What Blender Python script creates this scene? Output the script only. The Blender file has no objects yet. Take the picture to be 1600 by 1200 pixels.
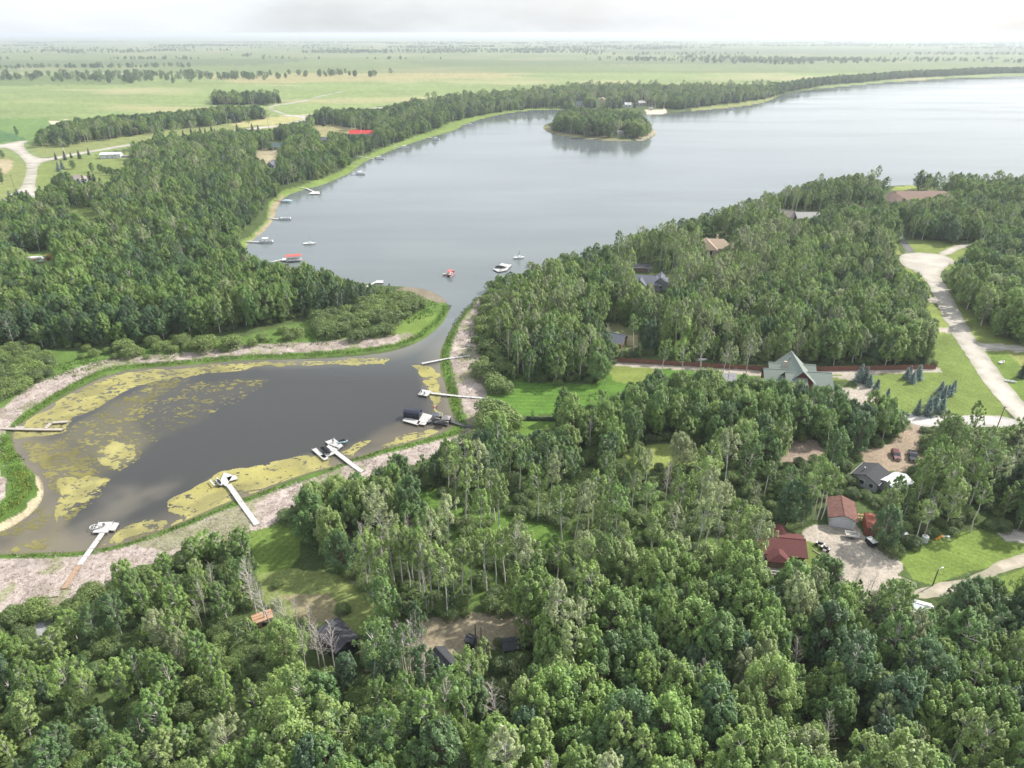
import bpy, math, random
import numpy as np
R = math.radians
rng = np.random.default_rng(7)
rnd = random.Random(11)
scn = bpy.context.scene
COL = scn.collection

# ------------------------------------------------------------------ camera
HC, PITCH, FPX = 107.0, R(27.2), 1067.0           # camera height (m), pitch, focal length for a 1600 px wide frame
cam_d = bpy.data.cameras.new('camera')
cam_d.sensor_width = 36.0
cam_d.lens = 36.0 * FPX / 1600.0
cam_d.clip_start = 0.5
cam_d.clip_end = 90000.0
cam = bpy.data.objects.new('camera', cam_d)
COL.objects.link(cam)
cam.location = (0, 0, HC)
cam.rotation_euler = (math.pi / 2 - PITCH, 0, 0)
scn.camera = cam

# ------------------------------------------------------------------ light
HAZE = 0.00011
SUN_EL, SUN_AZ = R(43), R(62)                     # azimuth measured from +Y (view direction) towards +X
wld = bpy.data.worlds.new('World')
scn.world = wld
wld.use_nodes = True
nt = wld.node_tree
nt.nodes.clear()
w_out = nt.nodes.new('ShaderNodeOutputWorld')
w_bg = nt.nodes.new('ShaderNodeBackground')
w_sky = nt.nodes.new('ShaderNodeTexSky')
w_sky.sky_type = 'NISHITA'
w_sky.sun_disc = False
w_sky.sun_elevation = SUN_EL
w_sky.sun_rotation = SUN_AZ
w_sky.dust_density = 3.0
w_sky.air_density = 1.0
w_sky.ozone_density = 1.0
w_co = nt.nodes.new('ShaderNodeTexCoord')
w_map = nt.nodes.new('ShaderNodeMapping')
w_map.inputs['Scale'].default_value = (1.0, 1.0, 3.5)
w_n = nt.nodes.new('ShaderNodeTexNoise')
w_n.inputs['Scale'].default_value = 2.2
w_n.inputs['Detail'].default_value = 5
w_r = nt.nodes.new('ShaderNodeMapRange')
w_r.inputs['From Min'].default_value = 0.35
w_r.inputs['From Max'].default_value = 0.7
w_r.inputs['To Min'].default_value = 0.45
w_r.inputs['To Max'].default_value = 0.85
w_mx = nt.nodes.new('ShaderNodeMix')
w_mx.data_type = 'RGBA'
w_mx.inputs[7].default_value = (10.6, 11.2, 11.8, 1)
nt.links.new(w_co.outputs['Generated'], w_map.inputs['Vector'])
nt.links.new(w_map.outputs[0], w_n.inputs['Vector'])
nt.links.new(w_n.outputs[0], w_r.inputs['Value'])
nt.links.new(w_r.outputs[0], w_mx.inputs[0])
nt.links.new(w_sky.outputs[0], w_mx.inputs[6])
nt.links.new(w_mx.outputs[2], w_bg.inputs['Color'])
w_bg.inputs['Strength'].default_value = 0.085
nt.links.new(w_bg.outputs[0], w_out.inputs[0])

sun_d = bpy.data.lights.new('sun', 'SUN')
sun_d.energy = 4.3
sun_d.angle = R(1.6)
sun_d.color = (1.0, 0.95, 0.87)
sun = bpy.data.objects.new('sun', sun_d)
COL.objects.link(sun)
sun.location = (200, 200, 300)
sun.rotation_euler = (math.pi / 2 - SUN_EL, 0, -SUN_AZ + math.pi)
sd = (math.sin(SUN_AZ) * math.cos(SUN_EL), math.cos(SUN_AZ) * math.cos(SUN_EL), math.sin(SUN_EL))
import mathutils
sun.rotation_euler = mathutils.Vector(sd).to_track_quat('Z', 'Y').to_euler()

scn.view_settings.view_transform = 'Standard'
scn.view_settings.look = 'None'
scn.view_settings.exposure = 0.68
scn.view_settings.gamma = 1.0
scn.view_settings.use_curve_mapping = False
scn.render.engine = 'CYCLES'
cy = scn.cycles
cy.max_bounces = 5
cy.diffuse_bounces = 2
cy.glossy_bounces = 2
cy.transmission_bounces = 3
cy.transparent_max_bounces = 4
cy.volume_bounces = 0
cy.use_denoising = True
cy.sample_clamp_indirect = 4.0

# ------------------------------------------------------------------ maths
CP, SP = math.cos(PITCH), math.sin(PITCH)
def gz(px, py, z=0.0):
    """point of the place at height z seen at photo pixel (px, py)"""
    x = (px - 800.0) / FPX
    y = (600.0 - py) / FPX
    dy = CP + y * SP
    dz = -SP + y * CP
    t = (z - HC) / dz
    return np.array([x * t, dy * t])
def G(pts):
    a = np.asarray(pts, float)
    x = (a[:, 0] - 800.0) / FPX
    y = (600.0 - a[:, 1]) / FPX
    t = -HC / (-SP + y * CP)
    return np.stack([x * t, (CP + y * SP) * t], 1)
def proj(x, y, z):
    d = y * CP - (z - HC) * SP
    u = y * SP + (z - HC) * CP
    return 800.0 + FPX * x / d, 600.0 - FPX * u / d, d

def hash2(ix, iy, seed):
    h = (ix.astype(np.int64) * 374761393 + iy.astype(np.int64) * 668265263 + seed * 974634777) & 0x7fffffff
    h = ((h ^ (h >> 13)) * 1274126177) & 0x7fffffff
    h = (h ^ (h >> 16)) & 0xffff
    return h / 65535.0
def vnoise(x, y, seed=0):
    ix = np.floor(x); iy = np.floor(y)
    fx = x - ix; fy = y - iy
    fx = fx * fx * (3 - 2 * fx); fy = fy * fy * (3 - 2 * fy)
    a = hash2(ix, iy, seed); b = hash2(ix + 1, iy, seed)
    c = hash2(ix, iy + 1, seed); d = hash2(ix + 1, iy + 1, seed)
    return (a * (1 - fx) + b * fx) * (1 - fy) + (c * (1 - fx) + d * fx) * fy
def fbm(x, y, s, seed=0, o=4):
    t = 0; a = 0.5; n = 0
    for k in range(o):
        t = t + a * vnoise(x / s, y / s, seed + k * 17); n += a
        a *= 0.5; s = s * 0.5
    return t / n
def inside(P, X, Y):
    """even-odd test of points in polygon P (n,2)"""
    res = np.zeros(X.shape, bool)
    m = (X >= P[:, 0].min()) & (X <= P[:, 0].max()) & (Y >= P[:, 1].min()) & (Y <= P[:, 1].max())
    if not m.any():
        return res
    x = X[m]; y = Y[m]
    r = np.zeros(x.shape, bool)
    n = len(P)
    for i in range(n):
        x1, y1 = P[i]; x2, y2 = P[(i + 1) % n]
        if y1 == y2:
            continue
        c = (y1 > y) != (y2 > y)
        r ^= c & (x < (x2 - x1) * (y - y1) / (y2 - y1) + x1)
    res[m] = r
    return res
def segdist(P, X, Y, closed=True):
    n = len(P)
    d = np.full(X.shape, 1e18)
    for i in range(n if closed else n - 1):
        ax, ay = P[i]; bx, by = P[(i + 1) % n]
        ex, ey = bx - ax, by - ay
        L = ex * ex + ey * ey
        if L < 1e-9:
            continue
        t = np.clip(((X - ax) * ex + (Y - ay) * ey) / L, 0, 1)
        d = np.minimum(d, (X - ax - t * ex) ** 2 + (Y - ay - t * ey) ** 2)
    return np.sqrt(d)
def chaikin(P, k=2, closed=True):
    P = np.asarray(P, float)
    for _ in range(k):
        if closed:
            Q = np.roll(P, -1, 0)
            P = np.stack([P * .75 + Q * .25, P * .25 + Q * .75], 1).reshape(-1, 2)
        else:
            A = P[:-1]; B = P[1:]
            M = np.stack([A * .75 + B * .25, A * .25 + B * .75], 1).reshape(-1, 2)
            P = np.vstack([P[:1], M, P[-1:]])
    return P

# ------------------------------------------------------------------ the water's outline (read off the photograph, laid on the ground)
LAKE = G(chaikin([(716, 500), (704, 492), (702, 480), (696, 468), (672, 453), (640, 448), (600, 446), (560, 442), (520, 430), (480, 420),
    (430, 416), (400, 408), (388, 398), (384, 384), (398, 374), (418, 358), (430, 340), (434, 322), (446, 307), (470, 298), (500, 291), (530, 279),
    (552, 268), (566, 255), (590, 245), (620, 232), (650, 222), (680, 213), (712, 204), (725, 195), (760, 184), (800, 176), (850, 171),
    (900, 172), (960, 178), (1020, 180), (1080, 174), (1150, 168), (1192, 162), (1210, 154), (1225, 147), (1290, 138),
    (1400, 128), (1550, 120), (1800, 114), (2300, 110), (3000, 112), (3000, 300), (2300, 262), (1800, 268), (1600, 285), (1500, 297), (1450, 291), (1410, 288),
    (1360, 294), (1300, 292), (1250, 299), (1200, 314), (1150, 330), (1110, 342), (1060, 360), (1000, 376), (950, 390),
    (900, 408), (850, 426), (800, 442), (772, 450), (752, 460), (738, 472), (726, 487), (716, 500)], 1))
POND = G(chaikin([(722, 488), (704, 478), (700, 492), (690, 508), (672, 524), (650, 537), (620, 548), (580, 555), (520, 560), (460, 562), (400, 563), (350, 566),
    (300, 571), (250, 574), (200, 579), (160, 590), (110, 614), (70, 638), (40, 658), (20, 670), (20, 690), (28, 710), (45, 732), (66, 748), (70, 775),
    (54, 800), (20, 823), (0, 832), (-60, 845), (-60, 868), (0, 866), (60, 863), (120, 862), (165, 855), (200, 847), (250, 830), (300, 810),
    (350, 787), (400, 771), (450, 750), (490, 737), (530, 727), (560, 713), (600, 701), (640, 691), (680, 680), (706, 668), (713, 655), (702, 640),
    (699, 620), (695, 600), (688, 582), (686, 560), (690, 542), (700, 522), (712, 505)], 1))
ISLE = G(chaikin([(846, 199), (856, 208), (885, 214), (920, 218), (960, 221), (1000, 221), (1020, 216), (1028, 207), (1018, 200), (980, 191), (930, 187), (880, 187), (855, 192)], 1))

def water_sd(X, Y):
    """signed distance to the water: negative over water"""
    X = np.asarray(X, float); Y = np.asarray(Y, float)
    dl = segdist(LAKE, X, Y); dp = segdist(POND, X, Y); di = segdist(ISLE, X, Y)
    il = inside(LAKE, X, Y); ip = inside(POND, X, Y); ii = inside(ISLE, X, Y)
    sl = np.where(il, -dl, dl); spd = np.where(ip, -dp, dp)
    s = np.minimum(sl, spd)
    return np.where(ii, di, np.where(il & ~ii, np.maximum(s, -di), s))
def sstep(t):
    t = np.clip(t, 0, 1)
    return t * t * (3 - 2 * t)
def height_from_sd(sd_, X, Y):
    und = (fbm(X, Y, 60., 3, 3) - 0.5) * 1.6
    land = 0.10 * np.clip(sd_, 0, 2) + 0.5 * sstep(sd_ / 14.) + (0.7 + und) * sstep((sd_ - 14) / 60.)
    return np.where(sd_ > 0, land, np.maximum(sd_ * 0.22, -1.2))
def ground_z(x, y):
    X = np.atleast_1d(np.asarray(x, float)); Y = np.atleast_1d(np.asarray(y, float))
    return height_from_sd(water_sd(X, Y), X, Y)
def on_ground(px, py):
    """world point on the terrain at photo pixel"""
    z = 0.0
    for _ in range(3):
        p = gz(px, py, z)
        z = float(ground_z(p[0], p[1])[0])
    return float(p[0]), float(p[1]), max(z, 0.0)

# ------------------------------------------------------------------ materials
def hexless(c):
    return (c[0], c[1], c[2], 1.0)
def mat(name, color, rough=0.8, metal=0.0, var=0.12, scale=1.2, bump=0.0, spec=0.3):
    m = bpy.data.materials.new(name)
    m.use_nodes = True
    n = m.node_tree.nodes; l = m.node_tree.links
    b = n['Principled BSDF']
    b.inputs['Roughness'].default_value = rough
    b.inputs['Metallic'].default_value = metal
    b.inputs['Specular IOR Level'].default_value = spec
    tc = n.new('ShaderNodeTexCoord')
    no = n.new('ShaderNodeTexNoise')
    no.inputs['Scale'].default_value = scale
    no.inputs['Detail'].default_value = 4
    l.new(tc.outputs['Object'], no.inputs['Vector'])
    hs = n.new('ShaderNodeMapRange')
    hs.inputs['From Min'].default_value = 0.3; hs.inputs['From Max'].default_value = 0.7
    hs.inputs['To Min'].default_value = 1 - var; hs.inputs['To Max'].default_value = 1 + var
    l.new(no.outputs[0], hs.inputs['Value'])
    vm = n.new('ShaderNodeVectorMath'); vm.operation = 'SCALE'
    vm.inputs[0].default_value = color[:3]
    l.new(hs.outputs[0], vm.inputs['Scale'])
    l.new(vm.outputs[0], b.inputs['Base Color'])
    if bump:
        bp = n.new('ShaderNodeBump'); bp.inputs['Strength'].default_value = bump
        bp.inputs['Distance'].default_value = 0.05
        l.new(no.outputs[0], bp.inputs['Height']); l.new(bp.outputs[0], b.inputs['Normal'])
    return m
M = {
 'white': mat('white_paint', (.66, .66, .65), .6, var=.06),
 'deck': mat('white_decking', (.44, .43, .415), .7, var=.10, scale=2.5),
 'greydeck': mat('weathered_wood', (.36, .32, .28), .9, var=.25, scale=3),
 'brownwood': mat('brown_wood', (.32, .22, .15), .9, var=.2, scale=3),
 'darkdeck': mat('dark_decking', (.07, .07, .075), .8, var=.2),
 'black': mat('black_canvas', (.018, .02, .024), .8, var=.3),
 'navy': mat('navy_canvas', (.03, .035, .055), .75, var=.2),
 'blackroof': mat('charcoal_shingle', (.05, .052, .058), .9, var=.25, scale=3),
 'blacksiding': mat('black_siding', (.02, .021, .024), .75, var=.2),
 'greyroof': mat('grey_metal_roof', (.22, .215, .21), .6, var=.08),
 'taupe': mat('taupe_shingle', (.30, .255, .225), .9, var=.15, scale=3),
 'brownroof': mat('brown_shingle', (.24, .165, .135), .9, var=.15, scale=3),
 'tanroof': mat('tan_shingle', (.38, .29, .22), .9, var=.12, scale=3),
 'bluegrey': mat('blue_grey_shingle', (.13, .14, .17), .9, var=.15, scale=3),
 'bluegreen': mat('blue_green_roof', (.06, .09, .09), .8, var=.15, scale=3),
 'greenroof': mat('pale_green_shingle', (.20, .232, .205), .9, var=.10, scale=4),
 'redroof': mat('dark_red_shingle', (.115, .041, .039), .9, var=.15, scale=3),
 'rustroof': mat('worn_red_brown_shingle', (.155, .078, .064), .9, var=.28, scale=1.3),
 'brightred': mat('bright_red_roof', (.55, .05, .045), .6, var=.08),
 'redcanvas': mat('red_canvas', (.55, .12, .10), .8, var=.1),
 'container': mat('orange_red_steel', (.30, .09, .055), .6, var=.18, scale=1.0),
 'containerdark': mat('dark_red_steel', (.25, .07, .05), .6, var=.18),
 'redwood': mat('red_stained_wood', (.19, .085, .06), .85, var=.18, scale=2.5),
 'redwall': mat('dark_red_siding', (.18, .05, .035), .8, var=.15),
 'cream': mat('cream_stucco', (.55, .47, .38), .9, var=.08),
 'stone': mat('pale_stone_wall', (.5, .4, .33), .9, var=.2, scale=2),
 'whitesiding': mat('white_siding', (.58, .59, .61), .7, var=.05),
 'greysiding': mat('grey_siding', (.30, .30, .31), .8, var=.08),
 'brownsiding': mat('brown_siding', (.2, .14, .10), .85, var=.12),
 'orange': mat('orange_pine', (.42, .25, .15), .8, var=.12, scale=3),
 'tinroof': mat('pale_tin_roof', (.62, .64, .66), .45, metal=.3, var=.08),
 'glareroof': mat('blotched_glare_roof', (.55, .56, .58), .7, var=.45, scale=1.1),  # sun glare on a pale roof put into the colour
 'glass': mat('window_glass', (.03, .04, .05), .08, var=.1, spec=.8),
 'metal': mat('galvanised_metal', (.5, .51, .52), .4, metal=.7, var=.1),
 'rubber': mat('tyre_rubber', (.02, .02, .02), .9, var=.2),
 'maroon': mat('maroon_car_paint', (.10, .015, .02), .3, var=.05, spec=.6),
 'blackcar': mat('black_car_paint', (.012, .012, .015), .25, var=.05, spec=.6),
 'pole': mat('weathered_pole', (.16, .12, .09), .9, var=.2),
 'flagred': mat('flag_red', (.6, .03, .04), .8, var=.05),
 'flagwhite': mat('flag_white', (.8, .8, .8), .8, var=.03),
 'aqua': mat('pale_blue_canvas', (.35, .5, .55), .7, var=.08),
 'seat': mat('grey_vinyl', (.5, .5, .5), .6, var=.08),
 'redboat': mat('red_hull', (.40, .07, .05), .5, var=.1),
 'yellowtoy': mat('yellow_orange_plastic', (.6, .28, .03), .6, var=.1),
 'concrete': mat('pale_concrete', (.46, .44, .41), .9, var=.12, scale=.6),
 'hull': mat('pale_hull', (.6, .63, .65), .4, var=.05, spec=.5),
}

def shader_attr_ground(name, rough=1.0, fine=0.35, scale=1.6, bump=0.4):
    m = bpy.data.materials.new(name); m.use_nodes = True
    n = m.node_tree.nodes; l = m.node_tree.links
    b = n['Principled BSDF']; b.inputs['Roughness'].default_value = rough
    b.inputs['Specular IOR Level'].default_value = 0.1
    at = n.new('ShaderNodeAttribute'); at.attribute_name = 'soil'
    tc = n.new('ShaderNodeTexCoord')
    a = n.new('ShaderNodeTexNoise'); a.inputs['Scale'].default_value = scale; a.inputs['Detail'].default_value = 6
    a.inputs['Roughness'].default_value = .7
    c = n.new('ShaderNodeTexNoise'); c.inputs['Scale'].default_value = .09; c.inputs['Detail'].default_value = 5
    l.new(tc.outputs['Object'], a.inputs['Vector']); l.new(tc.outputs['Object'], c.inputs['Vector'])
    r1 = n.new('ShaderNodeMapRange'); r1.inputs['From Min'].default_value = .3; r1.inputs['From Max'].default_value = .7
    r1.inputs['To Min'].default_value = 1 - fine; r1.inputs['To Max'].default_value = 1 + fine
    r2 = n.new('ShaderNodeMapRange'); r2.inputs['From Min'].default_value = .3; r2.inputs['From Max'].default_value = .7
    r2.inputs['To Min'].default_value = .85; r2.inputs['To Max'].default_value = 1.15
    l.new(a.outputs[0], r1.inputs['Value']); l.new(c.outputs[0], r2.inputs['Value'])
    mu = n.new('ShaderNodeMath'); mu.operation = 'MULTIPLY'
    l.new(r1.outputs[0], mu.inputs[0]); l.new(r2.outputs[0], mu.inputs[1])
    vm = n.new('ShaderNodeVectorMath'); vm.operation = 'SCALE'
    l.new(at.outputs['Color'], vm.inputs[0]); l.new(mu.outputs[0], vm.inputs['Scale'])
    l.new(vm.outputs[0], b.inputs['Base Color'])
    if bump:
        bp = n.new('ShaderNodeBump'); bp.inputs['Strength'].default_value = bump; bp.inputs['Distance'].default_value = .25
        l.new(a.outputs[0], bp.inputs['Height']); l.new(bp.outputs[0], b.inputs['Normal'])
    return m

def water_mat(name, color=None, rough=.09, bump=.05, scale=.6):
    m = bpy.data.materials.new(name); m.use_nodes = True
    n = m.node_tree.nodes; l = m.node_tree.links
    b = n['Principled BSDF']
    b.inputs['IOR'].default_value = 1.33
    b.inputs['Roughness'].default_value = rough
    b.inputs['Specular IOR Level'].default_value = .5
    tc = n.new('ShaderNodeTexCoord')
    a = n.new('ShaderNodeTexNoise'); a.inputs['Scale'].default_value = scale; a.inputs['Detail'].default_value = 3
    mp = n.new('ShaderNodeMapping'); mp.inputs['Scale'].default_value = (.7, 1.6, 1)
    l.new(tc.outputs['Object'], mp.inputs[0]); l.new(mp.outputs[0], a.inputs['Vector'])
    bp = n.new('ShaderNodeBump'); bp.inputs['Strength'].default_value = bump; bp.inputs['Distance'].default_value = .3
    l.new(a.outputs[0], bp.inputs['Height']); l.new(bp.outputs[0], b.inputs['Normal'])
    # broad calm and ruffled patches
    c = n.new('ShaderNodeTexNoise'); c.inputs['Scale'].default_value = .006; c.inputs['Detail'].default_value = 4
    mp2 = n.new('ShaderNodeMapping'); mp2.inputs['Scale'].default_value = (.6, 2.2, 1)
    mp2.inputs['Rotation'].default_value = (0, 0, R(-12))
    l.new(tc.outputs['Object'], mp2.inputs[0]); l.new(mp2.outputs[0], c.inputs['Vector'])
    r2 = n.new('ShaderNodeMapRange'); r2.inputs['From Min'].default_value = .3; r2.inputs['From Max'].default_value = .7
    r2.inputs['To Min'].default_value = rough * .5; r2.inputs['To Max'].default_value = rough * 3.4
    l.new(c.outputs[0], r2.inputs['Value']); l.new(r2.outputs[0], b.inputs['Roughness'])
    if color:
        c3 = n.new('ShaderNodeTexNoise'); c3.inputs['Scale'].default_value = .011; c3.inputs['Detail'].default_value = 5
        l.new(mp2.outputs[0], c3.inputs['Vector'])
        r3 = n.new('ShaderNodeMapRange'); r3.inputs['From Min'].default_value = .3; r3.inputs['From Max'].default_value = .7
        r3.inputs['To Min'].default_value = .86; r3.inputs['To Max'].default_value = 1.12
        l.new(c3.outputs[0], r3.inputs['Value'])
        vs = n.new('ShaderNodeVectorMath'); vs.operation = 'SCALE'; vs.inputs[0].default_value = color[:3]
        l.new(r3.outputs[0], vs.inputs['Scale']); l.new(vs.outputs[0], b.inputs['Base Color'])
    else:
        at = n.new('ShaderNodeAttribute'); at.attribute_name = 'soil'
        l.new(at.outputs['Color'], b.inputs['Base Color'])
    return m

def leaf_mat(name, stops, transl=.35, var=.18):
    """leaf colour from a per-tree tint, a per-tree random and a per-clump value"""
    m = bpy.data.materials.new(name); m.use_nodes = True
    n = m.node_tree.nodes; l = m.node_tree.links
    n.clear()
    out = n.new('ShaderNodeOutputMaterial')
    ti = n.new('ShaderNodeAttribute'); ti.attribute_type = 'INSTANCER'; ti.attribute_name = 'tint'
    ramp = n.new('ShaderNodeValToRGB')
    cr = ramp.color_ramp
    while len(cr.elements) < len(stops):
        cr.elements.new(.5)
    for e, (p, c) in zip(cr.elements, stops):
        e.position = p; e.color = hexless(c)
    oi = n.new('ShaderNodeObjectInfo')
    lv = n.new('ShaderNodeAttribute'); lv.attribute_name = 'clump'
    l.new(ti.outputs['Fac'], ramp.inputs[0])
    r1 = n.new('ShaderNodeMapRange'); r1.inputs['To Min'].default_value = 1 - var; r1.inputs['To Max'].default_value = 1 + var
    l.new(oi.outputs['Random'], r1.inputs['Value'])
    mu = n.new('ShaderNodeMath'); mu.operation = 'MULTIPLY'
    l.new(r1.outputs[0], mu.inputs[0]); l.new(lv.outputs['Fac'], mu.inputs[1])
    vm = n.new('ShaderNodeVectorMath'); vm.operation = 'SCALE'
    l.new(ramp.outputs[0], vm.inputs[0]); l.new(mu.outputs[0], vm.inputs['Scale'])
    d = n.new('ShaderNodeBsdfDiffuse'); t = n.new('ShaderNodeBsdfTranslucent')
    g = n.new('ShaderNodeBsdfGlossy'); g.inputs['Roughness'].default_value = .45
    g.inputs['Color'].default_value = (.8, .8, .8, 1)
    mx = n.new('ShaderNodeMixShader'); mx.inputs[0].default_value = transl
    l.new(vm.outputs[0], d.inputs[0]); l.new(vm.outputs[0], t.inputs[0])
    l.new(d.outputs[0], mx.inputs[1]); l.new(t.outputs[0], mx.inputs[2])
    mg = n.new('ShaderNodeMixShader'); mg.inputs[0].default_value = .045
    l.new(mx.outputs[0], mg.inputs[1]); l.new(g.outputs[0], mg.inputs[2])
    l.new(mg.outputs[0], out.inputs[0])
    return m
LEAF = leaf_mat('broad_leaves', [(0, (.075, .145, .066)), (.3, (.125, .225, .060)), (.55, (.195, .31, .066)), (.8, (.26, .355, .10)), (1, (.31, .355, .175))], transl=.38)
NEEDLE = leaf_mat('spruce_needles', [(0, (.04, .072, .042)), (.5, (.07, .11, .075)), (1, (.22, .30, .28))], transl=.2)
WILLOW = leaf_mat('willow_leaves', [(0, (.10, .155, .055)), (.5, (.175, .25, .065)), (1, (.25, .32, .075))], transl=.38)
BARK_W = mat('pale_aspen_bark', (.60, .57, .52), .9, var=.25, scale=2.2)
BARK_D = mat('grey_brown_bark', (.16, .13, .11), .95, var=.25, scale=2)
BARK_S = mat('dead_grey_wood', (.46, .41, .38), .95, var=.2, scale=2)
GROUND = shader_attr_ground('ground_cover')
ROADM = shader_attr_ground('road_gravel', fine=.12, scale=.9, bump=.1)
REED = shader_attr_ground('reed_blades', fine=.15, bump=0)

# ------------------------------------------------------------------ mesh helpers
def np_mesh(name, V, F, mats, attrs=None, smooth=False, fmat=None):
    V = np.asarray(V, np.float32); F = np.asarray(F, np.int32)
    me = bpy.data.meshes.new(name)
    me.vertices.add(len(V)); me.vertices.foreach_set('co', V.ravel())
    k = F.shape[1]
    me.loops.add(F.size); me.loops.foreach_set('vertex_index', F.ravel())
    me.polygons.add(len(F)); me.polygons.foreach_set('loop_start', np.arange(0, F.size, k, dtype=np.int32))
    if fmat is not None:
        me.polygons.foreach_set('material_index', np.asarray(fmat, np.int32))
    me.polygons.foreach_set('use_smooth', np.full(len(F), smooth, bool))
    for m in mats:
        me.materials.append(m)
    for an, (ty, dom, dat) in (attrs or {}).items():
        a = me.attributes.new(an, ty, dom)
        if ty == 'FLOAT_COLOR':
            d = np.ones((len(dat), 4), np.float32); d[:, :3] = dat
            a.data.foreach_set('color', d.ravel())
        elif ty == 'FLOAT_VECTOR':
            a.data.foreach_set('vector', np.asarray(dat, np.float32).ravel())
        else:
            a.data.foreach_set('value', np.asarray(dat, np.float32 if ty == 'FLOAT' else np.int32).ravel())
    me.update(calc_edges=True)
    me.validate()
    return me
def link(o, parent=None):
    COL.objects.link(o)
    if parent is not None:
        o.parent = parent
    return o
def struct(name, me, kind='structure'):
    o = link(bpy.data.objects.new(name, me)); o['kind'] = kind
    return o
def thing(name, label, cat, loc, rz=0.0, group=None):
    o = link(bpy.data.objects.new(name, None))
    o.empty_display_size = .3
    o.location = loc; o.rotation_euler = (0, 0, rz)
    o['label'] = label; o['category'] = cat
    if group: o['group'] = group
    return o

class MB:
    """collects boxes, tubes and plates of one part"""
    def __init__(s):
        s.v = []; s.f = []
    def add(s, vs, fs):
        k = len(s.v); s.v += [tuple(map(float, v)) for v in vs]
        s.f += [tuple(k + i for i in f) for f in fs]
        return s
    def box(s, cx, cy, cz, sx, sy, sz, rz=0.0, top=1.0):
        c, n = math.cos(rz), math.sin(rz)
        vs = []
        for dz, sc in ((-.5, 1.0), (.5, top)):
            for dx, dy in ((-.5, -.5), (.5, -.5), (.5, .5), (-.5, .5)):
                x = dx * sx * sc; y = dy * sy * sc
                vs.append((cx + x * c - y * n, cy + x * n + y * c, cz + dz * sz))
        return s.add(vs, [(3, 2, 1, 0), (4, 5, 6, 7), (0, 1, 5, 4), (1, 2, 6, 5), (2, 3, 7, 6), (3, 0, 4, 7)])
    def tube(s, p0, p1, r0, r1=None, n=6):
        r1 = r0 if r1 is None else r1
        a = mathutils.Vector(p0); b = mathutils.Vector(p1)
        q = (b - a).to_track_quat('Z', 'Y')
        vs = []
        for p, r in ((a, r0), (b, r1)):
            for i in range(n):
                t = 2 * math.pi * i / n
                vs.append(tuple(p + q @ mathutils.Vector((r * math.cos(t), r * math.sin(t), 0))))
        fs = [(i, (i + 1) % n, n + (i + 1) % n, n + i) for i in range(n)]
        fs += [tuple(range(n - 1, -1, -1)), tuple(range(n, 2 * n))]
        return s.add(vs, fs)
    def prism(s, poly, z0, z1):
        n = len(poly)
        vs = [(x, y, z0) for x, y in poly] + [(x, y, z1) for x, y in poly]
        fs = [(i, (i + 1) % n, n + (i + 1) % n, n + i) for i in range(n)]
        fs += [tuple(range(n - 1, -1, -1)), tuple(range(n, 2 * n))]
        return s.add(vs, fs)
    def side_prism(s, prof, y0, y1, inset=0.0):
        """profile in XZ extruded along Y"""
        n = len(prof)
        vs = [(x, y0, z) for x, z in prof] + [(x, y1, z) for x, z in prof]
        fs = [(i, (i + 1) % n, n + (i + 1) % n, n + i) for i in range(n)]
        fs += [tuple(range(n)), tuple(range(2 * n - 1, n - 1, -1))]
        return s.add(vs, fs)
    def roof(s, cx, cy, rz, L, W, he, hr, hip=0.0, t=.18):
        """gable (hip=0) or hipped roof slab, ridge along local x"""
        c, n = math.cos(rz), math.sin(rz)
        h = L / 2 - hip
        def P(x, y, z): return (cx + x * c - y * n, cy + x * n + y * c, z)
        vs = []
        for dz in (0.0, -t):
            vs += [P(-L / 2, -W / 2, he + dz), P(L / 2, -W / 2, he + dz), P(L / 2, W / 2, he + dz), P(-L / 2, W / 2, he + dz),
                   P(-h, 0, hr + dz), P(h, 0, hr + dz)]
        fs = [(0, 1, 5, 4), (2, 3, 4, 5), (6, 10, 11, 7), (8, 11, 10, 9)]
        if hip > 0:
            fs += [(1, 2, 5), (3, 0, 4), (7, 11, 8), (9, 10, 6), (0, 6, 7, 1), (2, 8, 9, 3), (1, 7, 8, 2), (3, 9, 6, 0)]
        else:
            fs += [(0, 6, 7, 1), (2, 8, 9, 3), (1, 7, 11, 5), (5, 11, 8, 2), (0, 4, 10, 6), (4, 3, 9, 10)]
        return s.add(vs, fs)
    def gwall(s, cx, cy, rz, L, W, he, hr, hip=0.0):
        """walls under such a roof, with gable triangles when hip is 0"""
        c, n = math.cos(rz), math.sin(rz)
        def P(x, y, z): return (cx + x * c - y * n, cy + x * n + y * c, z)
        vs = [P(-L / 2, -W / 2, -.6), P(L / 2, -W / 2, -.6), P(L / 2, W / 2, -.6), P(-L / 2, W / 2, -.6),
              P(-L / 2, -W / 2, he), P(L / 2, -W / 2, he), P(L / 2, W / 2, he), P(-L / 2, W / 2, he)]
        fs = [(0, 1, 5, 4), (2, 3, 7, 6)]
        if hip > 0:
            fs += [(1, 2, 6, 5), (3, 0, 4, 7), (4, 5, 6, 7)]
        else:
            vs += [P(-L / 2, 0, hr - .2), P(L / 2, 0, hr - .2)]
            fs += [(1, 2, 6, 9, 5), (3, 0, 4, 8, 7)]
        return s.add(vs, fs)
    def build(s, name, m, parent=None, smooth=False):
        me = bpy.data.meshes.new(name)
        me.from_pydata(s.v, [], s.f)
        me.materials.append(m)
        if smooth:
            me.polygons.foreach_set('use_smooth', [True] * len(me.polygons))
        me.update()
        return link(bpy.data.objects.new(name, me), parent)

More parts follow.
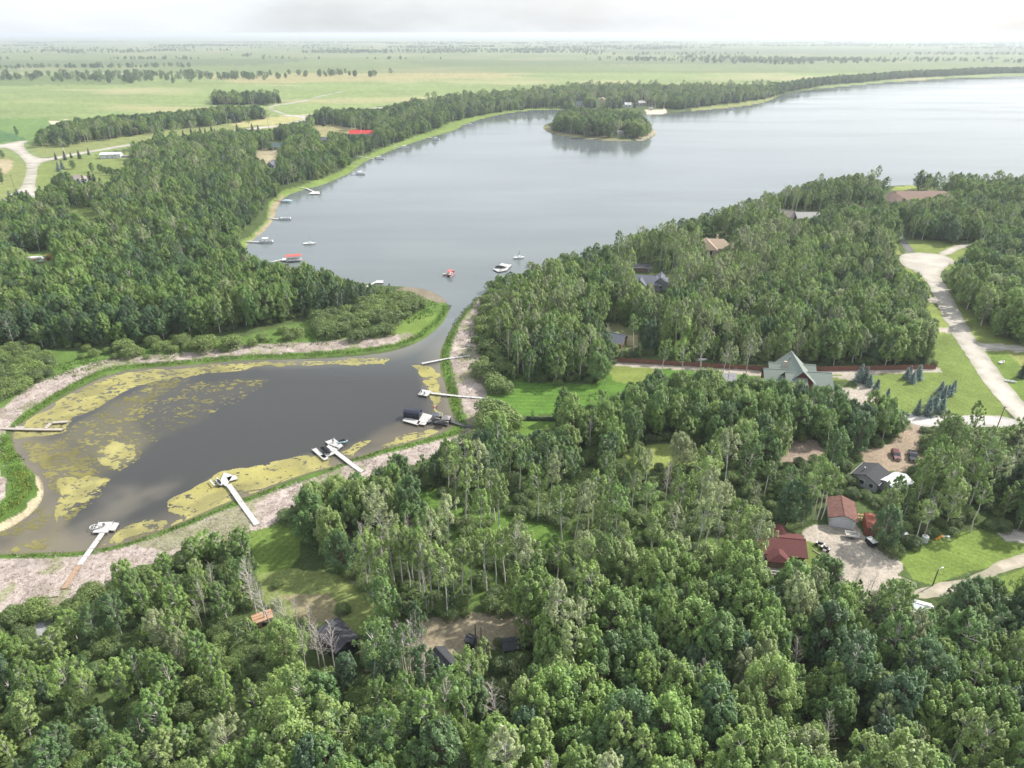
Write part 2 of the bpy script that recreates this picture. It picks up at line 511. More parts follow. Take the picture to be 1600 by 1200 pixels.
# ------------------------------------------------------------------ palette of the ground
C_FLOOR = (.06, .085, .03); C_WILD = (.095, .155, .038); C_LAWN = (.12, .165, .040); C_YLAWN = (.17, .195, .065)
C_FIELD = (.175, .225, .085); C_REEDS = (.37, .315, .285); C_GRAVEL = (.35, .31, .26); C_DIRT = (.27, .21, .155)
C_MUD = (.16, .13, .085); C_SAND = (.55, .47, .34); C_STRAW = (.38, .33, .19); C_CROP = (.07, .14, .055)

# (polygon in photo pixels, colour, edge wobble in metres)
PAINT = [
 ([(-1500, 60), (3500, 60), (3500, 124), (1500, 121), (1290, 138), (1100, 148), (850, 160), (640, 160), (500, 185), (480, 200), (250, 222), (150, 245), (70, 330), (-300, 360), (-1500, 400)], C_FIELD, 4),
 ([(-1500, 128), (-200, 122), (230, 118), (200, 132), (-300, 142), (-1500, 150)], (.12, .165, .06), 30),
 ([(300, 118), (760, 112), (820, 122), (380, 132)], (.27, .25, .12), 30),
 ([(-900, 98), (100, 94), (500, 92), (420, 102), (-200, 108)], (.10, .14, .06), 60),
 ([(600, 96), (1100, 93), (1300, 100), (700, 104)], (.13, .17, .07), 60),
 ([(900, 78), (2000, 76), (2200, 84), (1000, 86)], (.11, .14, .07), 90), ([(-1500, 80), (-100, 78), (0, 84), (-1400, 88)], (.26, .25, .13), 90),
 ([(-400, 170), (0, 186), (60, 186), (100, 190), (170, 200), (100, 232), (40, 228), (0, 228), (-400, 240)], (.12, .19, .06), 3),
 ([(-400, 200), (0, 205), (30, 213), (40, 220), (0, 225), (-400, 232)], C_CROP, 2),
 ([(45, 225), (200, 212), (420, 188), (480, 184), (480, 200), (250, 222), (100, 245), (60, 248)], (.18, .205, .075), 1),
 ([(330, 190), (480, 180), (600, 172), (600, 178), (500, 182), (480, 190), (440, 196), (380, 200)], (.33, .31, .14), 2),
 ([(78, 192), (108, 189), (110, 196), (84, 198)], C_SAND, 1),
 ([(0, 236), (42, 260), (43, 275), (36, 295), (12, 312), (0, 330), (-400, 360), (-400, 240)], (.18, .205, .075), 1.5),
 ([(0, 250), (20, 252), (22, 262), (12, 272), (0, 276), (-200, 300), (-200, 250)], (.34, .29, .18), 3),
 ([(62, 254), (140, 246), (200, 240), (212, 252), (208, 262), (222, 270), (222, 282), (175, 300), (120, 300), (70, 302), (58, 298), (56, 270)], (.155, .195, .06), 1),
 ([(88, 322), (120, 318), (152, 330), (155, 345), (120, 350), (95, 340)], (.17, .22, .06), 1.5),
 ([(480, 192), (560, 200), (545, 215), (500, 222), (470, 215)], (.24, .22, .11), 1.5),
 ([(396, 236), (440, 232), (446, 262), (400, 268)], (.30, .26, .17), 1),
 ([(26, 400), (80, 395), (92, 412), (76, 425), (44, 428)], (.16, .22, .07), 1.5),
 # lake shore grass, left bank
 ([(378, 405), (374, 380), (395, 366), (415, 345), (422, 318), (440, 300), (480, 288), (530, 270), (550, 255), (575, 243), (620, 224), (680, 204), (700, 192), (750, 178), (800, 168), (880, 166), (900, 173), (850, 174), (800, 180), (730, 197), (680, 215), (600, 245), (560, 265), (520, 287), (470, 301), (440, 325), (432, 350), (400, 378), (398, 410)], (.15, .21, .055), 1.5),
 ([(384, 384), (400, 366), (418, 345), (424, 322), (440, 306), (450, 309), (438, 325), (434, 345), (418, 362), (398, 378)], (.27, .235, .15), 1.5),
 ([(1400, 292), (1450, 288), (1470, 300), (1390, 300)], (.2, .24, .06), 1),
 # island beach
 ([(1000, 223), (1030, 208), (1022, 200), (1012, 208), (990, 218)], (.30, .27, .19), 1),
 ([(846, 199), (856, 209), (885, 215), (960, 222), (990, 220), (960, 216), (900, 211), (866, 204), (856, 196)], (.20, .19, .10), 1),
 ([(1008, 173), (1040, 171), (1042, 178), (1012, 182)], C_SAND, 2),
 ([(1080, 170), (1150, 163), (1200, 154), (1212, 150), (1212, 156), (1150, 170), (1080, 176)], (.2, .22, .08), 2),
 # pond surrounds, left and top
 ([(-300, 560), (0, 545), (80, 550), (140, 552), (260, 545), (380, 528), (480, 505), (600, 480), (660, 470), (700, 470), (706, 482), (690, 512), (660, 534), (600, 545), (400, 556), (200, 575), (100, 605), (30, 655), (-100, 720), (-300, 800)], C_WILD, 2),
 ([(632, 448), (672, 450), (698, 466), (700, 476), (680, 474), (650, 462), (620, 455)], (.19, .165, .12), 1.5),
 ([(600, 500), (660, 490), (690, 492), (660, 520), (600, 530)], (.13, .19, .045), 2),
 ([(-200, 720), (-60, 680), (0, 644), (30, 622), (60, 598), (100, 586), (140, 572), (170, 564), (250, 556), (300, 551), (360, 544), (420, 540), (480, 537), (520, 534), (600, 528), (640, 522), (652, 528), (600, 541), (540, 547), (500, 549), (420, 557), (350, 563), (300, 567), (200, 572), (150, 584), (100, 608), (60, 634), (20, 660), (8, 672), (5, 700), (12, 730), (15, 770), (0, 790), (-60, 810), (-200, 850)], C_REEDS, 1.2),
 ([(18, 690), (40, 728), (62, 744), (76, 772), (60, 803), (20, 829), (-60, 845), (-60, 820), (0, 812), (40, 790), (46, 765), (30, 735)], (.42, .36, .24), 1),
 # right of the channel
 ([(700, 560), (704, 540), (714, 515), (735, 482), (755, 458), (790, 470), (800, 520), (800, 560), (850, 600), (820, 640), (790, 700), (740, 700), (700, 690)], C_WILD, 2),
 ([(740, 466), (752, 462), (755, 480), (748, 500), (745, 530), (752, 560), (756, 590), (758, 620), (764, 645), (775, 662), (775, 676), (745, 692), (700, 707), (660, 722), (620, 737), (590, 748), (545, 758), (500, 778), (480, 792), (440, 812), (400, 835), (360, 848), (300, 862), (250, 880), (200, 900), (160, 920), (110, 942), (70, 962), (0, 985), (-200, 1040), (-200, 900), (-60, 880), (0, 872), (60, 868), (120, 867), (165, 860), (200, 853), (260, 834), (310, 815), (360, 793), (400, 778), (440, 764), (480, 750), (520, 737), (560, 720), (600, 709), (640, 700), (680, 690), (718, 678), (728, 665), (718, 645), (712, 620), (706, 595), (702, 565), (705, 540), (716, 512), (728, 492)], C_REEDS, 1.2),
 # meadow and lawns
 ([(768, 625), (800, 598), (860, 600), (930, 606), (948, 590), (965, 573), (1060, 578), (1200, 590), (1200, 600), (1020, 598), (985, 610), (955, 630), (930, 645), (860, 652), (800, 655), (775, 650)], (.085, .165, .030), 1),
 ([(800, 658), (868, 660), (866, 672), (835, 690), (800, 700), (790, 680)], (.10, .165, .035), 1),
 ([(950, 572), (1010, 576), (1040, 592), (990, 606), (955, 600)], (.17, .21, .055), 1.5),
 ([(925, 500), (1005, 512), (1002, 545), (960, 560), (930, 540)], (.16, .17, .08), 1.5),
 ([(975, 528), (1002, 530), (1000, 546), (978, 545)], C_STRAW, 1),
 ([(962, 566), (1080, 572), (1200, 582), (1300, 583), (1475, 580), (1478, 588), (1300, 594), (1190, 594), (1080, 585), (962, 577)], C_GRAVEL, .3),
 ([(1440, 585), (1525, 583), (1525, 587), (1440, 588)], (.36, .34, .28), .2),
 ([(1288, 592), (1470, 587), (1450, 555), (1460, 530), (1478, 515), (1600, 690), (1600, 660), (1412, 655), (1395, 640), (1372, 625), (1340, 600), (1300, 600)], (.135, .18, .048), .8),
 ([(1330, 590), (1352, 598), (1372, 618), (1375, 634), (1340, 645), (1290, 640), (1275, 622), (1300, 618), (1340, 620), (1336, 602), (1300, 594)], C_GRAVEL, .5),
 ([(1284, 618), (1320, 612), (1365, 615), (1372, 632), (1330, 645), (1280, 640)], C_GRAVEL, .5),
 ([(1105, 588), (1150, 588), (1150, 604), (1110, 604)], (.21, .21, .22), .5),
 ([(1480, 430), (1510, 470), (1545, 515), (1600, 532), (1800, 540), (1800, 800), (1600, 650), (1520, 560), (1475, 460)], (.15, .185, .05), 1),
 ([(1530, 542), (1800, 556), (1800, 562), (1534, 554)], C_GRAVEL, .5),
 ([(1540, 556), (1800, 562), (1800, 800), (1600, 640)], (.12, .175, .04), .8),
 ([(1555, 545), (1600, 560), (1700, 575), (1600, 585)], (.20, .22, .07), 2),
 ([(1360, 384), (1400, 380), (1408, 400), (1385, 402)], (.2, .22, .07), 1),
 ([(1410, 380), (1500, 378), (1540, 392), (1530, 412), (1490, 425), (1475, 425), (1440, 400), (1415, 402)], (.16, .20, .055), 1),
 ([(1405, 405), (1440, 430), (1455, 470), (1480, 515), (1470, 530), (1445, 510), (1436, 470), (1418, 435)], (.18, .22, .06), 1),
 ([(1440, 466), (1462, 470), (1466, 480), (1446, 476)], C_GRAVEL, .4),
 ([(1462, 517), (1490, 517), (1492, 527), (1468, 525)], C_GRAVEL, .4),
 # yards right
 ([(1340, 712), (1390, 700), (1400, 690), (1425, 660), (1445, 668), (1432, 700), (1445, 722), (1420, 745), (1360, 740), (1345, 728)], (.29, .23, .17), .8),
 ([(1200, 698), (1270, 694), (1290, 712), (1270, 730), (1215, 732), (1198, 715)], (.27, .215, .17), 1),
 ([(1252, 838), (1270, 828), (1335, 828), (1350, 845), (1390, 868), (1410, 890), (1400, 908), (1430, 922), (1424, 945), (1395, 950), (1340, 965), (1300, 960), (1262, 905), (1285, 890), (1280, 868), (1256, 852)], C_GRAVEL, .8),
 ([(1250, 850), (1276, 856), (1292, 890), (1290, 915), (1262, 930), (1250, 905)], (.125, .165, .045), .8),
 ([(1405, 885), (1420, 868), (1470, 842), (1540, 832), (1620, 850), (1640, 870), (1540, 893), (1450, 922), (1425, 915)], (.135, .19, .045), .8),
 ([(1520, 925), (1600, 892), (1760, 860), (1760, 1000), (1620, 1000), (1560, 950)], (.135, .185, .045), .8),
 ([(1556, 838), (1620, 826), (1800, 820), (1800, 850), (1620, 853), (1570, 850)], (.36, .33, .30), .5),
 # lawns in the near wood
 ([(560, 800), (640, 750), (900, 770), (1180, 790), (1200, 900), (1100, 960), (960, 930), (840, 965), (700, 960), (600, 920)], (.085, .135, .036), 6),
 ([(620, 770), (660, 762), (700, 775), (830, 800), (880, 840), (1060, 850), (1080, 895), (980, 900), (860, 870), (760, 880), (700, 860), (640, 810)], (.095, .165, .035), 1.5),
 ([(960, 705), (1100, 700), (1120, 735), (1000, 745)], (.2, .24, .07), 1.5),
 # clearing behind the black cabin
 ([(375, 845), (400, 832), (440, 818), (480, 812), (475, 840), (470, 870), (440, 905), (405, 915), (385, 890)], (.115, .17, .04), 1),
 ([(400, 900), (460, 890), (540, 905), (620, 945), (640, 985), (560, 1000), (470, 975), (420, 960)], (.17, .205, .07), 1.5),
 ([(440, 930), (520, 935), (540, 965), (480, 980)], (.25, .22, .13), 2.5),
 ([(530, 892), (545, 888), (600, 940), (650, 950), (660, 965), (610, 958), (560, 922)], (.26, .21, .17), 1),
 ([(590, 985), (660, 972), (720, 965), (830, 962), (850, 985), (800, 1010), (740, 1035), (700, 1030), (640, 1060), (570, 1060), (560, 1030)], (.27, .23, .16), 1.5),
 ([(55, 965), (85, 968), (85, 1010), (62, 1012)], (.30, .30, .30), .6),
]
RIBBON = [  # green reed belts: polyline, half width (m)
 ([(30, 660), (60, 638), (100, 612), (140, 591), (165, 580), (200, 574), (300, 566), (350, 561), (400, 558), (500, 555), (560, 550), (620, 541), (655, 526), (685, 502), (700, 478)], 2.0),
 ([(-60, 872), (0, 869), (60, 868), (120, 866), (165, 859), (200, 851), (260, 831), (310, 812), (360, 791), (400, 776), (440, 762), (520, 733), (560, 716)], 1.1),
 ([(565, 717), (600, 705), (640, 697), (680, 686), (718, 676)], 1.5),
 ([(722, 668), (716, 650), (710, 625), (703, 600), (697, 575), (695, 555), (701, 530), (713, 505), (728, 486), (745, 466)], 1.9),
 ([(6, 688), (14, 712), (30, 740), (36, 772), (12, 802), (-40, 822)], 3.2),
]

# ------------------------------------------------------------------ terrain
rows = np.concatenate([[52.3, 52.6, 53, 53.6, 54.5, 55.6, 57, 59], np.arange(61, 100, 2.5), np.arange(100, 1212, 2.3), np.arange(1215, 1300, 8), np.arange(1310, 2500, 60)])
cols = np.concatenate([np.arange(-2600, -200, 60), np.arange(-200, 0, 8), np.arange(0, 1600, 2.6), np.arange(1600, 1800, 8), np.arange(1800, 4300, 60)])
pxg, pyg = np.meshgrid(cols, rows)
flat = G(np.stack([pxg.ravel(), pyg.ravel()], 1))
TX = flat[:, 0].reshape(pxg.shape); TY = flat[:, 1].reshape(pxg.shape)
lastx = TX[-1]
exY = [-20., -200., -3000., -30000.]; exS = [1.5, 4., 30., 250.]
TX = np.vstack([TX] + [lastx[None] * s for s in exS]); TY = np.vstack([TY] + [np.full((1, TX.shape[1]), y) for y in exY])
nr, nc = TX.shape
X = TX.ravel(); Y = TY.ravel()
SD = water_sd(X, Y)
Z = height_from_sd(SD, X, Y)
wx = (fbm(X, Y, 7., 51, 3) - .5) * 2; wy = (fbm(X, Y, 7., 91, 3) - .5) * 2
soil = np.tile(np.array(C_FLOOR), (len(X), 1))
soil *= (0.7 + .8 * fbm(X, Y, 9., 5, 3))[:, None]
n1 = fbm(X, Y, 3.0, 21, 4); n2 = fbm(X, Y, 30., 22, 4)
isreed = np.zeros(len(X), bool)
for poly, c, wob in PAINT:
    m = inside(G(poly), X + wx * wob, Y + wy * wob)
    if not m.any():
        continue
    v = (.72 + .36 * n1[m] + .20 * n2[m])[:, None]
    cc = np.array(c)[None] * v
    if c is C_REEDS:
        # matted dry reeds with darker broken tufts
        k = fbm(X[m], Y[m] * 1.6, 1.6, 71, 3)
        dk = sstep((k - .54) / .2)[:, None] * .45
        cc = cc * (1 - dk) + np.array([.20, .155, .125])[None] * dk
        k2 = sstep((fbm(X[m], Y[m], 5., 73, 4) - .50) / .14)[:, None] * .45
        cc = cc * (1 - k2) + np.array([.215, .185, .14])[None] * k2
        k3 = sstep((fbm(X[m], Y[m], 6., 75, 3) - .60) / .06)[:, None] * .6
        cc = cc * (1 - k3) + np.array([.15, .18, .06])[None] * k3
        isreed |= m
    if c is C_FIELD:
        st = fbm(X[m] * .1, Y[m], 26., 77, 4)[:, None]
        cc = cc * (.8 + .4 * st)
        pk = sstep((fbm(X[m], Y[m] * 2, 260., 79, 3) - .52) / .16)[:, None]
        cc = cc * (1 - .6 * pk) + np.array([.34, .30, .17])[None] * .6 * pk
    soil[m] = cc
# mown lines on the meadow, the striped clearing and the lawns
def stripes(poly, ang, per, amp):
    m = inside(G(poly), X, Y)
    s = np.sin((X[m] * math.sin(ang) + Y[m] * math.cos(ang) + wx[m] * .25) * 2 * math.pi / per)
    soil[m] *= (1 + amp * s)[:, None]
stripes([(768, 625), (800, 598), (930, 606), (955, 630), (860, 652), (775, 650)], R(4), 2.4, .16)
stripes([(375, 845), (400, 832), (440, 818), (480, 812), (470, 870), (405, 915), (385, 890)], R(-68), 1.7, .13)
stripes([(1410, 885), (1470, 842), (1600, 845), (1640, 870), (1450, 920)], R(35), 1.8, .06)
stripes([(1380, 590), (1470, 587), (1570, 640), (1412, 650)], R(70), 2.5, .05)
for pl, hw in RIBBON:
    P = G(pl)
    d = segdist(P, X, Y, closed=False)
    m = (d < hw * (.7 + .8 * n1)) & (SD > -.8)
    soil[m] = np.array([.075, .13, .028]) * (.6 + .8 * n1[m])[:, None]
sh = (SD < .5) & (SD > -4)
soil[sh] = soil[sh] * .45 + np.array(C_MUD) * .45
soil[SD < -1] = (.09, .085, .065)
far = Y > 2200
soil[far] = soil[far] * .5 + np.array([.10, .125, .06]) * .5
idx = np.arange(nr * nc).reshape(nr, nc)
F = np.stack([idx[:-1, :-1].ravel(), idx[1:, :-1].ravel(), idx[1:, 1:].ravel(), idx[:-1, 1:].ravel()], 1)
me = np_mesh('ground', np.stack([X, Y, Z], 1), F, [GROUND], {'soil': ('FLOAT_COLOR', 'POINT', soil)}, smooth=True)
struct('ground', me)

ALG = [(.70, [(24, 676), (60, 650), (100, 622), (150, 596), (200, 583), (300, 574), (300, 578), (205, 588), (155, 603), (108, 632), (70, 660), (40, 684)]),
 (.62, [(240, 832), (300, 812), (380, 780), (460, 748), (520, 730), (520, 722), (460, 742), (370, 776), (290, 806), (236, 826)]),
 (.66, [(28, 672), (70, 645), (112, 618), (150, 599), (200, 588), (232, 593), (190, 612), (150, 636), (112, 658), (96, 676), (60, 682), (28, 684)]),
 (.60, [(180, 588), (300, 575), (400, 567), (500, 563), (606, 561), (600, 568), (500, 569), (420, 571), (380, 580), (300, 586), (240, 596), (190, 606)]),
 (.34, [(105, 665), (170, 636), (240, 594), (300, 590), (250, 620), (225, 650), (236, 680), (215, 720), (190, 738), (150, 722), (110, 690)]),
 (.66, [(152, 706), (178, 692), (214, 694), (213, 716), (186, 733), (160, 727)]),
 (.52, [(40, 690), (100, 688), (130, 712), (168, 750), (150, 775), (112, 808), (84, 828), (92, 790), (84, 760), (62, 728)]),
 (.70, [(100, 745), (150, 745), (166, 752), (140, 775), (108, 800), (90, 815), (92, 780)]),
 (.80, [(256, 800), (262, 785), (300, 767), (330, 744), (372, 735), (420, 722), (485, 708), (522, 714), (515, 728), (470, 742), (420, 754), (370, 774), (320, 795), (280, 808)]),
 (.66, [(160, 846), (200, 828), (240, 810), (256, 815), (228, 835), (182, 852)]),
 (.50, [(200, 848), (300, 806), (370, 776), (470, 740), (470, 744), (380, 780), (300, 812), (210, 850)]),
 (.78, [(536, 706), (560, 694), (580, 692), (576, 700), (552, 711)]),
 (.62, [(596, 694), (630, 680), (675, 670), (684, 676), (640, 690), (606, 702)]),
 (.80, [(646, 573), (665, 571), (684, 580), (692, 610), (686, 640), (700, 662), (688, 656), (678, 628), (666, 616), (666, 592)]),
 (.42, [(10, 860), (60, 845), (85, 828), (86, 850), (44, 866)]), (.36, [(0, 832), (50, 810), (78, 780), (90, 800), (60, 830), (0, 845)]),
 (.18, [(60, 700), (250, 600), (420, 590), (420, 600), (260, 680), (170, 740), (90, 760)])]
# ------------------------------------------------------------------ water sheets
YC = float(gz(715, 497)[1])
LAKE_C = (.125, .145, .146)
lk = MB().add([(-3000, YC, 0), (60000, YC, 0), (60000, 9000, 0), (-3000, 9000, 0)], [(0, 1, 2, 3)])
lake = lk.build('lake', water_mat('lake_water', LAKE_C, rough=.055, bump=.045)); lake['kind'] = 'structure'
px0, py0 = gz(-90, 870); xa, xb = float(gz(-120, 860)[0]) - 15, float(gz(760, 560)[0]) + 10
ya = float(gz(0, 900)[1])
gx = np.arange(xa, xb, .8); gy = np.append(np.arange(ya, YC, .8), YC)
PX, PY = np.meshgrid(gx, gy)
px_, py_, _d = proj(PX.ravel(), PY.ravel(), 0.0)
pc = np.tile(np.array([.040, .040, .038]), (PX.size, 1))
sdp = -water_sd(PX.ravel(), PY.ravel())
n3 = fbm(PX.ravel(), PY.ravel(), 14., 131, 4)
def blend(mask, c):
    global pc
    pc = pc * (1 - mask[:, None]) + np.array(c)[None] * mask[:, None]
shal = np.clip(1 - sdp / 9.0, 0, 1) * (.35 + .9 * n3)
blend(np.clip(shal, 0, .85), (.15, .13, .09))
def softpoly(poly, w):
    P = G(poly); d = segdist(P, PX.ravel(), PY.ravel()); i = inside(P, PX.ravel(), PY.ravel())
    return sstep((np.where(i, d, -d) + (n3 - .5) * 2 * w + w * .3) / w)
blend(softpoly([(95, 850), (120, 800), (160, 755), (220, 735), (285, 750), (280, 775), (220, 815), (165, 850), (120, 858)], 9) * .55, (.155, .14, .108))
blend(softpoly([(20, 840), (60, 800), (90, 770), (120, 800), (100, 850), (40, 862)], 5) * .6, (.16, .14, .095))
blend(softpoly([(60, 690), (150, 640), (250, 610), (240, 680), (200, 740), (110, 780), (80, 730)], 10) * .45, (.10, .09, .05))
blend(softpoly([(560, 690), (600, 670), (660, 655), (690, 665), (640, 688), (580, 700)], 4) * .5, (.12, .10, .07))
fade = np.clip((PY.ravel() - (YC - 60)) / 60., 0, 1) ** 1.2
for dv, poly in ALG:
    blend(softpoly(poly, 4) * dv * .75, (.145, .13, .07))
blend(fade, LAKE_C)
nyy, nxx = PX.shape
idx = np.arange(PX.size).reshape(nyy, nxx)
F = np.stack([idx[:-1, :-1].ravel(), idx[:-1, 1:].ravel(), idx[1:, 1:].ravel(), idx[1:, :-1].ravel()], 1)
struct('pond', np_mesh('pond', np.stack([PX.ravel(), PY.ravel(), np.zeros(PX.size)], 1), F, [water_mat('pond_water', None, rough=.10, bump=.04)], {'soil': ('FLOAT_COLOR', 'POINT', pc)}))

# floating algae: real ragged mats a few centimetres above the water
cs = .26
gx = np.arange(xa, xb, cs); gy = np.arange(ya, YC, cs)
AX, AY = np.meshgrid(gx, gy); ax = AX.ravel(); ay = AY.ravel()
aw1 = (fbm(ax, ay, 6., 201, 3) - .5) * 5; aw2 = (fbm(ax, ay, 6., 202, 3) - .5) * 5
dens = np.zeros(ax.size)
for dv, poly in ALG:
    m = inside(G(poly), ax + aw1, ay + aw2)
    dens[m] = np.maximum(dens[m], dv)
cand = np.nonzero(dens > 0)[0]
wd = water_sd(ax[cand], ay[cand])
cand = cand[wd < -.3]
nz = .45 * fbm(ax[cand], ay[cand] * 1.7, 3.4, 210, 4) + .55 * fbm(ax[cand], ay[cand] * 1.4, 1.0, 215, 2)
q = .5 + (nz - .5) * 2.3
cand = cand[q < dens[cand] * 1.02 + .02]
dn = dens[cand]
bx_ = ax[cand]; by_ = ay[cand]
jit = lambda: (rng.random(len(cand)) - .5) * .12
V = np.stack([np.stack([bx_ - cs / 2 + jit() * .4, by_ - cs / 2 + jit() * .4], 1), np.stack([bx_ + cs / 2 + jit() * .4, by_ - cs / 2 + jit() * .4], 1),
              np.stack([bx_ + cs / 2 + jit() * .4, by_ + cs / 2 + jit() * .4], 1), np.stack([bx_ - cs / 2 + jit() * .4, by_ + cs / 2 + jit() * .4], 1)], 1).reshape(-1, 2)
zz = .02 + .02 * np.repeat(rng.random(len(cand)), 4)
n4 = fbm(bx_, by_, 5., 230, 4)
ac = np.array([.30, .275, .11])[None] * (.75 + .5 * n4)[:, None]
yl = sstep((fbm(bx_, by_, 11., 240, 3) - .5) / .15)[:, None]
ac = ac * (1 - .5 * yl) + np.array([.34, .315, .10])[None] * .5 * yl
br = sstep((fbm(bx_, by_, 7., 250, 4) - .47) / .16)[:, None]
ac = ac * (1 - .55 * br) + np.array([.17, .16, .075])[None] * .55 * br
sub = (dn < .6)[:, None]
ac = np.where(sub, ac * .62, ac)
F = np.arange(len(V)).reshape(-1, 4)
struct('algae', np_mesh('algae', np.column_stack([V, zz]), F, [shader_attr_ground('algae_mat', fine=.2, scale=2.5, bump=0)], {'soil': ('FLOAT_COLOR', 'POINT', np.repeat(ac, 4, 0))}), 'stuff')

# ------------------------------------------------------------------ roads, drives and paths as draped sheets
def sheet(name, poly, color, lift, step=1.5, smooth=2, wob=.55, cell=None):
    P = G(chaikin(poly, smooth))
    x0, y0 = P.min(0) - 1; x1, y1 = P.max(0) + 1
    import mathutils.geometry as mg
    # outline resampled and triangulated with interior points
    seg = []
    n = len(P)
    for i in range(n):
        a = P[i]; b = P[(i + 1) % n]
        L = np.linalg.norm(b - a); k = max(1, int(L / step))
        for j in range(k):
            seg.append(a + (b - a) * j / k)
    O = np.array(seg)
    O = O + np.stack([fbm(O[:, 0], O[:, 1], 3, 301, 2) - .5, fbm(O[:, 0], O[:, 1], 3, 302, 2) - .5], 1) * wob * 2
    cl = cell or max(2.0, math.sqrt((x1 - x0) * (y1 - y0) / 2500.))
    ix, iy = np.meshgrid(np.arange(x0, x1, cl), np.arange(y0, y1, cl))
    ix = ix.ravel() + (rng.random(ix.size) - .5) * cl * .4; iy = iy.ravel() + (rng.random(iy.size) - .5) * cl * .4
    ins = inside(O, ix, iy) & (segdist(O, ix, iy) > cl * .35)
    pts = [tuple(p) for p in O] + list(zip(ix[ins], iy[ins]))
    no = len(O)
    r = mg.delaunay_2d_cdt([mathutils.Vector(p) for p in pts], [], [list(range(no))], 1, 1e-4)
    V2 = np.array([tuple(v) for v in r[0]])
    z = ground_z(V2[:, 0], V2[:, 1]) + lift
    tris = []
    for f in r[2]:
        f = list(f)
        a = V2[f]
        ar = sum(a[i][0] * a[(i + 1) % len(f)][1] - a[(i + 1) % len(f)][0] * a[i][1] for i in range(len(f)))
        if ar < 0: f = f[::-1]
        for k in range(1, len(f) - 1):
            tris.append((f[0], f[k], f[k + 1]))
    nn = fbm(V2[:, 0], V2[:, 1], 8., 310, 4); n_2 = fbm(V2[:, 0], V2[:, 1], 2.5, 312, 2)
    c = np.array(color)[None] * (.78 + .28 * nn + .16 * n_2)[:, None]
    ed = np.clip(segdist(O, V2[:, 0], V2[:, 1]) / 1.2, 0, 1)[:, None]
    c = c * ed + (c * .62 + np.array([.10, .12, .05])[None] * .30) * (1 - ed)
    me = np_mesh(name, np.column_stack([V2, z]), np.array(tris), [ROADM], {'soil': ('FLOAT_COLOR', 'POINT', c)}, smooth=True)
    return struct(name, me)
C_ROAD = (.40, .37, .325)
sheet('road', [(1404, 400), (1430, 397), (1465, 400), (1482, 405), (1493, 414), (1478, 421), (1468, 429), (1469, 440), (1478, 452), (1500, 495), (1522, 537), (1534, 552), (1568, 597), (1600, 637), (1700, 750), (1700, 800), (1600, 678), (1580, 655), (1562, 635), (1520, 582), (1477, 512), (1460, 475), (1450, 450), (1442, 438), (1430, 428), (1412, 420), (1405, 410)], C_ROAD, .05, smooth=1)
sheet('driveway', [(1402, 370), (1408, 384), (1416, 399), (1430, 399), (1420, 386), (1408, 372), (1403, 362)], (.16, .155, .16), .05, smooth=1)
sheet('driveway', [(1462, 400), (1480, 392), (1500, 385), (1520, 384), (1522, 388), (1504, 391), (1478, 404)], C_ROAD, .05, smooth=1)
sheet('driveway', [(1522, 538), (1534, 543), (1600, 549), (1700, 556), (1700, 562), (1600, 555), (1538, 551), (1530, 552)], C_ROAD, .055, smooth=1)
sheet('driveway', [(1580, 655), (1500, 654), (1465, 656), (1412, 651), (1395, 650), (1395, 660), (1420, 668), (1450, 674), (1500, 672), (1560, 673), (1598, 676)], (.42, .40, .38), .055, smooth=1)
sheet('road', [(-300, 250), (-300, 242), (0, 229), (20, 225), (42, 222), (46, 223), (36, 228), (44, 239), (56, 247), (72, 249), (90, 246), (140, 238), (200, 228), (260, 219), (330, 210), (400, 201), (440, 197), (470, 190), (478, 187), (481, 190), (474, 195), (445, 200), (400, 204), (330, 213), (260, 222), (200, 231), (140, 241), (92, 250), (66, 255), (60, 262), (58, 280), (55, 292), (60, 302), (72, 306), (66, 314), (56, 322), (40, 330), (10, 332), (10, 312), (24, 303), (34, 296), (40, 280), (43, 266), (41, 256), (34, 248), (22, 238), (10, 233), (0, 234)], C_ROAD, .05, smooth=1, cell=6)
sheet('road', [(443, 180), (470, 182), (500, 177), (560, 171.5), (600, 169), (640, 167), (640, 168.6), (600, 171), (560, 173.5), (502, 179.5), (480, 185), (484, 191), (476, 191), (466, 185), (440, 183)], C_ROAD, .05, smooth=1, cell=8)
sheet('path', [(443, 181), (424, 173.5), (419, 168), (426, 165.5), (445, 163.5), (482, 156.5), (505, 150), (540, 142), (541, 143), (508, 151), (486, 158), (448, 165), (429, 167), (425, 169), (430, 173), (450, 180)], C_ROAD, .05, smooth=1, cell=8)
sheet('path', [(1700, 835), (1600, 866), (1560, 884), (1520, 903), (1495, 914), (1440, 924), (1424, 933), (1424, 946), (1452, 943), (1500, 931), (1532, 915), (1570, 900), (1600, 888), (1700, 858)], (.44, .385, .32), .055, smooth=1)
print('terrain done', len(X), len(cand))
# ------------------------------------------------------------------ the hazy air
hz = MB().box(2000, 14000, 54, 90000, 90000, 114)
hm = bpy.data.materials.new('haze'); hm.use_nodes = True
hn = hm.node_tree.nodes; hn.clear()
ho = hn.new('ShaderNodeOutputMaterial'); hv = hn.new('ShaderNodeVolumePrincipled')
hv.inputs['Color'].default_value = (.86, .93, 1, 1); hv.inputs['Density'].default_value = HAZE; hv.inputs['Anisotropy'].default_value = .25
hm.node_tree.links.new(hv.outputs[0], ho.inputs['Volume'])
haze = hz.build('haze', hm); haze['kind'] = 'stuff'
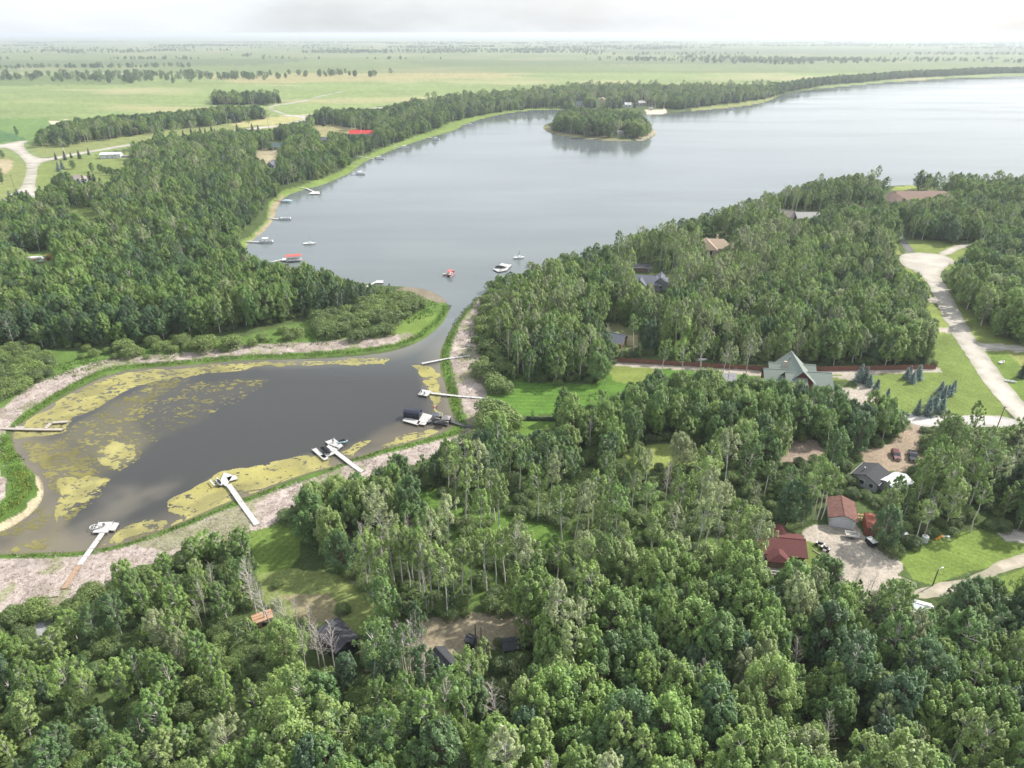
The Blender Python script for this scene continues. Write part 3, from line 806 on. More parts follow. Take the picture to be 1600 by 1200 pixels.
# ------------------------------------------------------------------ tree meshes
def rand_dirs(g, n):
    v = g.normal(size=(n, 3)); return v / np.linalg.norm(v, axis=1)[:, None]
def leaves(g, P, N, size, asp=1.3):
    """a small kite of leaf for every point P facing N"""
    n = len(P)
    t = np.cross(N, rand_dirs(g, n)); t /= np.linalg.norm(t, axis=1)[:, None] + 1e-9
    b = np.cross(N, t)
    s = size * (.6 + .8 * g.random(n))[:, None]
    V = np.stack([P - t * s * asp * .5, P - b * s * .45 + N * s * .12, P + t * s * asp * .5, P + b * s * .45 + N * s * .12], 1)
    return V.reshape(-1, 3)
def tube_np(pts, rad, n=5):
    """tapered tube along a polyline; returns quads"""
    V = []; Fq = []
    pts = [np.array(p, float) for p in pts]
    for i, (p, r) in enumerate(zip(pts, rad)):
        d = pts[min(i + 1, len(pts) - 1)] - pts[max(i - 1, 0)]
        d = d / (np.linalg.norm(d) + 1e-9)
        a = np.cross(d, [1, 0.01, 0] if abs(d[0]) < .8 else [0, 1, 0]); a /= np.linalg.norm(a)
        b = np.cross(d, a)
        for k in range(n):
            t = 2 * math.pi * k / n
            V.append(p + r * (a * math.cos(t) + b * math.sin(t)))
    for i in range(len(pts) - 1):
        for k in range(n):
            Fq.append((i * n + k, i * n + (k + 1) % n, (i + 1) * n + (k + 1) % n, (i + 1) * n + k))
    return V, Fq
class Wood:
    def __init__(s): s.V = []; s.F = []
    def tube(s, pts, rad, n=5):
        v, f = tube_np(pts, rad, n); k = len(s.V)
        s.V += v; s.F += [tuple(k + i for i in q) for q in f]
def crown_np(g, H, u0, Rr, npuff, nleaf, size, prof, up=1.9, squash=.85, core=.25):
    """clumps of leaves spread through the crown's volume"""
    Ps = []; Ns = []; Cl = []; cents = []
    gap = g.random(3) * 6.283; lop = g.random() * 6.283
    for k in range(npuff):
        u = u0 + (1 - u0) * ((k + .5) / npuff) ** .85
        w = (u - u0) / (1 - u0)
        r = Rr * prof(w)
        a = k * 2.399 + g.random() * .9
        q = .35 + .55 * math.sqrt(g.random())
        if w > .93: q *= .3
        if k > 4 and w < .9 and min(abs(((a - gp_ + 3.14159) % 6.2832) - 3.14159) for gp_ in gap[:2]) < .38 and g.random() < .6: continue
        r *= 1 + .28 * math.cos(a - lop) + .15 * g.normal()
        c = np.array([math.cos(a) * r * q, math.sin(a) * r * q, H * u - (.25 if w > .9 else 0)])
        c += g.normal(size=3) * .15
        pr = Rr * (.19 + .17 * g.random()) * (1.0 - .3 * w)
        pr = max(pr, .35)
        d = rand_dirs(g, nleaf); d[:, 2] = np.abs(d[:, 2]) * .9 + d[:, 2] * .25
        rad = (squash + (1 - squash) * g.random(nleaf)) * (1 - core * (g.random(nleaf) < .25))
        p = c + d * (rad * pr)[:, None] * np.array([1, 1, up])
        tp = 1 - .55 * np.clip(d[:, 2], 0, 1)
        p[:, :2] = c[:2] + (p[:, :2] - c[:2]) * tp[:, None] + np.array([math.cos(a), math.sin(a)]) * (np.clip(d[:, 2], 0, 1) * pr * .35)[:, None]
        # the clump leans outwards and upwards like a branch end
        out = np.array([math.cos(a), math.sin(a), .9]); out /= np.linalg.norm(out)
        nrm = d * .6 + out * .45 + np.array([0, 0, .25]) + rand_dirs(g, nleaf) * .5
        nrm /= np.linalg.norm(nrm, axis=1)[:, None]
        Ps.append(p); Ns.append(nrm); Cl.append((.80 + .42 * g.random()) * (.68 + .64 * g.random(nleaf))); cents.append((c, pr))
    P = np.vstack(Ps); N = np.vstack(Ns); C = np.concatenate(Cl)
    V = leaves(g, P, N, size)
    return V, np.arange(len(V)).reshape(-1, 4), np.repeat(C, 4), cents
def aspen(seed, H=14., u0=.35, Rr=2.6, npuff=30, nleaf=70, size=.36, r0=.16, kind='full', bark=None, lean=.0, nsides=5):
    g = np.random.default_rng(seed)
    prof = {'full': lambda w: (.55 + .9 * w) * (1 - w ** 3.2) * 1.05 + .12,
            'round': lambda w: math.sin(math.pi * (.14 + .80 * w)) ** .7,
            'column': lambda w: (.62 + .3 * math.sin(math.pi * w)) * (1 - w ** 5) + .1,
            'top': lambda w: math.sin(math.pi * (.18 + .72 * w)) ** .8}[kind]
    V, Fc, C, cents = crown_np(g, H, u0, Rr, npuff, nleaf, size, prof)
    lx, ly = g.normal(size=2) * lean
    def axis(z): return np.array([lx * (z / H) ** 1.5, ly * (z / H) ** 1.5, z])
    V[:, 0] += lx * (V[:, 2] / H) ** 1.5; V[:, 1] += ly * (V[:, 2] / H) ** 1.5
    w = Wood()
    zs = [-.5, H * .25, H * .5, H * .75, H * .97]
    pts = [axis(max(z, 0)) + np.array([0, 0, min(z, 0)]) + (g.normal(size=3) * [.10, .10, 0] if 0 < z < H * .9 else 0) for z in zs]
    w.tube(pts, [r0 * 1.15, r0 * .9, r0 * .7, r0 * .45, r0 * .12], nsides)
    for c, pr in cents[::1]:
        if g.random() < .75:
            z0 = max(H * u0 * .8, c[2] - (1.0 + 1.5 * g.random()))
            a = axis(z0); e = c + axis(c[2]) * [1, 1, 0]
            w.tube([a, a * .45 + e * .55 + [0, 0, .15], e], [r0 * .32, r0 * .22, .02], 3)
    return (V, Fc, C), (np.array(w.V), np.array(w.F))
def spruce(seed, H=9., Rr=2.2, layers=15, size=.30, dense=1.0):
    g = np.random.default_rng(seed)
    P = []; N = []; C = []
    w = Wood(); w.tube([(0, 0, -.4), (0, 0, H * .5), (0, 0, H)], [.14, .09, .015], 5)
    for k in range(layers):
        u = .05 + .93 * (k / layers) ** .92
        r = Rr * (1 - u) ** .8 + .12
        nb = max(5, int(6 + 9 * (1 - u)))
        for b in range(nb):
            a = 2 * math.pi * (b + g.random() * .7) / nb + k * .7
            rl = r * (.62 + .55 * g.random())
            ns = max(2, int(rl / .17))
            cl = .70 + .6 * g.random()
            z0 = H * u + g.normal() * .12
            w.tube([(0, 0, z0), (math.cos(a) * rl * .9, math.sin(a) * rl * .9, z0 - .25 * rl)], [.03, .008], 3)
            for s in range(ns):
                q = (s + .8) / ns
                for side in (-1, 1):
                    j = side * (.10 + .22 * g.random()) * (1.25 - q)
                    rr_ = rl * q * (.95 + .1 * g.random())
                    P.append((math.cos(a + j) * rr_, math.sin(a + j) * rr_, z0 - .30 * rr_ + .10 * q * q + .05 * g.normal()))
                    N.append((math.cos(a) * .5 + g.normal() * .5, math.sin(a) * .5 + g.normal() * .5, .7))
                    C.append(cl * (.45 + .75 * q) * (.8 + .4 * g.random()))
    P = np.array(P); N = np.array(N); N /= np.linalg.norm(N, axis=1)[:, None]
    V = leaves(g, P, N, size, 1.7)
    return (V, np.arange(len(V)).reshape(-1, 4), np.repeat(np.array(C), 4)), (np.array(w.V), np.array(w.F))
def willow(seed, H=3.4, Rr=2.4, npuff=32, nleaf=75, size=.22):
    g = np.random.default_rng(seed)
    P = []; N = []; C = []; w = Wood()
    for k in range(npuff):
        a = k * 2.399 + g.random()
        q = math.sqrt((k + .5) / npuff)
        r = Rr * q * .78
        z = H * (.30 + .52 * math.sqrt(max(0, 1 - (q * .9) ** 2))) * (.85 + .25 * g.random())
        c = np.array([math.cos(a) * r, math.sin(a) * r, z * .92])
        pr = Rr * (.26 + .14 * g.random())
        d = rand_dirs(g, nleaf); d[:, 2] = np.abs(d[:, 2]) - .25
        p = c + d * pr * (.85 + .2 * g.random(nleaf))[:, None] * np.array([1, 1, 1.15])
        n = d * .9 + np.array([0, 0, .35]) + rand_dirs(g, nleaf) * .5
        n /= np.linalg.norm(n, axis=1)[:, None]
        P.append(p); N.append(n); C.append((.78 + .45 * g.random()) * (.7 + .6 * g.random(nleaf)))
        if k % 2 == 0:
            w.tube([(0, 0, -.3), c * [.5, .5, .55], c], [.06, .04, .015], 3)
    # low skirt of leaves to the ground
    m = nleaf * 5
    a = g.random(m) * 6.283; rr = Rr * (.75 + .25 * g.random(m)); z = g.random(m) * H * .45
    P.append(np.stack([np.cos(a) * rr, np.sin(a) * rr, z], 1)); n = np.stack([np.cos(a), np.sin(a), .5 + 0 * a], 1) + rand_dirs(g, m) * .4
    N.append(n / np.linalg.norm(n, axis=1)[:, None]); C.append(np.full(m, .85))
    P = np.vstack(P); N = np.vstack(N); C = np.concatenate(C)
    P[:, 2] = np.maximum(P[:, 2], .05)
    V = leaves(g, P, N, size)
    return (V, np.arange(len(V)).reshape(-1, 4), np.repeat(C, 4)), (np.array(w.V), np.array(w.F))
def snag(seed, H=12., spread=2.6, nb=28, r0=.13, start=.42):
    g = np.random.default_rng(seed); w = Wood(); tw = Wood()
    lx, ly = g.normal(size=2) * 1.1
    ax = lambda z: np.array([lx * (z / H) ** 2, ly * (z / H) ** 2, z])
    w.tube([(0, 0, -.4), ax(H * .3), ax(H * .6), ax(H * .85), ax(H)], [r0 * 1.1, r0 * .85, r0 * .6, r0 * .35, .015], 5)
    for k in range(nb):
        u = start + (1 - start) * (k + g.random()) / nb
        a = k * 2.4 + g.random() * .6
        L = spread * (1.15 - u * .75) * (.6 + .6 * g.random())
        p0 = ax(H * u); d = np.array([math.cos(a), math.sin(a), .55 + .7 * u])
        d /= np.linalg.norm(d)
        m = p0 + d * L * .5; e = p0 + d * L + [0, 0, L * .25]
        tw.tube([p0, m, e], [.036, .024, .009], 3)
        for j in range(4):
            q = .35 + .6 * g.random(); s = p0 + (e - p0) * q
            dd = d + g.normal(size=3) * .6; dd /= np.linalg.norm(dd)
            tw.tube([s, s + dd * L * .40], [.016, .006], 3)
    return (np.array(tw.V), np.array(tw.F), None), (np.array(w.V), np.array(w.F))

VAR = {}   # name -> list of (crown mesh, trunk mesh, joined mesh, base height)
def reg(kind, crown, trunk, lm, bm, H, cname='crown', join=True):
    V, Fc, C = crown; TV, TF = trunk
    at = {'clump': ('FLOAT', 'POINT', C)} if C is not None else None
    cm = np_mesh(cname, V, Fc, [lm], at, smooth=False)
    tm = np_mesh('trunk', TV, TF, [bm], smooth=True)
    jo = None
    if join:
        jo = bpy.data.objects.new('woodland_tree', np_mesh('woodland_tree', np.vstack([V, TV]), np.vstack([Fc, TF + len(V)]), [lm, bm],
            {'clump': ('FLOAT', 'POINT', np.concatenate([C, np.ones(len(TV))]))} if C is not None else None,
            fmat=np.r_[np.zeros(len(Fc), int), np.ones(len(TF), int)]))
    VAR.setdefault(kind, []).append((cm, tm, jo, H))
for i in range(6):   # full leafy aspen
    reg('aspen', *aspen(100 + i, 14, .24, 2.1 + .2 * i, 66, 100, .235, .15, 'full', lean=.35), LEAF, BARK_W, 14)
for i in range(4):   # tall pale trunk with a tuft of crown on top
    reg('tall', *aspen(200 + i, 17, .60, 2.2 + .25 * i, 34, 85, .22, .16, 'top', lean=.7), LEAF, BARK_W, 17)
for i in range(6):   # broad dark balsam poplar
    reg('poplar', *aspen(300 + i, 13, .12, 2.9 + .25 * i, 96, 100, .25, .2, 'round', lean=.3), LEAF, BARK_D, 13)
for i in range(3):   # narrow young tree
    reg('young', *aspen(400 + i, 9, .15, 1.6, 30, 80, .23, .09, 'column', lean=.2), LEAF, BARK_W, 9)
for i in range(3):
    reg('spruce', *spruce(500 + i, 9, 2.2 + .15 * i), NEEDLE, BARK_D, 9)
for i in range(4):
    reg('willow', *willow(600 + i, 3.4, 2.3 + .2 * i), WILLOW, BARK_D, 3.4)
for i in range(4):
    reg('snag', *snag(700 + i, 12, 2.5, 28), BARK_S, BARK_S, 12, 'branches')
for i in range(2):   # lone full-skirted poplar
    reg('lone', *aspen(800 + i, 11, .08, 2.6, 70, 100, .25, .2, 'column'), LEAF, BARK_D, 11)
print('variants', {k: len(v) for k, v in VAR.items()})

# ------------------------------------------------------------------ where trees may stand
RS = 2.0; RX0, RX1, RY0, RY1 = -500, 2100, 52, 1500
rgx = np.arange(RX0, RX1, RS); rgy = np.arange(RY0, RY1, RS)
QX, QY = np.meshgrid(rgx, rgy)
def raster(polys):
    m = np.zeros(QX.shape, bool)
    for p in polys:
        m |= inside(np.asarray(p, float), QX, QY)
    return m
def look(mask, x, y):
    i = np.clip(((y - RY0) / RS).round().astype(int), 0, mask.shape[0] - 1)
    j = np.clip(((x - RX0) / RS).round().astype(int), 0, mask.shape[1] - 1)
    return mask[i, j] & (x >= RX0) & (x < RX1) & (y >= RY0) & (y < RY1)
# places seen uncovered in the photograph
OPEN = [
 [(-100, 146), (332, 146), (332, 163), (440, 163), (440, 146), (640, 148), (645, 158), (600, 170), (540, 172), (500, 168), (490, 180), (430, 183), (415, 166), (340, 168), (280, 176), (170, 182), (100, 190), (60, 206), (44, 226), (0, 226), (-100, 232)],
 [(-100, 228), (46, 224), (100, 236), (200, 216), (290, 206), (300, 202), (400, 194), (430, 190), (440, 196), (400, 206), (380, 203), (250, 214), (200, 228), (150, 232), (88, 242), (86, 250), (62, 258), (56, 285), (58, 300), (54, 312), (30, 300), (12, 312), (0, 322), (-100, 330)],
 [(88, 250), (130, 252), (150, 246), (160, 236), (188, 236), (200, 250), (206, 262), (190, 268), (155, 266), (130, 262), (104, 262)],
 [(64, 256), (92, 250), (84, 268), (76, 292), (70, 300), (56, 292)],
 [(108, 272), (138, 276), (140, 290), (118, 288)], [(140, 272), (175, 278), (176, 286), (160, 288), (140, 284)],
 [(95, 322), (130, 322), (152, 334), (152, 345), (120, 338)],
 [(38, 396), (70, 394), (88, 398), (88, 410), (70, 420), (40, 416)],
 [(402, 238), (414, 236), (432, 244), (434, 254), (400, 252)], [(490, 193), (545, 197), (583, 204), (583, 212), (545, 212), (505, 205), (490, 206)],
 [(430, 176), (470, 176), (480, 190), (440, 196)], [(400, 196), (438, 192), (440, 200), (400, 206)],
 # lakeside strips
 [(690, 198), (710, 188), (760, 178), (800, 172), (840, 168), (880, 167), (880, 172), (800, 178), (730, 194), (680, 213), (640, 223), (605, 234), (600, 230), (640, 216)],
 [(440, 296), (480, 286), (520, 276), (545, 262), (565, 252), (566, 262), (540, 278), (500, 290), (470, 298), (440, 312)],
 [(383, 395), (388, 372), (405, 356), (420, 335), (426, 315), (440, 308), (440, 320), (430, 345), (405, 368), (392, 392)],
 # spit
 [(600, 444), (640, 447), (672, 452), (700, 470), (704, 482), (692, 508), (672, 525), (640, 538), (560, 548), (480, 545), (400, 550), (300, 560), (200, 568), (120, 590), (40, 640), (0, 655), (0, 640), (40, 606), (84, 590), (84, 560), (120, 555), (140, 566), (200, 560), (300, 550), (420, 532), (470, 524), (540, 530), (600, 522), (640, 505), (668, 482), (662, 466), (640, 455)],
 # pond, reeds
 [(-50, 690), (0, 655), (60, 610), (150, 580), (300, 560), (500, 545), (640, 535), (690, 505), (712, 478), (740, 460), (755, 456), (752, 475), (742, 500), (738, 540), (745, 575), (752, 620), (758, 650), (740, 672), (735, 680), (690, 695), (640, 708), (600, 722), (570, 738), (520, 748), (470, 762), (458, 780), (420, 806), (380, 822), (320, 840), (250, 856), (210, 875), (165, 895), (110, 915), (100, 925), (60, 935), (0, 948), (-50, 955)],
 [(775, 618), (800, 606), (860, 612), (866, 640), (862, 655), (800, 650), (776, 640)], [(895, 612), (935, 615), (945, 625), (930, 636), (900, 640)],
 [(806, 656), (864, 658), (860, 670), (830, 682), (808, 688)],
 [(966, 564), (1010, 576), (1012, 590), (984, 600), (975, 615), (952, 622), (950, 606), (966, 590)],
 [(966, 562), (1080, 569), (1198, 577), (1200, 592), (1100, 587), (966, 580)], [(1264, 572), (1456, 573), (1470, 588), (1280, 592)],
 [(1128, 590), (1146, 590), (1146, 600), (1128, 600)],
 [(1196, 577), (1210, 574), (1236, 558), (1265, 574), (1282, 583), (1284, 600), (1274, 608), (1258, 606), (1222, 606), (1212, 602), (1202, 600)],
 [(1284, 590), (1330, 590), (1330, 610), (1284, 614)], [(1300, 590), (1352, 598), (1373, 622), (1368, 633), (1345, 633), (1300, 612)],
 [(1380, 590), (1470, 588), (1520, 584), (1580, 652), (1575, 655), (1552, 644), (1540, 634), (1520, 630), (1470, 655), (1420, 652), (1400, 622), (1378, 612)],
 [(1405, 662), (1500, 660), (1600, 655), (1600, 675), (1580, 674), (1556, 672), (1500, 668), (1420, 664)],
 [(1450, 470), (1480, 515), (1520, 582), (1470, 584), (1462, 560), (1458, 530), (1462, 510), (1446, 490)],
 [(1400, 402), (1440, 396), (1500, 404), (1486, 424), (1474, 440), (1500, 490), (1530, 535), (1600, 545), (1600, 640), (1560, 610), (1500, 520), (1455, 470), (1440, 440), (1408, 420)],
 [(1490, 452), (1510, 475), (1540, 510), (1570, 530), (1600, 536), (1600, 550), (1530, 540), (1500, 490)],
 [(1400, 366), (1410, 374), (1424, 382), (1460, 386), (1505, 386), (1512, 392), (1500, 404), (1440, 398), (1405, 400), (1388, 394), (1402, 384)],
 [(1380, 300), (1400, 298), (1480, 300), (1482, 306), (1440, 310), (1400, 318), (1384, 318)], [(1418, 284), (1428, 284), (1426, 298), (1416, 298)],
 [(1243, 326), (1278, 326), (1278, 344), (1260, 346), (1243, 342)], [(1212, 324), (1232, 324), (1242, 340), (1236, 344)],
 [(1088, 372), (1106, 367), (1142, 374), (1142, 384), (1110, 388)], [(1104, 396), (1120, 396), (1120, 410), (1106, 410)],
 [(992, 410), (1015, 412), (1015, 424), (992, 422)], [(990, 424), (1022, 424), (1042, 426), (1044, 436), (1020, 446), (996, 444)], [(1020, 452), (1056, 454), (1056, 466), (1022, 468)],
 [(953, 518), (960, 514), (975, 526), (970, 540), (952, 530)], [(958, 506), (992, 518), (998, 530), (996, 546), (978, 546)],
 [(1222, 697), (1272, 695), (1274, 712), (1228, 726)], [(1345, 712), (1384, 714), (1380, 706), (1395, 700), (1420, 690), (1428, 704), (1440, 706), (1440, 722), (1416, 736), (1400, 730), (1360, 740), (1346, 726)],
 [(1415, 690), (1419, 662), (1428, 664), (1426, 690), (1420, 705)],
 [(1341, 732), (1350, 726), (1384, 728), (1400, 744), (1392, 756), (1366, 758), (1356, 748), (1342, 750)],
 [(1291, 782), (1335, 782), (1337, 800), (1348, 812), (1350, 808), (1368, 806), (1368, 838), (1356, 852), (1344, 856), (1335, 842), (1318, 842), (1292, 832), (1250, 834), (1252, 826), (1291, 824)],
 [(1200, 816), (1214, 813), (1238, 830), (1252, 832), (1252, 872), (1238, 864), (1228, 882), (1202, 880), (1192, 866)],
 [(1253, 832), (1292, 832), (1345, 838), (1378, 862), (1398, 888), (1372, 880), (1340, 872), (1296, 872), (1270, 858), (1256, 856)], [(1300, 870), (1345, 872), (1398, 888), (1400, 915), (1380, 925), (1345, 905), (1318, 896)],
 [(1256, 850), (1276, 856), (1284, 876), (1262, 880)],
 [(1412, 872), (1430, 866), (1470, 845), (1530, 838), (1600, 850), (1600, 900), (1540, 910), (1510, 908), (1480, 912), (1440, 916), (1430, 890)],
 [(1425, 930), (1470, 922), (1472, 936), (1450, 946), (1430, 944)], [(1566, 838), (1600, 832), (1600, 850), (1564, 846)], [(1560, 905), (1600, 890), (1600, 940), (1570, 935)],
 [(1422, 946), (1440, 946), (1450, 958), (1434, 966), (1424, 958)],
 [(644, 768), (678, 764), (682, 782), (650, 792)], [(690, 800), (700, 800), (712, 830), (690, 828)], [(826, 812), (866, 818), (862, 848), (828, 852)], [(1006, 862), (1030, 866), (1020, 890), (990, 876), (975, 862)],
 [(970, 712), (990, 708), (994, 722), (976, 732)], [(1034, 712), (1074, 712), (1070, 726), (1036, 728)], [(770, 806), (796, 812), (790, 826), (772, 820)],
 [(404, 836), (440, 822), (458, 836), (460, 866), (450, 884), (404, 884), (398, 856)],
 [(530, 900), (560, 930), (600, 956), (590, 962), (560, 945), (520, 935), (500, 925), (500, 905)], [(436, 905), (500, 905), (520, 945), (500, 970), (444, 968)], [(402, 925), (420, 905), (432, 930), (425, 950), (408, 950)],
 [(676, 980), (700, 970), (760, 968), (780, 974), (752, 994), (742, 1000), (726, 1018), (700, 1016), (684, 1012), (672, 1000)],
 [(496, 976), (516, 966), (532, 974), (560, 1006), (546, 1016), (528, 1020), (508, 1000)], [(396, 960), (416, 952), (424, 964), (404, 978)],
 [(670, 1030), (680, 1018), (692, 1018), (716, 1038), (720, 1056), (684, 1056)], [(728, 998), (744, 998), (742, 1012), (728, 1012)], [(70, 982), (82, 980), (84, 1002), (72, 1004)],
 [(78, 924), (92, 924), (92, 934), (78, 934)],
 [(396, 380), (398, 408), (440, 413), (480, 419), (520, 428), (560, 441), (600, 446), (600, 400), (450, 380)],
 [(930, 151), (950, 151), (950, 163), (932, 163)], [(896, 158), (914, 158), (914, 166), (896, 166)], [(974, 159), (990, 159), (990, 168), (974, 168)], [(993, 155), (1011, 155), (1011, 165), (993, 165)], [(1008, 163), (1028, 163), (1034, 179), (1008, 179)],
 [(960, 203), (978, 203), (978, 213), (960, 213)], [(418, 249), (434, 249), (434, 264), (418, 264)], [(424, 217), (444, 217), (444, 230), (424, 230)], [(498, 211), (514, 211), (514, 221), (498, 221)],
 # lake surface and what floats on it
 [(400, 360), (440, 330), (470, 300), (560, 275), (620, 236), (700, 216), (760, 196), (850, 178), (880, 175), (846, 200), (900, 222), (1000, 225), (1028, 208), (1010, 190), (1014, 184), (1100, 176), (1200, 165), (1600, 150), (1600, 255), (1500, 262), (1440, 262), (1400, 262), (1340, 258), (1280, 250), (1240, 256), (1200, 278), (1100, 308), (1000, 340), (930, 356), (900, 374), (830, 402), (800, 416), (776, 424), (760, 442), (740, 452), (710, 480), (690, 460), (640, 444), (560, 438), (520, 424), (480, 410), (440, 410), (410, 402), (396, 390)],
]
openm = raster(OPEN)
# anything built on land keeps a clear footprint: (px, py, radius m), filled by the builders' list below
FOOT = [(174, 244, 13), (123, 284, 10), (55, 407, 7), (78, 404, 5), (565, 212, 16), (430, 232, 8), (425, 262, 8), (1436, 318, 27), (1260, 344, 11), (1225, 342, 9), (1115, 388, 18), (1005, 424, 8), (1012, 444, 13), (955, 536, 9),
        (1240, 612, 13), (1316, 822, 7), (1358, 830, 4), (1215, 868, 9), (1370, 752, 8), (1437, 962, 4), (525, 1010, 7), (410, 976, 3), (695, 1045, 5), (736, 1010, 2), (1402, 714, 3), (1424, 718, 3.5),
        (942, 160, 9), (904, 166, 9), (980, 168, 9), (1002, 166, 9), (1018, 172, 5), (969, 214, 4), (510, 225, 6), (215, 300, 5)]
FX = np.array([gz(a, b) for a, b, c in FOOT]); FR = np.array([c for a, b, c in FOOT])

FOREST = [
 [(-500, 390), (-100, 345), (0, 326), (36, 300), (70, 300), (90, 262), (86, 244), (150, 238), (215, 226), (300, 212), (400, 203), (440, 198), (500, 188), (600, 176), (700, 164), (850, 150), (880, 170), (790, 176), (720, 190), (690, 199), (640, 216), (600, 230), (560, 246), (540, 264), (500, 280), (450, 290), (424, 312), (412, 332), (396, 350), (380, 362), (374, 382), (385, 404), (440, 418), (500, 436), (560, 448), (640, 464), (660, 482), (646, 496), (600, 510), (560, 520), (500, 516), (496, 500), (470, 500), (430, 508), (380, 516), (300, 528), (200, 538), (120, 546), (60, 546), (0, 545), (-500, 560)],
 [(-500, 556), (0, 552), (62, 550), (80, 566), (78, 588), (34, 612), (0, 632), (-500, 760)],
 [(878, 176), (900, 168), (1000, 172), (1060, 172), (1140, 162), (1200, 154), (1222, 146), (1225, 120), (1000, 120), (860, 150)],
 [(862, 204), (890, 210), (920, 214), (960, 217), (1000, 218), (1016, 210), (1006, 200), (980, 193), (930, 189), (880, 190)],
 [(332, 165), (336, 158), (436, 158), (440, 163), (400, 166)],
 [(46, 224), (56, 214), (110, 196), (170, 188), (280, 182), (400, 172), (416, 186), (350, 196), (290, 202), (200, 216), (110, 230), (60, 232)],
 [(766, 446), (800, 444), (850, 428), (900, 410), (950, 392), (1000, 378), (1060, 362), (1110, 344), (1150, 332), (1200, 316), (1250, 301), (1300, 295), (1400, 296), (1450, 294), (1500, 300), (1600, 290), (1800, 275), (2100, 270), (2100, 560), (1700, 560), (1600, 555), (1560, 535), (1530, 520), (1500, 482), (1484, 452), (1484, 430), (1520, 410), (1530, 396), (1510, 384), (1440, 380), (1400, 372), (1384, 395), (1406, 410), (1436, 440), (1450, 490), (1464, 520), (1456, 560), (1462, 577), (1200, 574), (1080, 566), (975, 562), (960, 572), (950, 605), (900, 600), (860, 606), (800, 600), (772, 580), (756, 540), (752, 500), (756, 470)],
 [(742, 700), (770, 660), (800, 652), (806, 690), (850, 685), (866, 664), (945, 648), (970, 622), (1020, 600), (1190, 604), (1210, 622), (1270, 630), (1290, 645), (1390, 645), (1412, 672), (1560, 676), (1600, 680), (1800, 700), (2100, 720), (2100, 1500), (-500, 1500), (-500, 1000), (-100, 985), (0, 968), (70, 955), (120, 936), (170, 915), (250, 885), (300, 864), (370, 846), (400, 838), (440, 815), (480, 795), (500, 780), (560, 762), (620, 742), (680, 722)],
]
forestm = raster(FOREST)
NOBASE = [  # roads, lawns, yards, clearings: nothing wooded grows out of them
 [(1404, 400), (1465, 398), (1493, 414), (1478, 440), (1534, 552), (1600, 637), (1800, 860), (1800, 900), (1600, 690), (1450, 470), (1405, 415)],
 [(1290, 592), (1470, 587), (1570, 645), (1412, 655), (1390, 645), (1300, 640), (1280, 622)],
 [(1345, 712), (1400, 690), (1425, 655), (1445, 660), (1436, 700), (1440, 722), (1416, 742), (1350, 740)], [(1224, 698), (1275, 695), (1280, 722), (1228, 728)],
 [(1252, 832), (1335, 828), (1400, 880), (1410, 910), (1390, 940), (1320, 940), (1290, 900), (1256, 905)],
 [(1405, 885), (1420, 868), (1470, 842), (1540, 832), (1640, 830), (1800, 800), (1800, 990), (1600, 960), (1540, 925), (1450, 950), (1420, 945), (1400, 915)],
 [(640, 768), (680, 764), (700, 795), (712, 835), (690, 828), (650, 800)], [(800, 822), (866, 818), (880, 860), (820, 870)], [(975, 862), (1036, 862), (1040, 895), (990, 895)],
 [(960, 708), (1090, 706), (1100, 735), (970, 740)],
 [(385, 850), (400, 834), (440, 820), (470, 818), (475, 850), (540, 905), (600, 950), (590, 965), (540, 950), (470, 935), (410, 900)],
 [(665, 980), (700, 968), (790, 966), (800, 980), (760, 1010), (680, 1020)], [(60, 975), (88, 975), (90, 1010), (66, 1012)],
 [(768, 625), (800, 598), (860, 605), (930, 610), (955, 575), (1040, 578), (1000, 600), (950, 632), (860, 662), (830, 690), (800, 695), (780, 650)],
 [(86, 250), (150, 240), (206, 234), (212, 262), (180, 290), (70, 300), (56, 290)], [(92, 322), (150, 330), (154, 348), (100, 342)], [(30, 400), (84, 396), (90, 412), (60, 422)],
 [(400, 238), (438, 236), (440, 256), (402, 256)], [(485, 195), (548, 200), (548, 216), (490, 214)],
 [(948, 505), (998, 516), (1000, 546), (960, 548)], [(1020, 452), (1060, 454), (1060, 470), (1022, 470)],
 [(1400, 366), (1424, 380), (1510, 386), (1500, 404), (1405, 402)], [(1380, 296), (1420, 292), (1425, 300), (1390, 306)], [(1540, 545), (1800, 555), (1800, 800), (1600, 640)],
 [(500, 1045), (600, 1045), (600, 1070), (500, 1070)],
]
nobase = raster(NOBASE)
TREES = []   # kind, x, y, height, tint, manual-zone
def ok_tree(x, y, z, h, r, u0):
    """keep the parts of the picture that the photograph shows open"""
    bad = np.zeros(len(x)); tot = 0
    for ui, u in enumerate([u0, u0 * .8 + .2, u0 * .6 + .4, u0 * .4 + .6, u0 * .2 + .8, 1.0]):
        for s in ((-.75, .75) if ui < 4 else (-.3, .3) if ui == 4 else (0,)):
            px, py, d = proj(x + s * r, y, z + h * u)
            bad += look(openm, px, py); tot += 1
    return bad < 1.5
def zone_mask(poly): return np.asarray(poly, float)
Z_SHRUB = [[(470, 498), (540, 490), (600, 470), (664, 470), (660, 496), (620, 516), (540, 530), (480, 522)], [(-500, 555), (0, 548), (60, 546), (84, 560), (84, 590), (30, 618), (0, 640), (-500, 800)],
           [(752, 465), (775, 480), (770, 540), (800, 590), (790, 620), (760, 640), (744, 560)], [(735, 690), (780, 650), (812, 655), (800, 700), (740, 720)],
           [(-500, 960), (0, 950), (100, 925), (180, 905), (230, 895), (200, 960), (60, 1010), (-500, 1100)], [(380, 530), (470, 520), (560, 528), (520, 538), (380, 545)]]
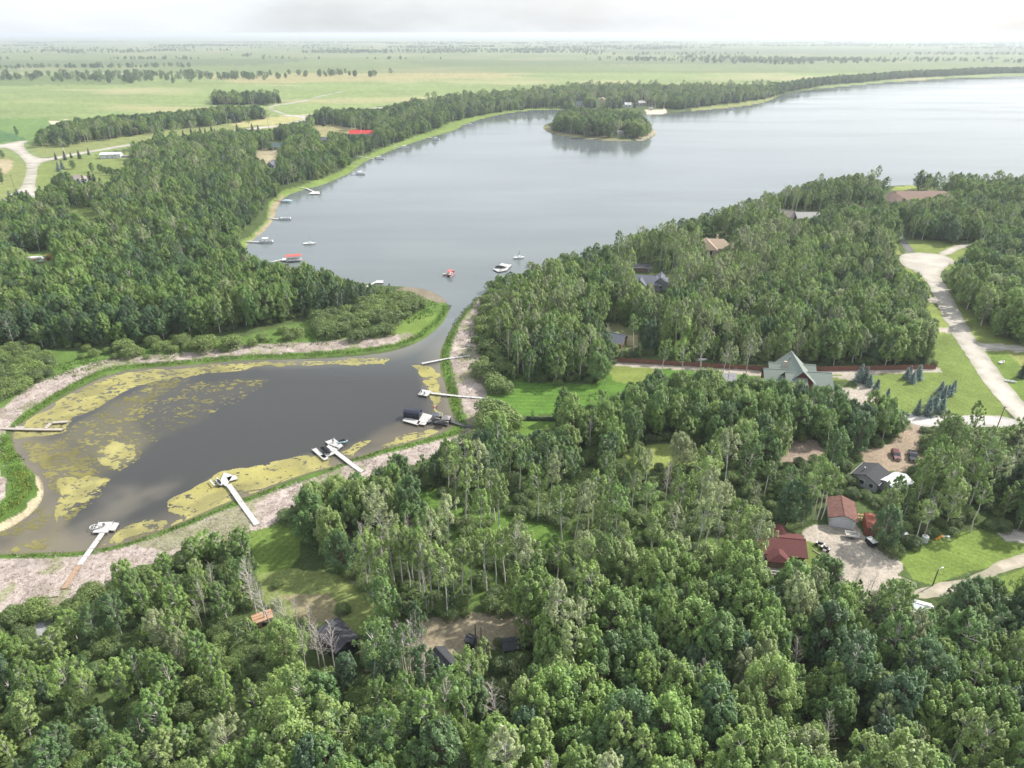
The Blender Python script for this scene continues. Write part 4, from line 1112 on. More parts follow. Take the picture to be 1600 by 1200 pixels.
Z_YOUNG = [[(400, 410), (500, 430), (640, 455), (664, 475), (640, 490), (560, 470), (440, 440), (395, 425)], [(372, 405), (385, 360), (410, 330), (425, 310), (440, 300), (450, 292), (436, 312), (404, 360), (386, 380)],
           [(1288, 330), (1380, 330), (1400, 360), (1290, 360)]]
Z_TALL = [[(640, 700), (1100, 690), (1220, 760), (1230, 960), (1000, 900), (700, 980), (560, 960), (540, 850), (620, 800)], [(400, 930), (560, 950), (820, 985), (820, 1200), (400, 1200)], [(1230, 700), (1560, 700), (1560, 850), (1400, 860), (1230, 830)],
          [(960, 400), (1250, 380), (1250, 480), (960, 500)]]
Z_POP = [[(780, 640), (1000, 620), (1210, 615), (1210, 720), (1000, 760), (780, 720)], [(470, 770), (640, 740), (700, 830), (560, 880), (470, 840)], [(1200, 640), (1420, 660), (1400, 720), (1220, 710)], [(0, 400), (400, 420), (480, 500), (300, 545), (0, 545)]]
rS, rY, rT, rP = raster(Z_SHRUB), raster(Z_YOUNG), raster(Z_TALL), raster(Z_POP)
def populate(sp, y0, y1, xs, far=False):
    gx_ = np.arange(-xs, xs, sp); gy_ = np.arange(y0, y1, sp)
    A, B = np.meshgrid(gx_, gy_)
    x = A.ravel() + (rng.random(A.size) - .5) * sp * .95; y = B.ravel() + (rng.random(A.size) - .5) * sp * .95
    bx, by, d = proj(x, y, 0.5)
    m = look(forestm, bx, by) & ~look(nobase, bx, by)
    x, y, bx, by, d = x[m], y[m], bx[m], by[m], d[m]
    sd_ = water_sd(x, y)
    m = sd_ > 1.5
    x, y, bx, by, d, sd_ = x[m], y[m], bx[m], by[m], d[m], sd_[m]
    df = np.sqrt((x[:, None] - FX[None, :, 0]) ** 2 + (y[:, None] - FX[None, :, 1]) ** 2) - FR[None]
    m = df.min(1) > 1.5
    x, y, bx, by, d, sd_ = x[m], y[m], bx[m], by[m], d[m], sd_[m]
    z = height_from_sd(sd_, x, y)
    n = len(x); q = rng.random(n)
    sh, yo, ta, po = look(rS, bx, by), look(rY, bx, by), look(rT, bx, by), look(rP, bx, by)
    patch = fbm(x, y, 38., 400, 3); patch2 = fbm(x, y, 22., 401, 3)
    kind = np.full(n, 'aspen', dtype='<U8')
    kind[q < .30] = 'poplar'; kind[(q > .30) & (q < .42)] = 'tall'; kind[(q > .42) & (q < .56)] = 'young'
    kind[(q > .975)] = 'snag'
    kind[(patch > .60) & (q < .8)] = 'poplar'
    kind[ta & (q < .50)] = 'tall'; kind[ta & (q >= .5) & (q < .535)] = 'snag'; kind[ta & (q > .90)] = 'young'
    mid = ta & (by > 770) & (by < 985) & (bx > 540) & (bx < 1235)
    kind[mid] = 'tall'; kind[mid & (q < .12)] = 'snag'; kind[mid & (q > .84)] = 'young'
    kind[po & (q < .75)] = 'poplar'
    lowl = (bx < 430) & (by > 860)
    kind[lowl & (q < .34)] = 'young'; kind[lowl & (q > .34) & (q < .52)] = 'willow'; kind[lowl & (q > .52) & (q < .6)] = 'aspen'
    kind[yo] = 'young'; kind[sh] = 'willow'
    left = (by < 560) & (bx < 700)
    kind[left & (q > .90) & (by < 420)] = 'spruce'
    farm = (by < 205)
    kind[farm & (q > .72)] = 'spruce'
    base = {'aspen': 13, 'poplar': 11.5, 'tall': 15.5, 'young': 7.5, 'snag': 11, 'willow': 3.6, 'spruce': 11}
    h = np.array([base[k] for k in kind]) * (.78 + .42 * rng.random(n)) * (.86 + .28 * patch2)
    h[farm] *= 1.15; h[sh & (bx > 470) & (by < 540)] *= 1.35
    h[lowl] *= .72; h *= .80 + .34 * rng.random(n) ** .7
    edge = np.clip(sd_ / 25., .55, 1.0); h *= np.where(kind == 'willow', 1, edge)
    isl = inside(ISLE, x, y); h[isl] = 13 + 6 * rng.random(isl.sum())
    rr = {'aspen': 2.5, 'poplar': 3.3, 'tall': 2.3, 'young': 1.5, 'snag': 1.5, 'willow': 2.3, 'spruce': 1.6}
    r_ = np.array([rr[k] for k in kind]); u0 = np.array([{'aspen': .25, 'poplar': .1, 'tall': .55, 'young': .1, 'snag': .5, 'willow': .1, 'spruce': .05}[k] for k in kind])
    # try the tree, then a smaller one, where it would cover something seen open
    good = ok_tree(x, y, z, h, r_, u0)
    for f in (.72, .5):
        h2 = np.where(good, h, h * f); r2 = np.where(good, r_, r_ * .85)
        g2 = ok_tree(x, y, z, h2, r2, u0)
        new = g2 & ~good
        h[new] = h2[new]
        kind[new & (kind == 'tall')] = 'aspen'
        if f == .5: kind[new & (kind != 'willow')] = 'young'
        good |= g2
    # thinner stands where the photograph shows the ground between trunks
    good &= ~(ta & (by > 690) & (rng.random(n) < .48))
    good &= ~(mid & (rng.random(n) < .22))
    good &= ~(rng.random(n) < .05)
    tint = .44 + 1.0 * (patch2 - .5) + .20 * rng.normal(size=n)
    tint += np.where(kind == 'poplar', -.10, 0) + np.where(kind == 'tall', .24, 0)
    tint += np.where(bx > 760, .10, 0) + np.where((bx > 760) & (by > 380) & (by < 560), .06, 0)
    tint += np.where(rng.random(n) < .03, .4, 0)
    tint[kind == 'spruce'] = .2 + .3 * rng.random((kind == 'spruce').sum())
    tint[kind == 'willow'] = .25 + .4 * rng.random((kind == 'willow').sum())
    tint = np.clip(tint, .02, .98)
    for i in np.nonzero(good)[0]:
        TREES.append((str(kind[i]), x[i], y[i], z[i], h[i], tint[i], bx[i], by[i], d[i]))
populate(3.9, 62, 300, 260)
populate(4.8, 300, 620, 520)
populate(6.5, 620, 1500, 1100)
print('auto trees', len(TREES))

# hand-placed trees: kind, base pixel, height, tint, label, group
MAN = []
def man(kind, px, py, h, tint, label, group=None, cat='tree', wide=1.0):
    MAN.append((kind, px, py, h, tint, label, group, cat, wide))
g_row = 'tall bare-trunked aspens above the straw clearing'
for k, (px, py, h, k2) in enumerate([(574, 922, 17, 'snag'), (583, 930, 17.5, 'tall'), (592, 936, 16, 'tall'), (617, 917, 17, 'snag'), (630, 920, 17, 'tall'), (641, 928, 17, 'tall'), (656, 934, 16, 'snag'), (663, 938, 17.5, 'tall'),
        (671, 950, 18, 'tall'), (677, 953, 17, 'snag'), (688, 948, 16, 'tall'), (699, 964, 18, 'tall'), (712, 946, 16, 'tall'), (724, 940, 17, 'tall'), (737, 930, 15, 'tall'), (761, 932, 17, 'tall'), (775, 915, 15, 'tall'), (790, 918, 16, 'tall'), (648, 915, 15, 'tall'), (605, 905, 15, 'tall')]):
    man(k2, px, py, h, .78, None, g_row)
for (px, py, h, t) in [(1012, 888, 16, .7), (1016, 890, 16, .72)]:
    man('tall', px, py, h, t, 'tall pale-trunked aspen, one of a close pair on the small bright lawn in the wood', 'close pair of aspens on the small lawn')
man('tall', 948, 815, 15, .55, 'white-trunked aspen standing alone in front of the dark poplars in the middle of the photo')
man('tall', 990, 552, 15, .45, 'tall aspen with a bare white trunk beside the grey cabin roof above the red fence')
for (px, py, h) in [(1253, 822, 15), (1270, 812, 16), (1276, 812, 16), (1283, 812, 15)]:
    man('tall', px, py, h, .6, 'slim white-trunked aspen behind the driveway edge left of the worn red-brown garage', 'white aspen trunks left of the garage')
for (px, py, h) in [(1374, 836, 13), (1382, 834, 12.5)]:
    man('tall', px, py, h, .72, 'pale green aspen with white trunk right beside the orange-red container', 'two aspens beside the container')
man('snag', 1442, 846, 12, .5, 'thin dead leaning tree at the upper left edge of the lower right lawn')
for (px, py, h) in [(1498, 792, 14), (1512, 796, 14)]:
    man('tall', px, py, h, .6, 'tall white-trunked aspen in the wood above the lower right lawn', 'pair of white trunks above the lower right lawn')
man('lone', 880, 656, 10.5, .38, 'lone full grey-green poplar standing between the meadow and the small lawn')
man('lone', 868, 656, 4.0, .3, 'small dark bush at the foot of the lone poplar on the meadow', cat='bush')
man('young', 832, 654, 3.0, .2, 'tiny conifer-like tree at the left end of the low hedge')
for (px, py, h, lab) in [(945, 606, 4, 'small dead tree at the lower right edge of the meadow'), (938, 575, 13, 'grey bare tree beside the grey cabin roof, left one'), (946, 560, 13, 'grey bare tree in front of the grey cabin roof')]:
    man('snag', px, py, h, .5, lab)
# bare trees at lower left
for k, (px, py, h) in enumerate([(335, 940, 9), (322, 965, 8), (345, 960, 8), (395, 950, 13), (403, 968, 13), (416, 975, 12), (432, 1000, 14), (445, 1012, 14), (456, 1022, 13), (466, 985, 9), (488, 1015, 11), (500, 1045, 12), (512, 1058, 13), (524, 1052, 13), (478, 1050, 12)]):
    man('snag', px, py, h, .5, None, 'thin bare trees round the black cabin')
for (px, py, h) in [(642, 1060, 13), (632, 1062, 13), (650, 1064, 14), (657, 1060, 13), (664, 1066, 12)]:
    man('snag', px, py, h, .5, 'pale bare tree in the tight clump left of the small black shed', 'clump of pale bare trees left of the black shed')
for (px, py, h) in [(1344, 948, 8), (1326, 934, 7), (1364, 952, 8), (1334, 918, 6.5), (1384, 946, 7), (1356, 935, 7)]:
    man('snag', px, py, h, .5, None, 'thin bare trees on the gravel yard')
# spruces on the right lawn
for (px, py, h, w) in [(1340, 596, 7.2, 1), (1350, 598, 6.6, 1), (1358, 604, 5, 1), (1368, 612, 5.2, 1)]:
    man('spruce', px, py, h, .85, None, 'blue spruces along the drive of the green-roofed house', wide=1.1)
SPR = .85
for (px, py, h) in [(1417, 592, 4.6), (1425, 598, 4.8), (1433, 592, 5.8), (1421, 586, 4)]:
    man('spruce', px, py, h, .95, None, 'clump of blue spruces on the upper right lawn', wide=1.2)
man('spruce', 1387, 618, 3.0, .9, 'small lone blue spruce in the middle of the right lawn', wide=1.3)
for (px, py, h) in [(1432, 648, 6.8), (1449, 650, 7.8), (1457, 640, 8), (1469, 646, 7.2), (1452, 634, 5), (1468, 615, 6), (1478, 619, 5.6), (1488, 612, 5.4), (1472, 625, 7), (1484, 618, 6)]:
    man('spruce', px, py, h * .85, .9, None, 'blue spruces at the lower end of the right lawn', wide=1.05)
man('spruce', 1596, 590, 7, .3, 'dark spruce at the right edge of the photo shading the roadside lawn')
# farm side, upper left
for (px, py, h) in [(257, 221, 8), (268, 220, 10), (277, 221, 11), (288, 220, 12), (301, 219, 13), (308, 218, 11), (316, 217, 13), (323, 217, 12), (332, 216, 14), (338, 216, 11), (353, 214, 8), (372, 212, 14), (385, 211, 9), (396, 210, 13), (405, 211, 12)]:
    man('spruce', px, py, h, .3, None, 'dark spruces along the upper left road', wide=.9)
for (px, py, h) in [(441, 212, 15), (448, 214, 14), (456, 216, 15), (464, 216, 14), (472, 215, 19), (480, 216, 15), (486, 213, 14), (489, 196, 12)]:
    man('spruce', px, py, h, .15, None, 'dark spruce clump where the farm roads meet')
for (px, py, h) in [(501, 195, 17), (506, 197, 15), (512, 194, 17), (518, 193, 16), (525, 194, 16), (532, 192, 15), (543, 194, 18), (549, 192, 15), (555, 192, 14), (563, 196, 17), (571, 196, 18), (580, 194, 16)]:
    man('spruce', px, py, h, .15, None, 'dark spruces behind the red-roofed house')
for (px, py, h, t) in [(92, 268, 9, .9), (98, 264, 8, .95), (88, 250, 7, .3), (102, 250, 9, .3), (139, 242, 7, .25), (125, 248, 8, .4), (112, 247, 6, .4)]:
    man('spruce', px, py, h, t, None, 'spruces at the corner of the big farm lawn')
for (px, py, h, lab) in [(115, 264, 7, 'dark round tree on the farm lawn, nearest the road'), (144, 268, 7, 'dark round tree in the middle of the farm lawn'), (28, 212, 10, 'dark round tree alone in the field by the gravel road'), (5, 247, 7, 'small dark tree left of the upper left road'), (4, 288, 14, 'dark tree at the left edge beside the gravel road'), (198, 263, 6, 'light bush below the long white shed')]:
    man('poplar', px, py, h, .15, lab, wide=.9)
for k in range(12):
    man('poplar', 157 + k * 5.2, 269 + k * 1.6 + (k % 3) * .7, 6.5, .18 + .03 * (k % 3), None, 'dark hedge of round trees across the farm lawn', wide=.8)
for (px, py, h, t) in [(24, 330, 14, .8), (34, 328, 15, .85), (42, 332, 12, .9), (50, 326, 13, .3), (14, 338, 12, .9), (58, 334, 11, .3), (70, 318, 13, .15), (78, 322, 14, .15), (88, 316, 11, .1), (6, 345, 12, .9), (97, 320, 9, .1)]:
    man('spruce', px, py, h, t, None, 'spruces below the end of the left gravel road')
for (px, py, h) in [(135, 300, 13), (145, 296, 14), (152, 298, 13), (160, 302, 12), (128, 304, 12)]:
    man('spruce', px, py, h, .1, None, 'dark spruces in front of the grey farmhouse')
# shrubs near the pond
for (px, py, h) in [(128, 560, 2.4), (136, 548, 3), (148, 556, 3.4), (168, 552, 3), (180, 560, 2.5), (195, 548, 6), (205, 556, 5), (216, 554, 3.5), (186, 544, 4), (240, 540, 5), (250, 548, 4.5), (262, 545, 4), (272, 550, 3.5), (286, 540, 6), (298, 546, 4),
                   (318, 548, 7), (324, 542, 6), (362, 544, 6.5), (368, 538, 5), (395, 540, 4), (410, 532, 4), (444, 520, 4), (452, 530, 4), (463, 526, 5), (350, 548, 3), (230, 560, 2)]:
    man('willow', px, py, h * .8, .55, None, 'round willow bushes above the far pond edge', cat='bush')
for (px, py, h) in [(502, 520, 4.5), (512, 526, 5), (525, 524, 5.5), (538, 522, 5), (556, 532, 4.5), (566, 528, 4.2), (590, 524, 4), (600, 520, 4.5), (608, 522, 4)]:
    man('willow', px, py, h, .35, None, 'dark willow bushes at the foot of the spit wood', cat='bush')
for (px, py, h) in [(766, 500, 5), (762, 520, 3), (770, 530, 4), (742, 535, 2.5), (762, 552, 5.5), (776, 556, 4), (756, 568, 3), (752, 585, 5), (760, 592, 6), (768, 600, 5), (775, 610, 5), (790, 612, 4), (782, 600, 3), (745, 700, 5), (768, 655, 7), (780, 660, 6), (765, 672, 6), (792, 668, 6)]:
    man('willow', px, py, h, .45, None, 'willow bushes along the meadow side of the channel reeds', cat='bush')

# ------------------------------------------------------------------ place the trees
def region(px, py):
    if px < 700 and py < 232: return 'by the upper left farm fields'
    if 840 < px < 1030 and 180 < py < 225: return 'on the small lake island'
    if py < 185: return 'on the far lake shore'
    if px < 720 and py < 440: return 'in the wood beside the farm'
    if px < 720 and py < 640: return 'in the wood above the pond'
    if px > 1480 and py < 640: return 'right of the curved road'
    if py < 460: return 'on the wooded lake point'
    if py < 640: return 'in the wood above the fence'
    if px > 1240 and py < 860: return 'in the wood by the garage'
    if px > 1420: return 'at the bottom right corner'
    if px > 1240: return 'in front of the gravel yard'
    if py < 780 and px > 700: return 'in the wood below the meadow'
    if px < 200: return 'in the bottom left corner'
    if px < 380: return 'left of the orange shed'
    if px < 640: return 'around the black cabin'
    if px < 860: return 'around the straw clearing'
    if py < 880 and px < 1030: return 'around the small middle lawns'
    if py < 900: return 'left of the dark red roof'
    if py < 1000: return 'below the small middle lawns' if px < 1060 else 'below the dark red roof'
    return 'along the bottom edge'
NAME = {'aspen': ('aspen_tree', 'leafy aspen'), 'tall': ('aspen_tree', 'tall bare-stemmed aspen'), 'poplar': ('poplar_tree', 'broad poplar'), 'young': ('young_tree', 'slim young tree'),
        'snag': ('bare_tree', 'bare dead tree'), 'spruce': ('spruce_tree', 'spruce'), 'willow': ('willow_bush', 'willow bush'), 'lone': ('poplar_tree', 'full poplar')}
def tone(kind, t):
    if kind == 'snag': return 'grey'
    if kind == 'spruce': return 'blue-grey' if t > .7 else 'dark green'
    if kind == 'willow': return 'fresh green' if t > .45 else 'dull green'
    return 'dark' if t < .25 else 'green' if t < .5 else 'light green' if t < .72 else 'yellowish' if t < .86 else 'pale greyish'
def place_tree(kind, x, y, z, h, tint, label, group, cat, wide=1.0):
    cm, tm, jo, H = rnd.choice(VAR[kind])
    nm = NAME[kind][0]
    o = thing(nm, label, cat, (x, y, z - .05), rnd.random() * 6.283, group)
    s = h / H; w = s * wide * rnd.uniform(.92, 1.12)
    if kind in ('aspen', 'poplar', 'tall'): w = max(w, .72 * wide)
    o.scale = (w * rnd.uniform(.88, 1.14), w, s); o.rotation_euler = (rnd.gauss(0, .04), rnd.gauss(0, .04), o.rotation_euler[2])
    t = link(bpy.data.objects.new('stems' if kind == 'willow' else 'trunk', tm), o)
    c = link(bpy.data.objects.new('branches' if kind == 'snag' else 'crown', cm), o)
    c['tint'] = float(tint); t['tint'] = float(tint)
    return o
ORD = ['aspen', 'tall', 'poplar', 'young', 'snag', 'willow', 'spruce', 'lone']
taken = []
NTH = ['leftmost', 'second from the left', 'third from the left', 'fourth from the left', 'fifth from the left', 'sixth from the left', 'seventh from the left', 'eighth from the left', 'ninth from the left', 'tenth from the left', 'eleventh from the left', 'twelfth from the left', 'thirteenth from the left', 'fourteenth from the left', 'fifteenth from the left', 'sixteenth from the left'] + [w + ' from the left' for w in 'seventeenth eighteenth nineteenth twentieth twenty-first twenty-second twenty-third twenty-fourth twenty-fifth twenty-sixth twenty-seventh'.split()]
def nth(k, n): return 'rightmost' if k == n - 1 and n > 1 else NTH[k] if k < len(NTH) else 'one'
groups_ = {}
for i_, m_ in enumerate(MAN):
    if m_[6]: groups_.setdefault(m_[6], []).append((m_[1] + m_[2] * .001, i_))
for g_, lst in groups_.items():
    lst.sort()
    if len(lst) > 27: continue
    for k_, (_, i_) in enumerate(lst):
        m_ = list(MAN[i_]); m_[5] = '%s of the %s' % (nth(k_, len(lst)), g_); MAN[i_] = tuple(m_)
for (kind, px, py, h, tint, label, group, cat, wide) in MAN:
    x, y, z = on_ground(px, py)
    taken.append((x, y))
    if label is None:
        label = 'one of the ' + group
    if group is None: group = None
    place_tree(kind, x, y, z, h, tint + rnd.uniform(-.05, .05), label, group, cat, wide)
taken = np.array(taken)
TREES = [t for t in TREES if ((taken[:, 0] - t[1]) ** 2 + (taken[:, 1] - t[2]) ** 2).min() > (2.2 if t[0] != 'willow' else 4)]
# the largest in view become things of their own
def shown(t):
    k, x, y, z, h, ti, bx, by, d = t
    px, py, dd = proj(x, y, z + h * .7)
    return h / d if (0 < px < 1600 and 140 < py < 1075) else 0
LIM = {'tree': 262, 'bush': 52, 'spruce': 27, 'snag': 60}
cls = lambda k: 'bush' if k == 'willow' else 'spruce' if k == 'spruce' else 'snag' if k == 'snag' else 'tree'
order = sorted(range(len(TREES)), key=lambda i: -shown(TREES[i]))
cnt = {k: 0 for k in LIM}; indiv = set()
for i in order:
    c = cls(TREES[i][0])
    if shown(TREES[i]) > 0 and cnt[c] < LIM[c]:
        cnt[c] += 1; indiv.add(i)
LAB = {}
for i in sorted(indiv):
    kind, x, y, z, h, ti, bx, by, d = TREES[i]
    lab = ' '.join(w for w in ['large' if h > 14 else 'small' if h < 8 and kind != 'willow' else '', tone(kind, ti), NAME[kind][1], region(bx, by)] if w)
    LAB.setdefault(lab, []).append((bx, i))
FINAL = {}
for lab, lst in LAB.items():
    lst.sort()
    for k_, (_, i) in enumerate(lst):
        FINAL[i] = lab if len(lst) == 1 or len(lst) > 27 else '%s %s' % (nth(k_, len(lst)), lab)
for i in sorted(indiv):
    kind, x, y, z, h, ti, bx, by, d = TREES[i]
    base_ = ' '.join(w for w in ['large' if h > 14 else 'small' if h < 8 and kind != 'willow' else '', tone(kind, ti), NAME[kind][1], region(bx, by)] if w)
    place_tree(kind, x, y, z, h, ti, FINAL[i], base_.replace(NAME[kind][1], {'leafy aspen': 'leafy aspens', 'tall bare-stemmed aspen': 'tall bare-stemmed aspens', 'broad poplar': 'broad poplars', 'slim young tree': 'slim young trees', 'bare dead tree': 'bare dead trees', 'spruce': 'spruces', 'willow bush': 'willow bushes', 'full poplar': 'full poplars'}[NAME[kind][1]]), 'bush' if kind == 'willow' else 'tree')
    continue
    size = 'large' if h > 15 else 'small' if h < 8 and kind != 'willow' else ''
    lab = ' '.join(w for w in [size, tone(kind, ti), NAME[kind][1], region(bx, by)] if w)
    place_tree(kind, x, y, z, h, ti, lab, lab.replace(' in ', 's in ', 1) if ' in ' in lab else lab + ' group', 'bush' if kind == 'willow' else 'tree')

def scatter_object(name, protos, pts, rot, scl, idx, tint):
    """one object: tree shapes set out on points by geometry nodes"""
    pc_ = bpy.data.collections.new(name + '_shapes')
    for j, p in enumerate(protos):
        p.name = '%s_shape_%02d' % (name, j)
        pc_.objects.link(p)
    n = len(pts)
    me = bpy.data.meshes.new(name); me.vertices.add(n)
    me.vertices.foreach_set('co', np.asarray(pts, np.float32).ravel())
    for an, ty, dat in (('turn', 'FLOAT_VECTOR', np.column_stack([rng.normal(size=len(pts)) * .05, rng.normal(size=len(pts)) * .05, rot])), ('tint', 'FLOAT', tint), ('pick', 'INT', idx), ('size', 'FLOAT_VECTOR', scl)):
        a = me.attributes.new(an, ty, 'POINT')
        if ty == 'FLOAT_VECTOR': a.data.foreach_set('vector', np.asarray(dat, np.float32).ravel())
        else: a.data.foreach_set('value', np.asarray(dat, np.float32 if ty == 'FLOAT' else np.int32).ravel())
    o = struct(name, me, 'stuff')
    ng = bpy.data.node_groups.new(name, 'GeometryNodeTree')
    ng.interface.new_socket('Geometry', in_out='INPUT', socket_type='NodeSocketGeometry')
    ng.interface.new_socket('Geometry', in_out='OUTPUT', socket_type='NodeSocketGeometry')
    N = ng.nodes; L = ng.links
    gi = N.new('NodeGroupInput'); go = N.new('NodeGroupOutput')
    ip = N.new('GeometryNodeInstanceOnPoints'); ip.inputs['Pick Instance'].default_value = True
    ci = N.new('GeometryNodeCollectionInfo'); ci.inputs['Collection'].default_value = pc_
    ci.inputs['Separate Children'].default_value = True; ci.inputs['Reset Children'].default_value = True
    def attr(nm, ty):
        a = N.new('GeometryNodeInputNamedAttribute'); a.data_type = ty; a.inputs['Name'].default_value = nm
        return a.outputs['Attribute']
    er = N.new('FunctionNodeEulerToRotation'); L.new(attr('turn', 'FLOAT_VECTOR'), er.inputs[0])
    L.new(gi.outputs[0], ip.inputs['Points']); L.new(ci.outputs[0], ip.inputs['Instance'])
    L.new(attr('pick', 'INT'), ip.inputs['Instance Index']); L.new(er.outputs[0], ip.inputs['Rotation'])
    L.new(attr('size', 'FLOAT_VECTOR'), ip.inputs['Scale'])
    L.new(ip.outputs[0], go.inputs[0])
    md = o.modifiers.new('scatter', 'NODES'); md.node_group = ng
    return o
protos = []; pidx = {}
for k in ORD:
    pidx[k] = []
    for (cm, tm, jo, H) in VAR[k]:
        pidx[k].append((len(protos), H)); protos.append(jo)
P_, Ro, Sc, Ix, Ti = [], [], [], [], []
for i, (kind, x, y, z, h, ti, bx, by, d) in enumerate(TREES):
    if i in indiv: continue
    j, H = rnd.choice(pidx[kind])
    s = h / H; w = s * rnd.uniform(.92, 1.15)
    if kind in ('aspen', 'poplar', 'tall'): w = max(w, .78)
    if y > 620: w *= 1.35
    P_.append((x, y, z - .05)); Ro.append(rnd.random() * 6.283); Sc.append((w * rnd.uniform(.85, 1.18), w, s)); Ix.append(j); Ti.append(ti)
wo = scatter_object('woodland', protos, P_, Ro, Sc, Ix, Ti)
print('woodland', len(P_))
# undergrowth inside the woods
gx_, gy_ = np.meshgrid(np.arange(-240, 240, 3.4), np.arange(62, 300, 3.4))
ux = gx_.ravel() + (rng.random(gx_.size) - .5) * 3.2; uy = gy_.ravel() + (rng.random(gx_.size) - .5) * 3.2
bx, by, d = proj(ux, uy, .5)
_, ty_, _ = proj(ux, uy, 2.5)
m = look(forestm, bx, by) & ~look(nobase, bx, by) & ~look(openm, bx, by) & ~look(openm, bx, ty_)
ux, uy = ux[m], uy[m]
sd_ = water_sd(ux, uy); m = sd_ > 3; ux, uy, sd_ = ux[m], uy[m], sd_[m]
df = np.sqrt((ux[:, None] - FX[None, :, 0]) ** 2 + (uy[:, None] - FX[None, :, 1]) ** 2) - FR[None]
m = df.min(1) > .5; ux, uy, sd_ = ux[m], uy[m], sd_[m]
uz = height_from_sd(sd_, ux, uy); n = len(ux)
wp = []
for (cm, tm, jo, H) in VAR['willow']:
    wp.append(bpy.data.objects.new('undergrowth', jo.data))
us = .35 + .5 * rng.random(n)
scatter_object('undergrowth', wp, np.stack([ux, uy, uz], 1), rng.random(n) * 6.28, np.stack([us * 1.1, us * 1.1, us], 1), rng.integers(0, 4, n), .1 + .45 * rng.random(n))
# far woods and hedgerows toward the horizon, beyond the farm land
fp = []
for k in range(5200):
    yy = 1450 * (1 + rng.random() * 6) ; xx = (rng.random() - .5) * 2.4 * yy
    b_ = fbm(np.array([xx]), np.array([yy * 2.2]), 900., 500, 3)[0]
    line = abs(((yy + 60 * math.sin(xx / 700.)) % 820) - 60) < 25 and b_ > .42
    if not (b_ > .60 or line): continue
    fp.append((xx, yy))
    for q in range(9):
        fp.append((xx + rng.normal() * 75, yy + rng.normal() * 12))
# far shore right across the lake
for px in np.arange(1150, 2900, 1.0):
    x0, y0 = gz(px, float(np.interp(px, [1150, 1225, 1290, 1400, 1550, 1800, 2300, 3000], [160, 144, 134, 124, 116, 110, 106, 108])))
    for q in range(3): fp.append((x0 + rng.normal() * 8, y0 + abs(rng.normal()) * 25))
fp = np.array(fp); wd = water_sd(fp[:, 0], fp[:, 1]); bx, by, d = proj(fp[:, 0], fp[:, 1], 0)
m = (wd > 4) & (by < 149) & ~look(openm, bx, by - 4)
fp = fp[m]; n = len(fp)
fi = [j for k in ('poplar', 'aspen') for j, _h in pidx[k]]
pr2 = [bpy.data.objects.new('far_tree', protos[j].data) for j in fi]
fs = .7 + .6 * rng.random(n)
scatter_object('far_woods', pr2, np.column_stack([fp, np.full(n, .5)]), rng.random(n) * 6.28, np.stack([fs * 1.5, fs * 1.5, fs], 1), rng.integers(0, len(pr2), n), .1 + .3 * rng.random(n))
print('far', n)

# ------------------------------------------------------------------ reeds, sedge and meadow tufts (nobody could count them)
def blades(name, xy, h, w, colr, spread=.35, nb=3, lie=0.0):
    n = len(xy); z = np.maximum(ground_z(xy[:, 0], xy[:, 1]), 0) - .02
    V = []; C = []
    for b in range(nb):
        a = rng.random(n) * 6.283; ex = np.cos(a); ey = np.sin(a)
        ox = (rng.random(n) - .5) * spread * 2; oy = (rng.random(n) - .5) * spread * 2
        hh = h * (.45 + .95 * rng.random(n)); ww = w * (.7 + .6 * rng.random(n))
        ln = (rng.random(n) * .5 + lie) * hh
        la = rng.random(n) * 6.283
        bx_, by_ = xy[:, 0] + ox, xy[:, 1] + oy
        V.append(np.stack([np.stack([bx_ - ex * ww, by_ - ey * ww, z], 1), np.stack([bx_ + ex * ww, by_ + ey * ww, z], 1),
                           np.stack([bx_ + np.cos(la) * ln, by_ + np.sin(la) * ln, z + hh * (1 - .5 * lie)], 1)], 1))
        C.append(np.repeat(colr * (.7 + .6 * rng.random(n))[:, None], 3, 0))
    V = np.concatenate(V).reshape(-1, 3); C = np.concatenate(C)
    return struct(name, np_mesh(name, V, np.arange(len(V)).reshape(-1, 3), [REED], {'soil': ('FLOAT_COLOR', 'POINT', C)}), 'stuff')
pts = []; cols_ = []; hs = []
for (pl, hw) in RIBBON:
    P = G(pl)
    x0, y0 = P.min(0) - hw; x1, y1 = P.max(0) + hw
    k = int((x1 - x0) * (y1 - y0) * 4)
    a = x0 + rng.random(k) * (x1 - x0); b = y0 + rng.random(k) * (y1 - y0)
    d = segdist(P, a, b, closed=False)
    m = (d < hw * (.12 + 1.0 * fbm(a, b, 3, 601, 3)) * (np.clip((fbm(a, b, 9, 602, 2) - .36) * 8, 0, 1) if hw < 1.6 else 1)) & (water_sd(a, b) > -1.2)
    a = a[m]; b = b[m]
    yel = (fbm(a, b, 6., 610, 2) > .60)[:, None]
    strong = .55 if hw > 3 else .35 if (pl[0][0] > 700) else .04
    c = np.tile(np.array([.13, .20, .045]), (len(a), 1))
    c = np.where(yel & (rng.random(len(a)) < strong)[:, None], np.array([.28, .27, .05])[None], c)
    pts.append(np.stack([a, b], 1)); cols_.append(c)
pts = np.vstack(pts); cols_ = np.vstack(cols_)
blades('green_reeds', pts, .6, .10, cols_, .3, 2)
print('green reeds', len(pts))
def in_soil_region(polys, dens_, seed):
    out = []
    for p in polys:
        P = G(p); x0, y0 = P.min(0); x1, y1 = P.max(0)
        k = int((x1 - x0) * (y1 - y0) * dens_)
        a = x0 + rng.random(k) * (x1 - x0); b = y0 + rng.random(k) * (y1 - y0)
        m = inside(P, a, b); out.append(np.stack([a[m], b[m]], 1))
    return np.vstack(out)
rp = [p for p, c, w in PAINT if c is C_REEDS]
rp = [[(max(-160, x), y) for x, y in p] for p in rp]
q = in_soil_region(rp, 3.0, 1)
wd = water_sd(q[:, 0], q[:, 1]); q = q[wd > .6]
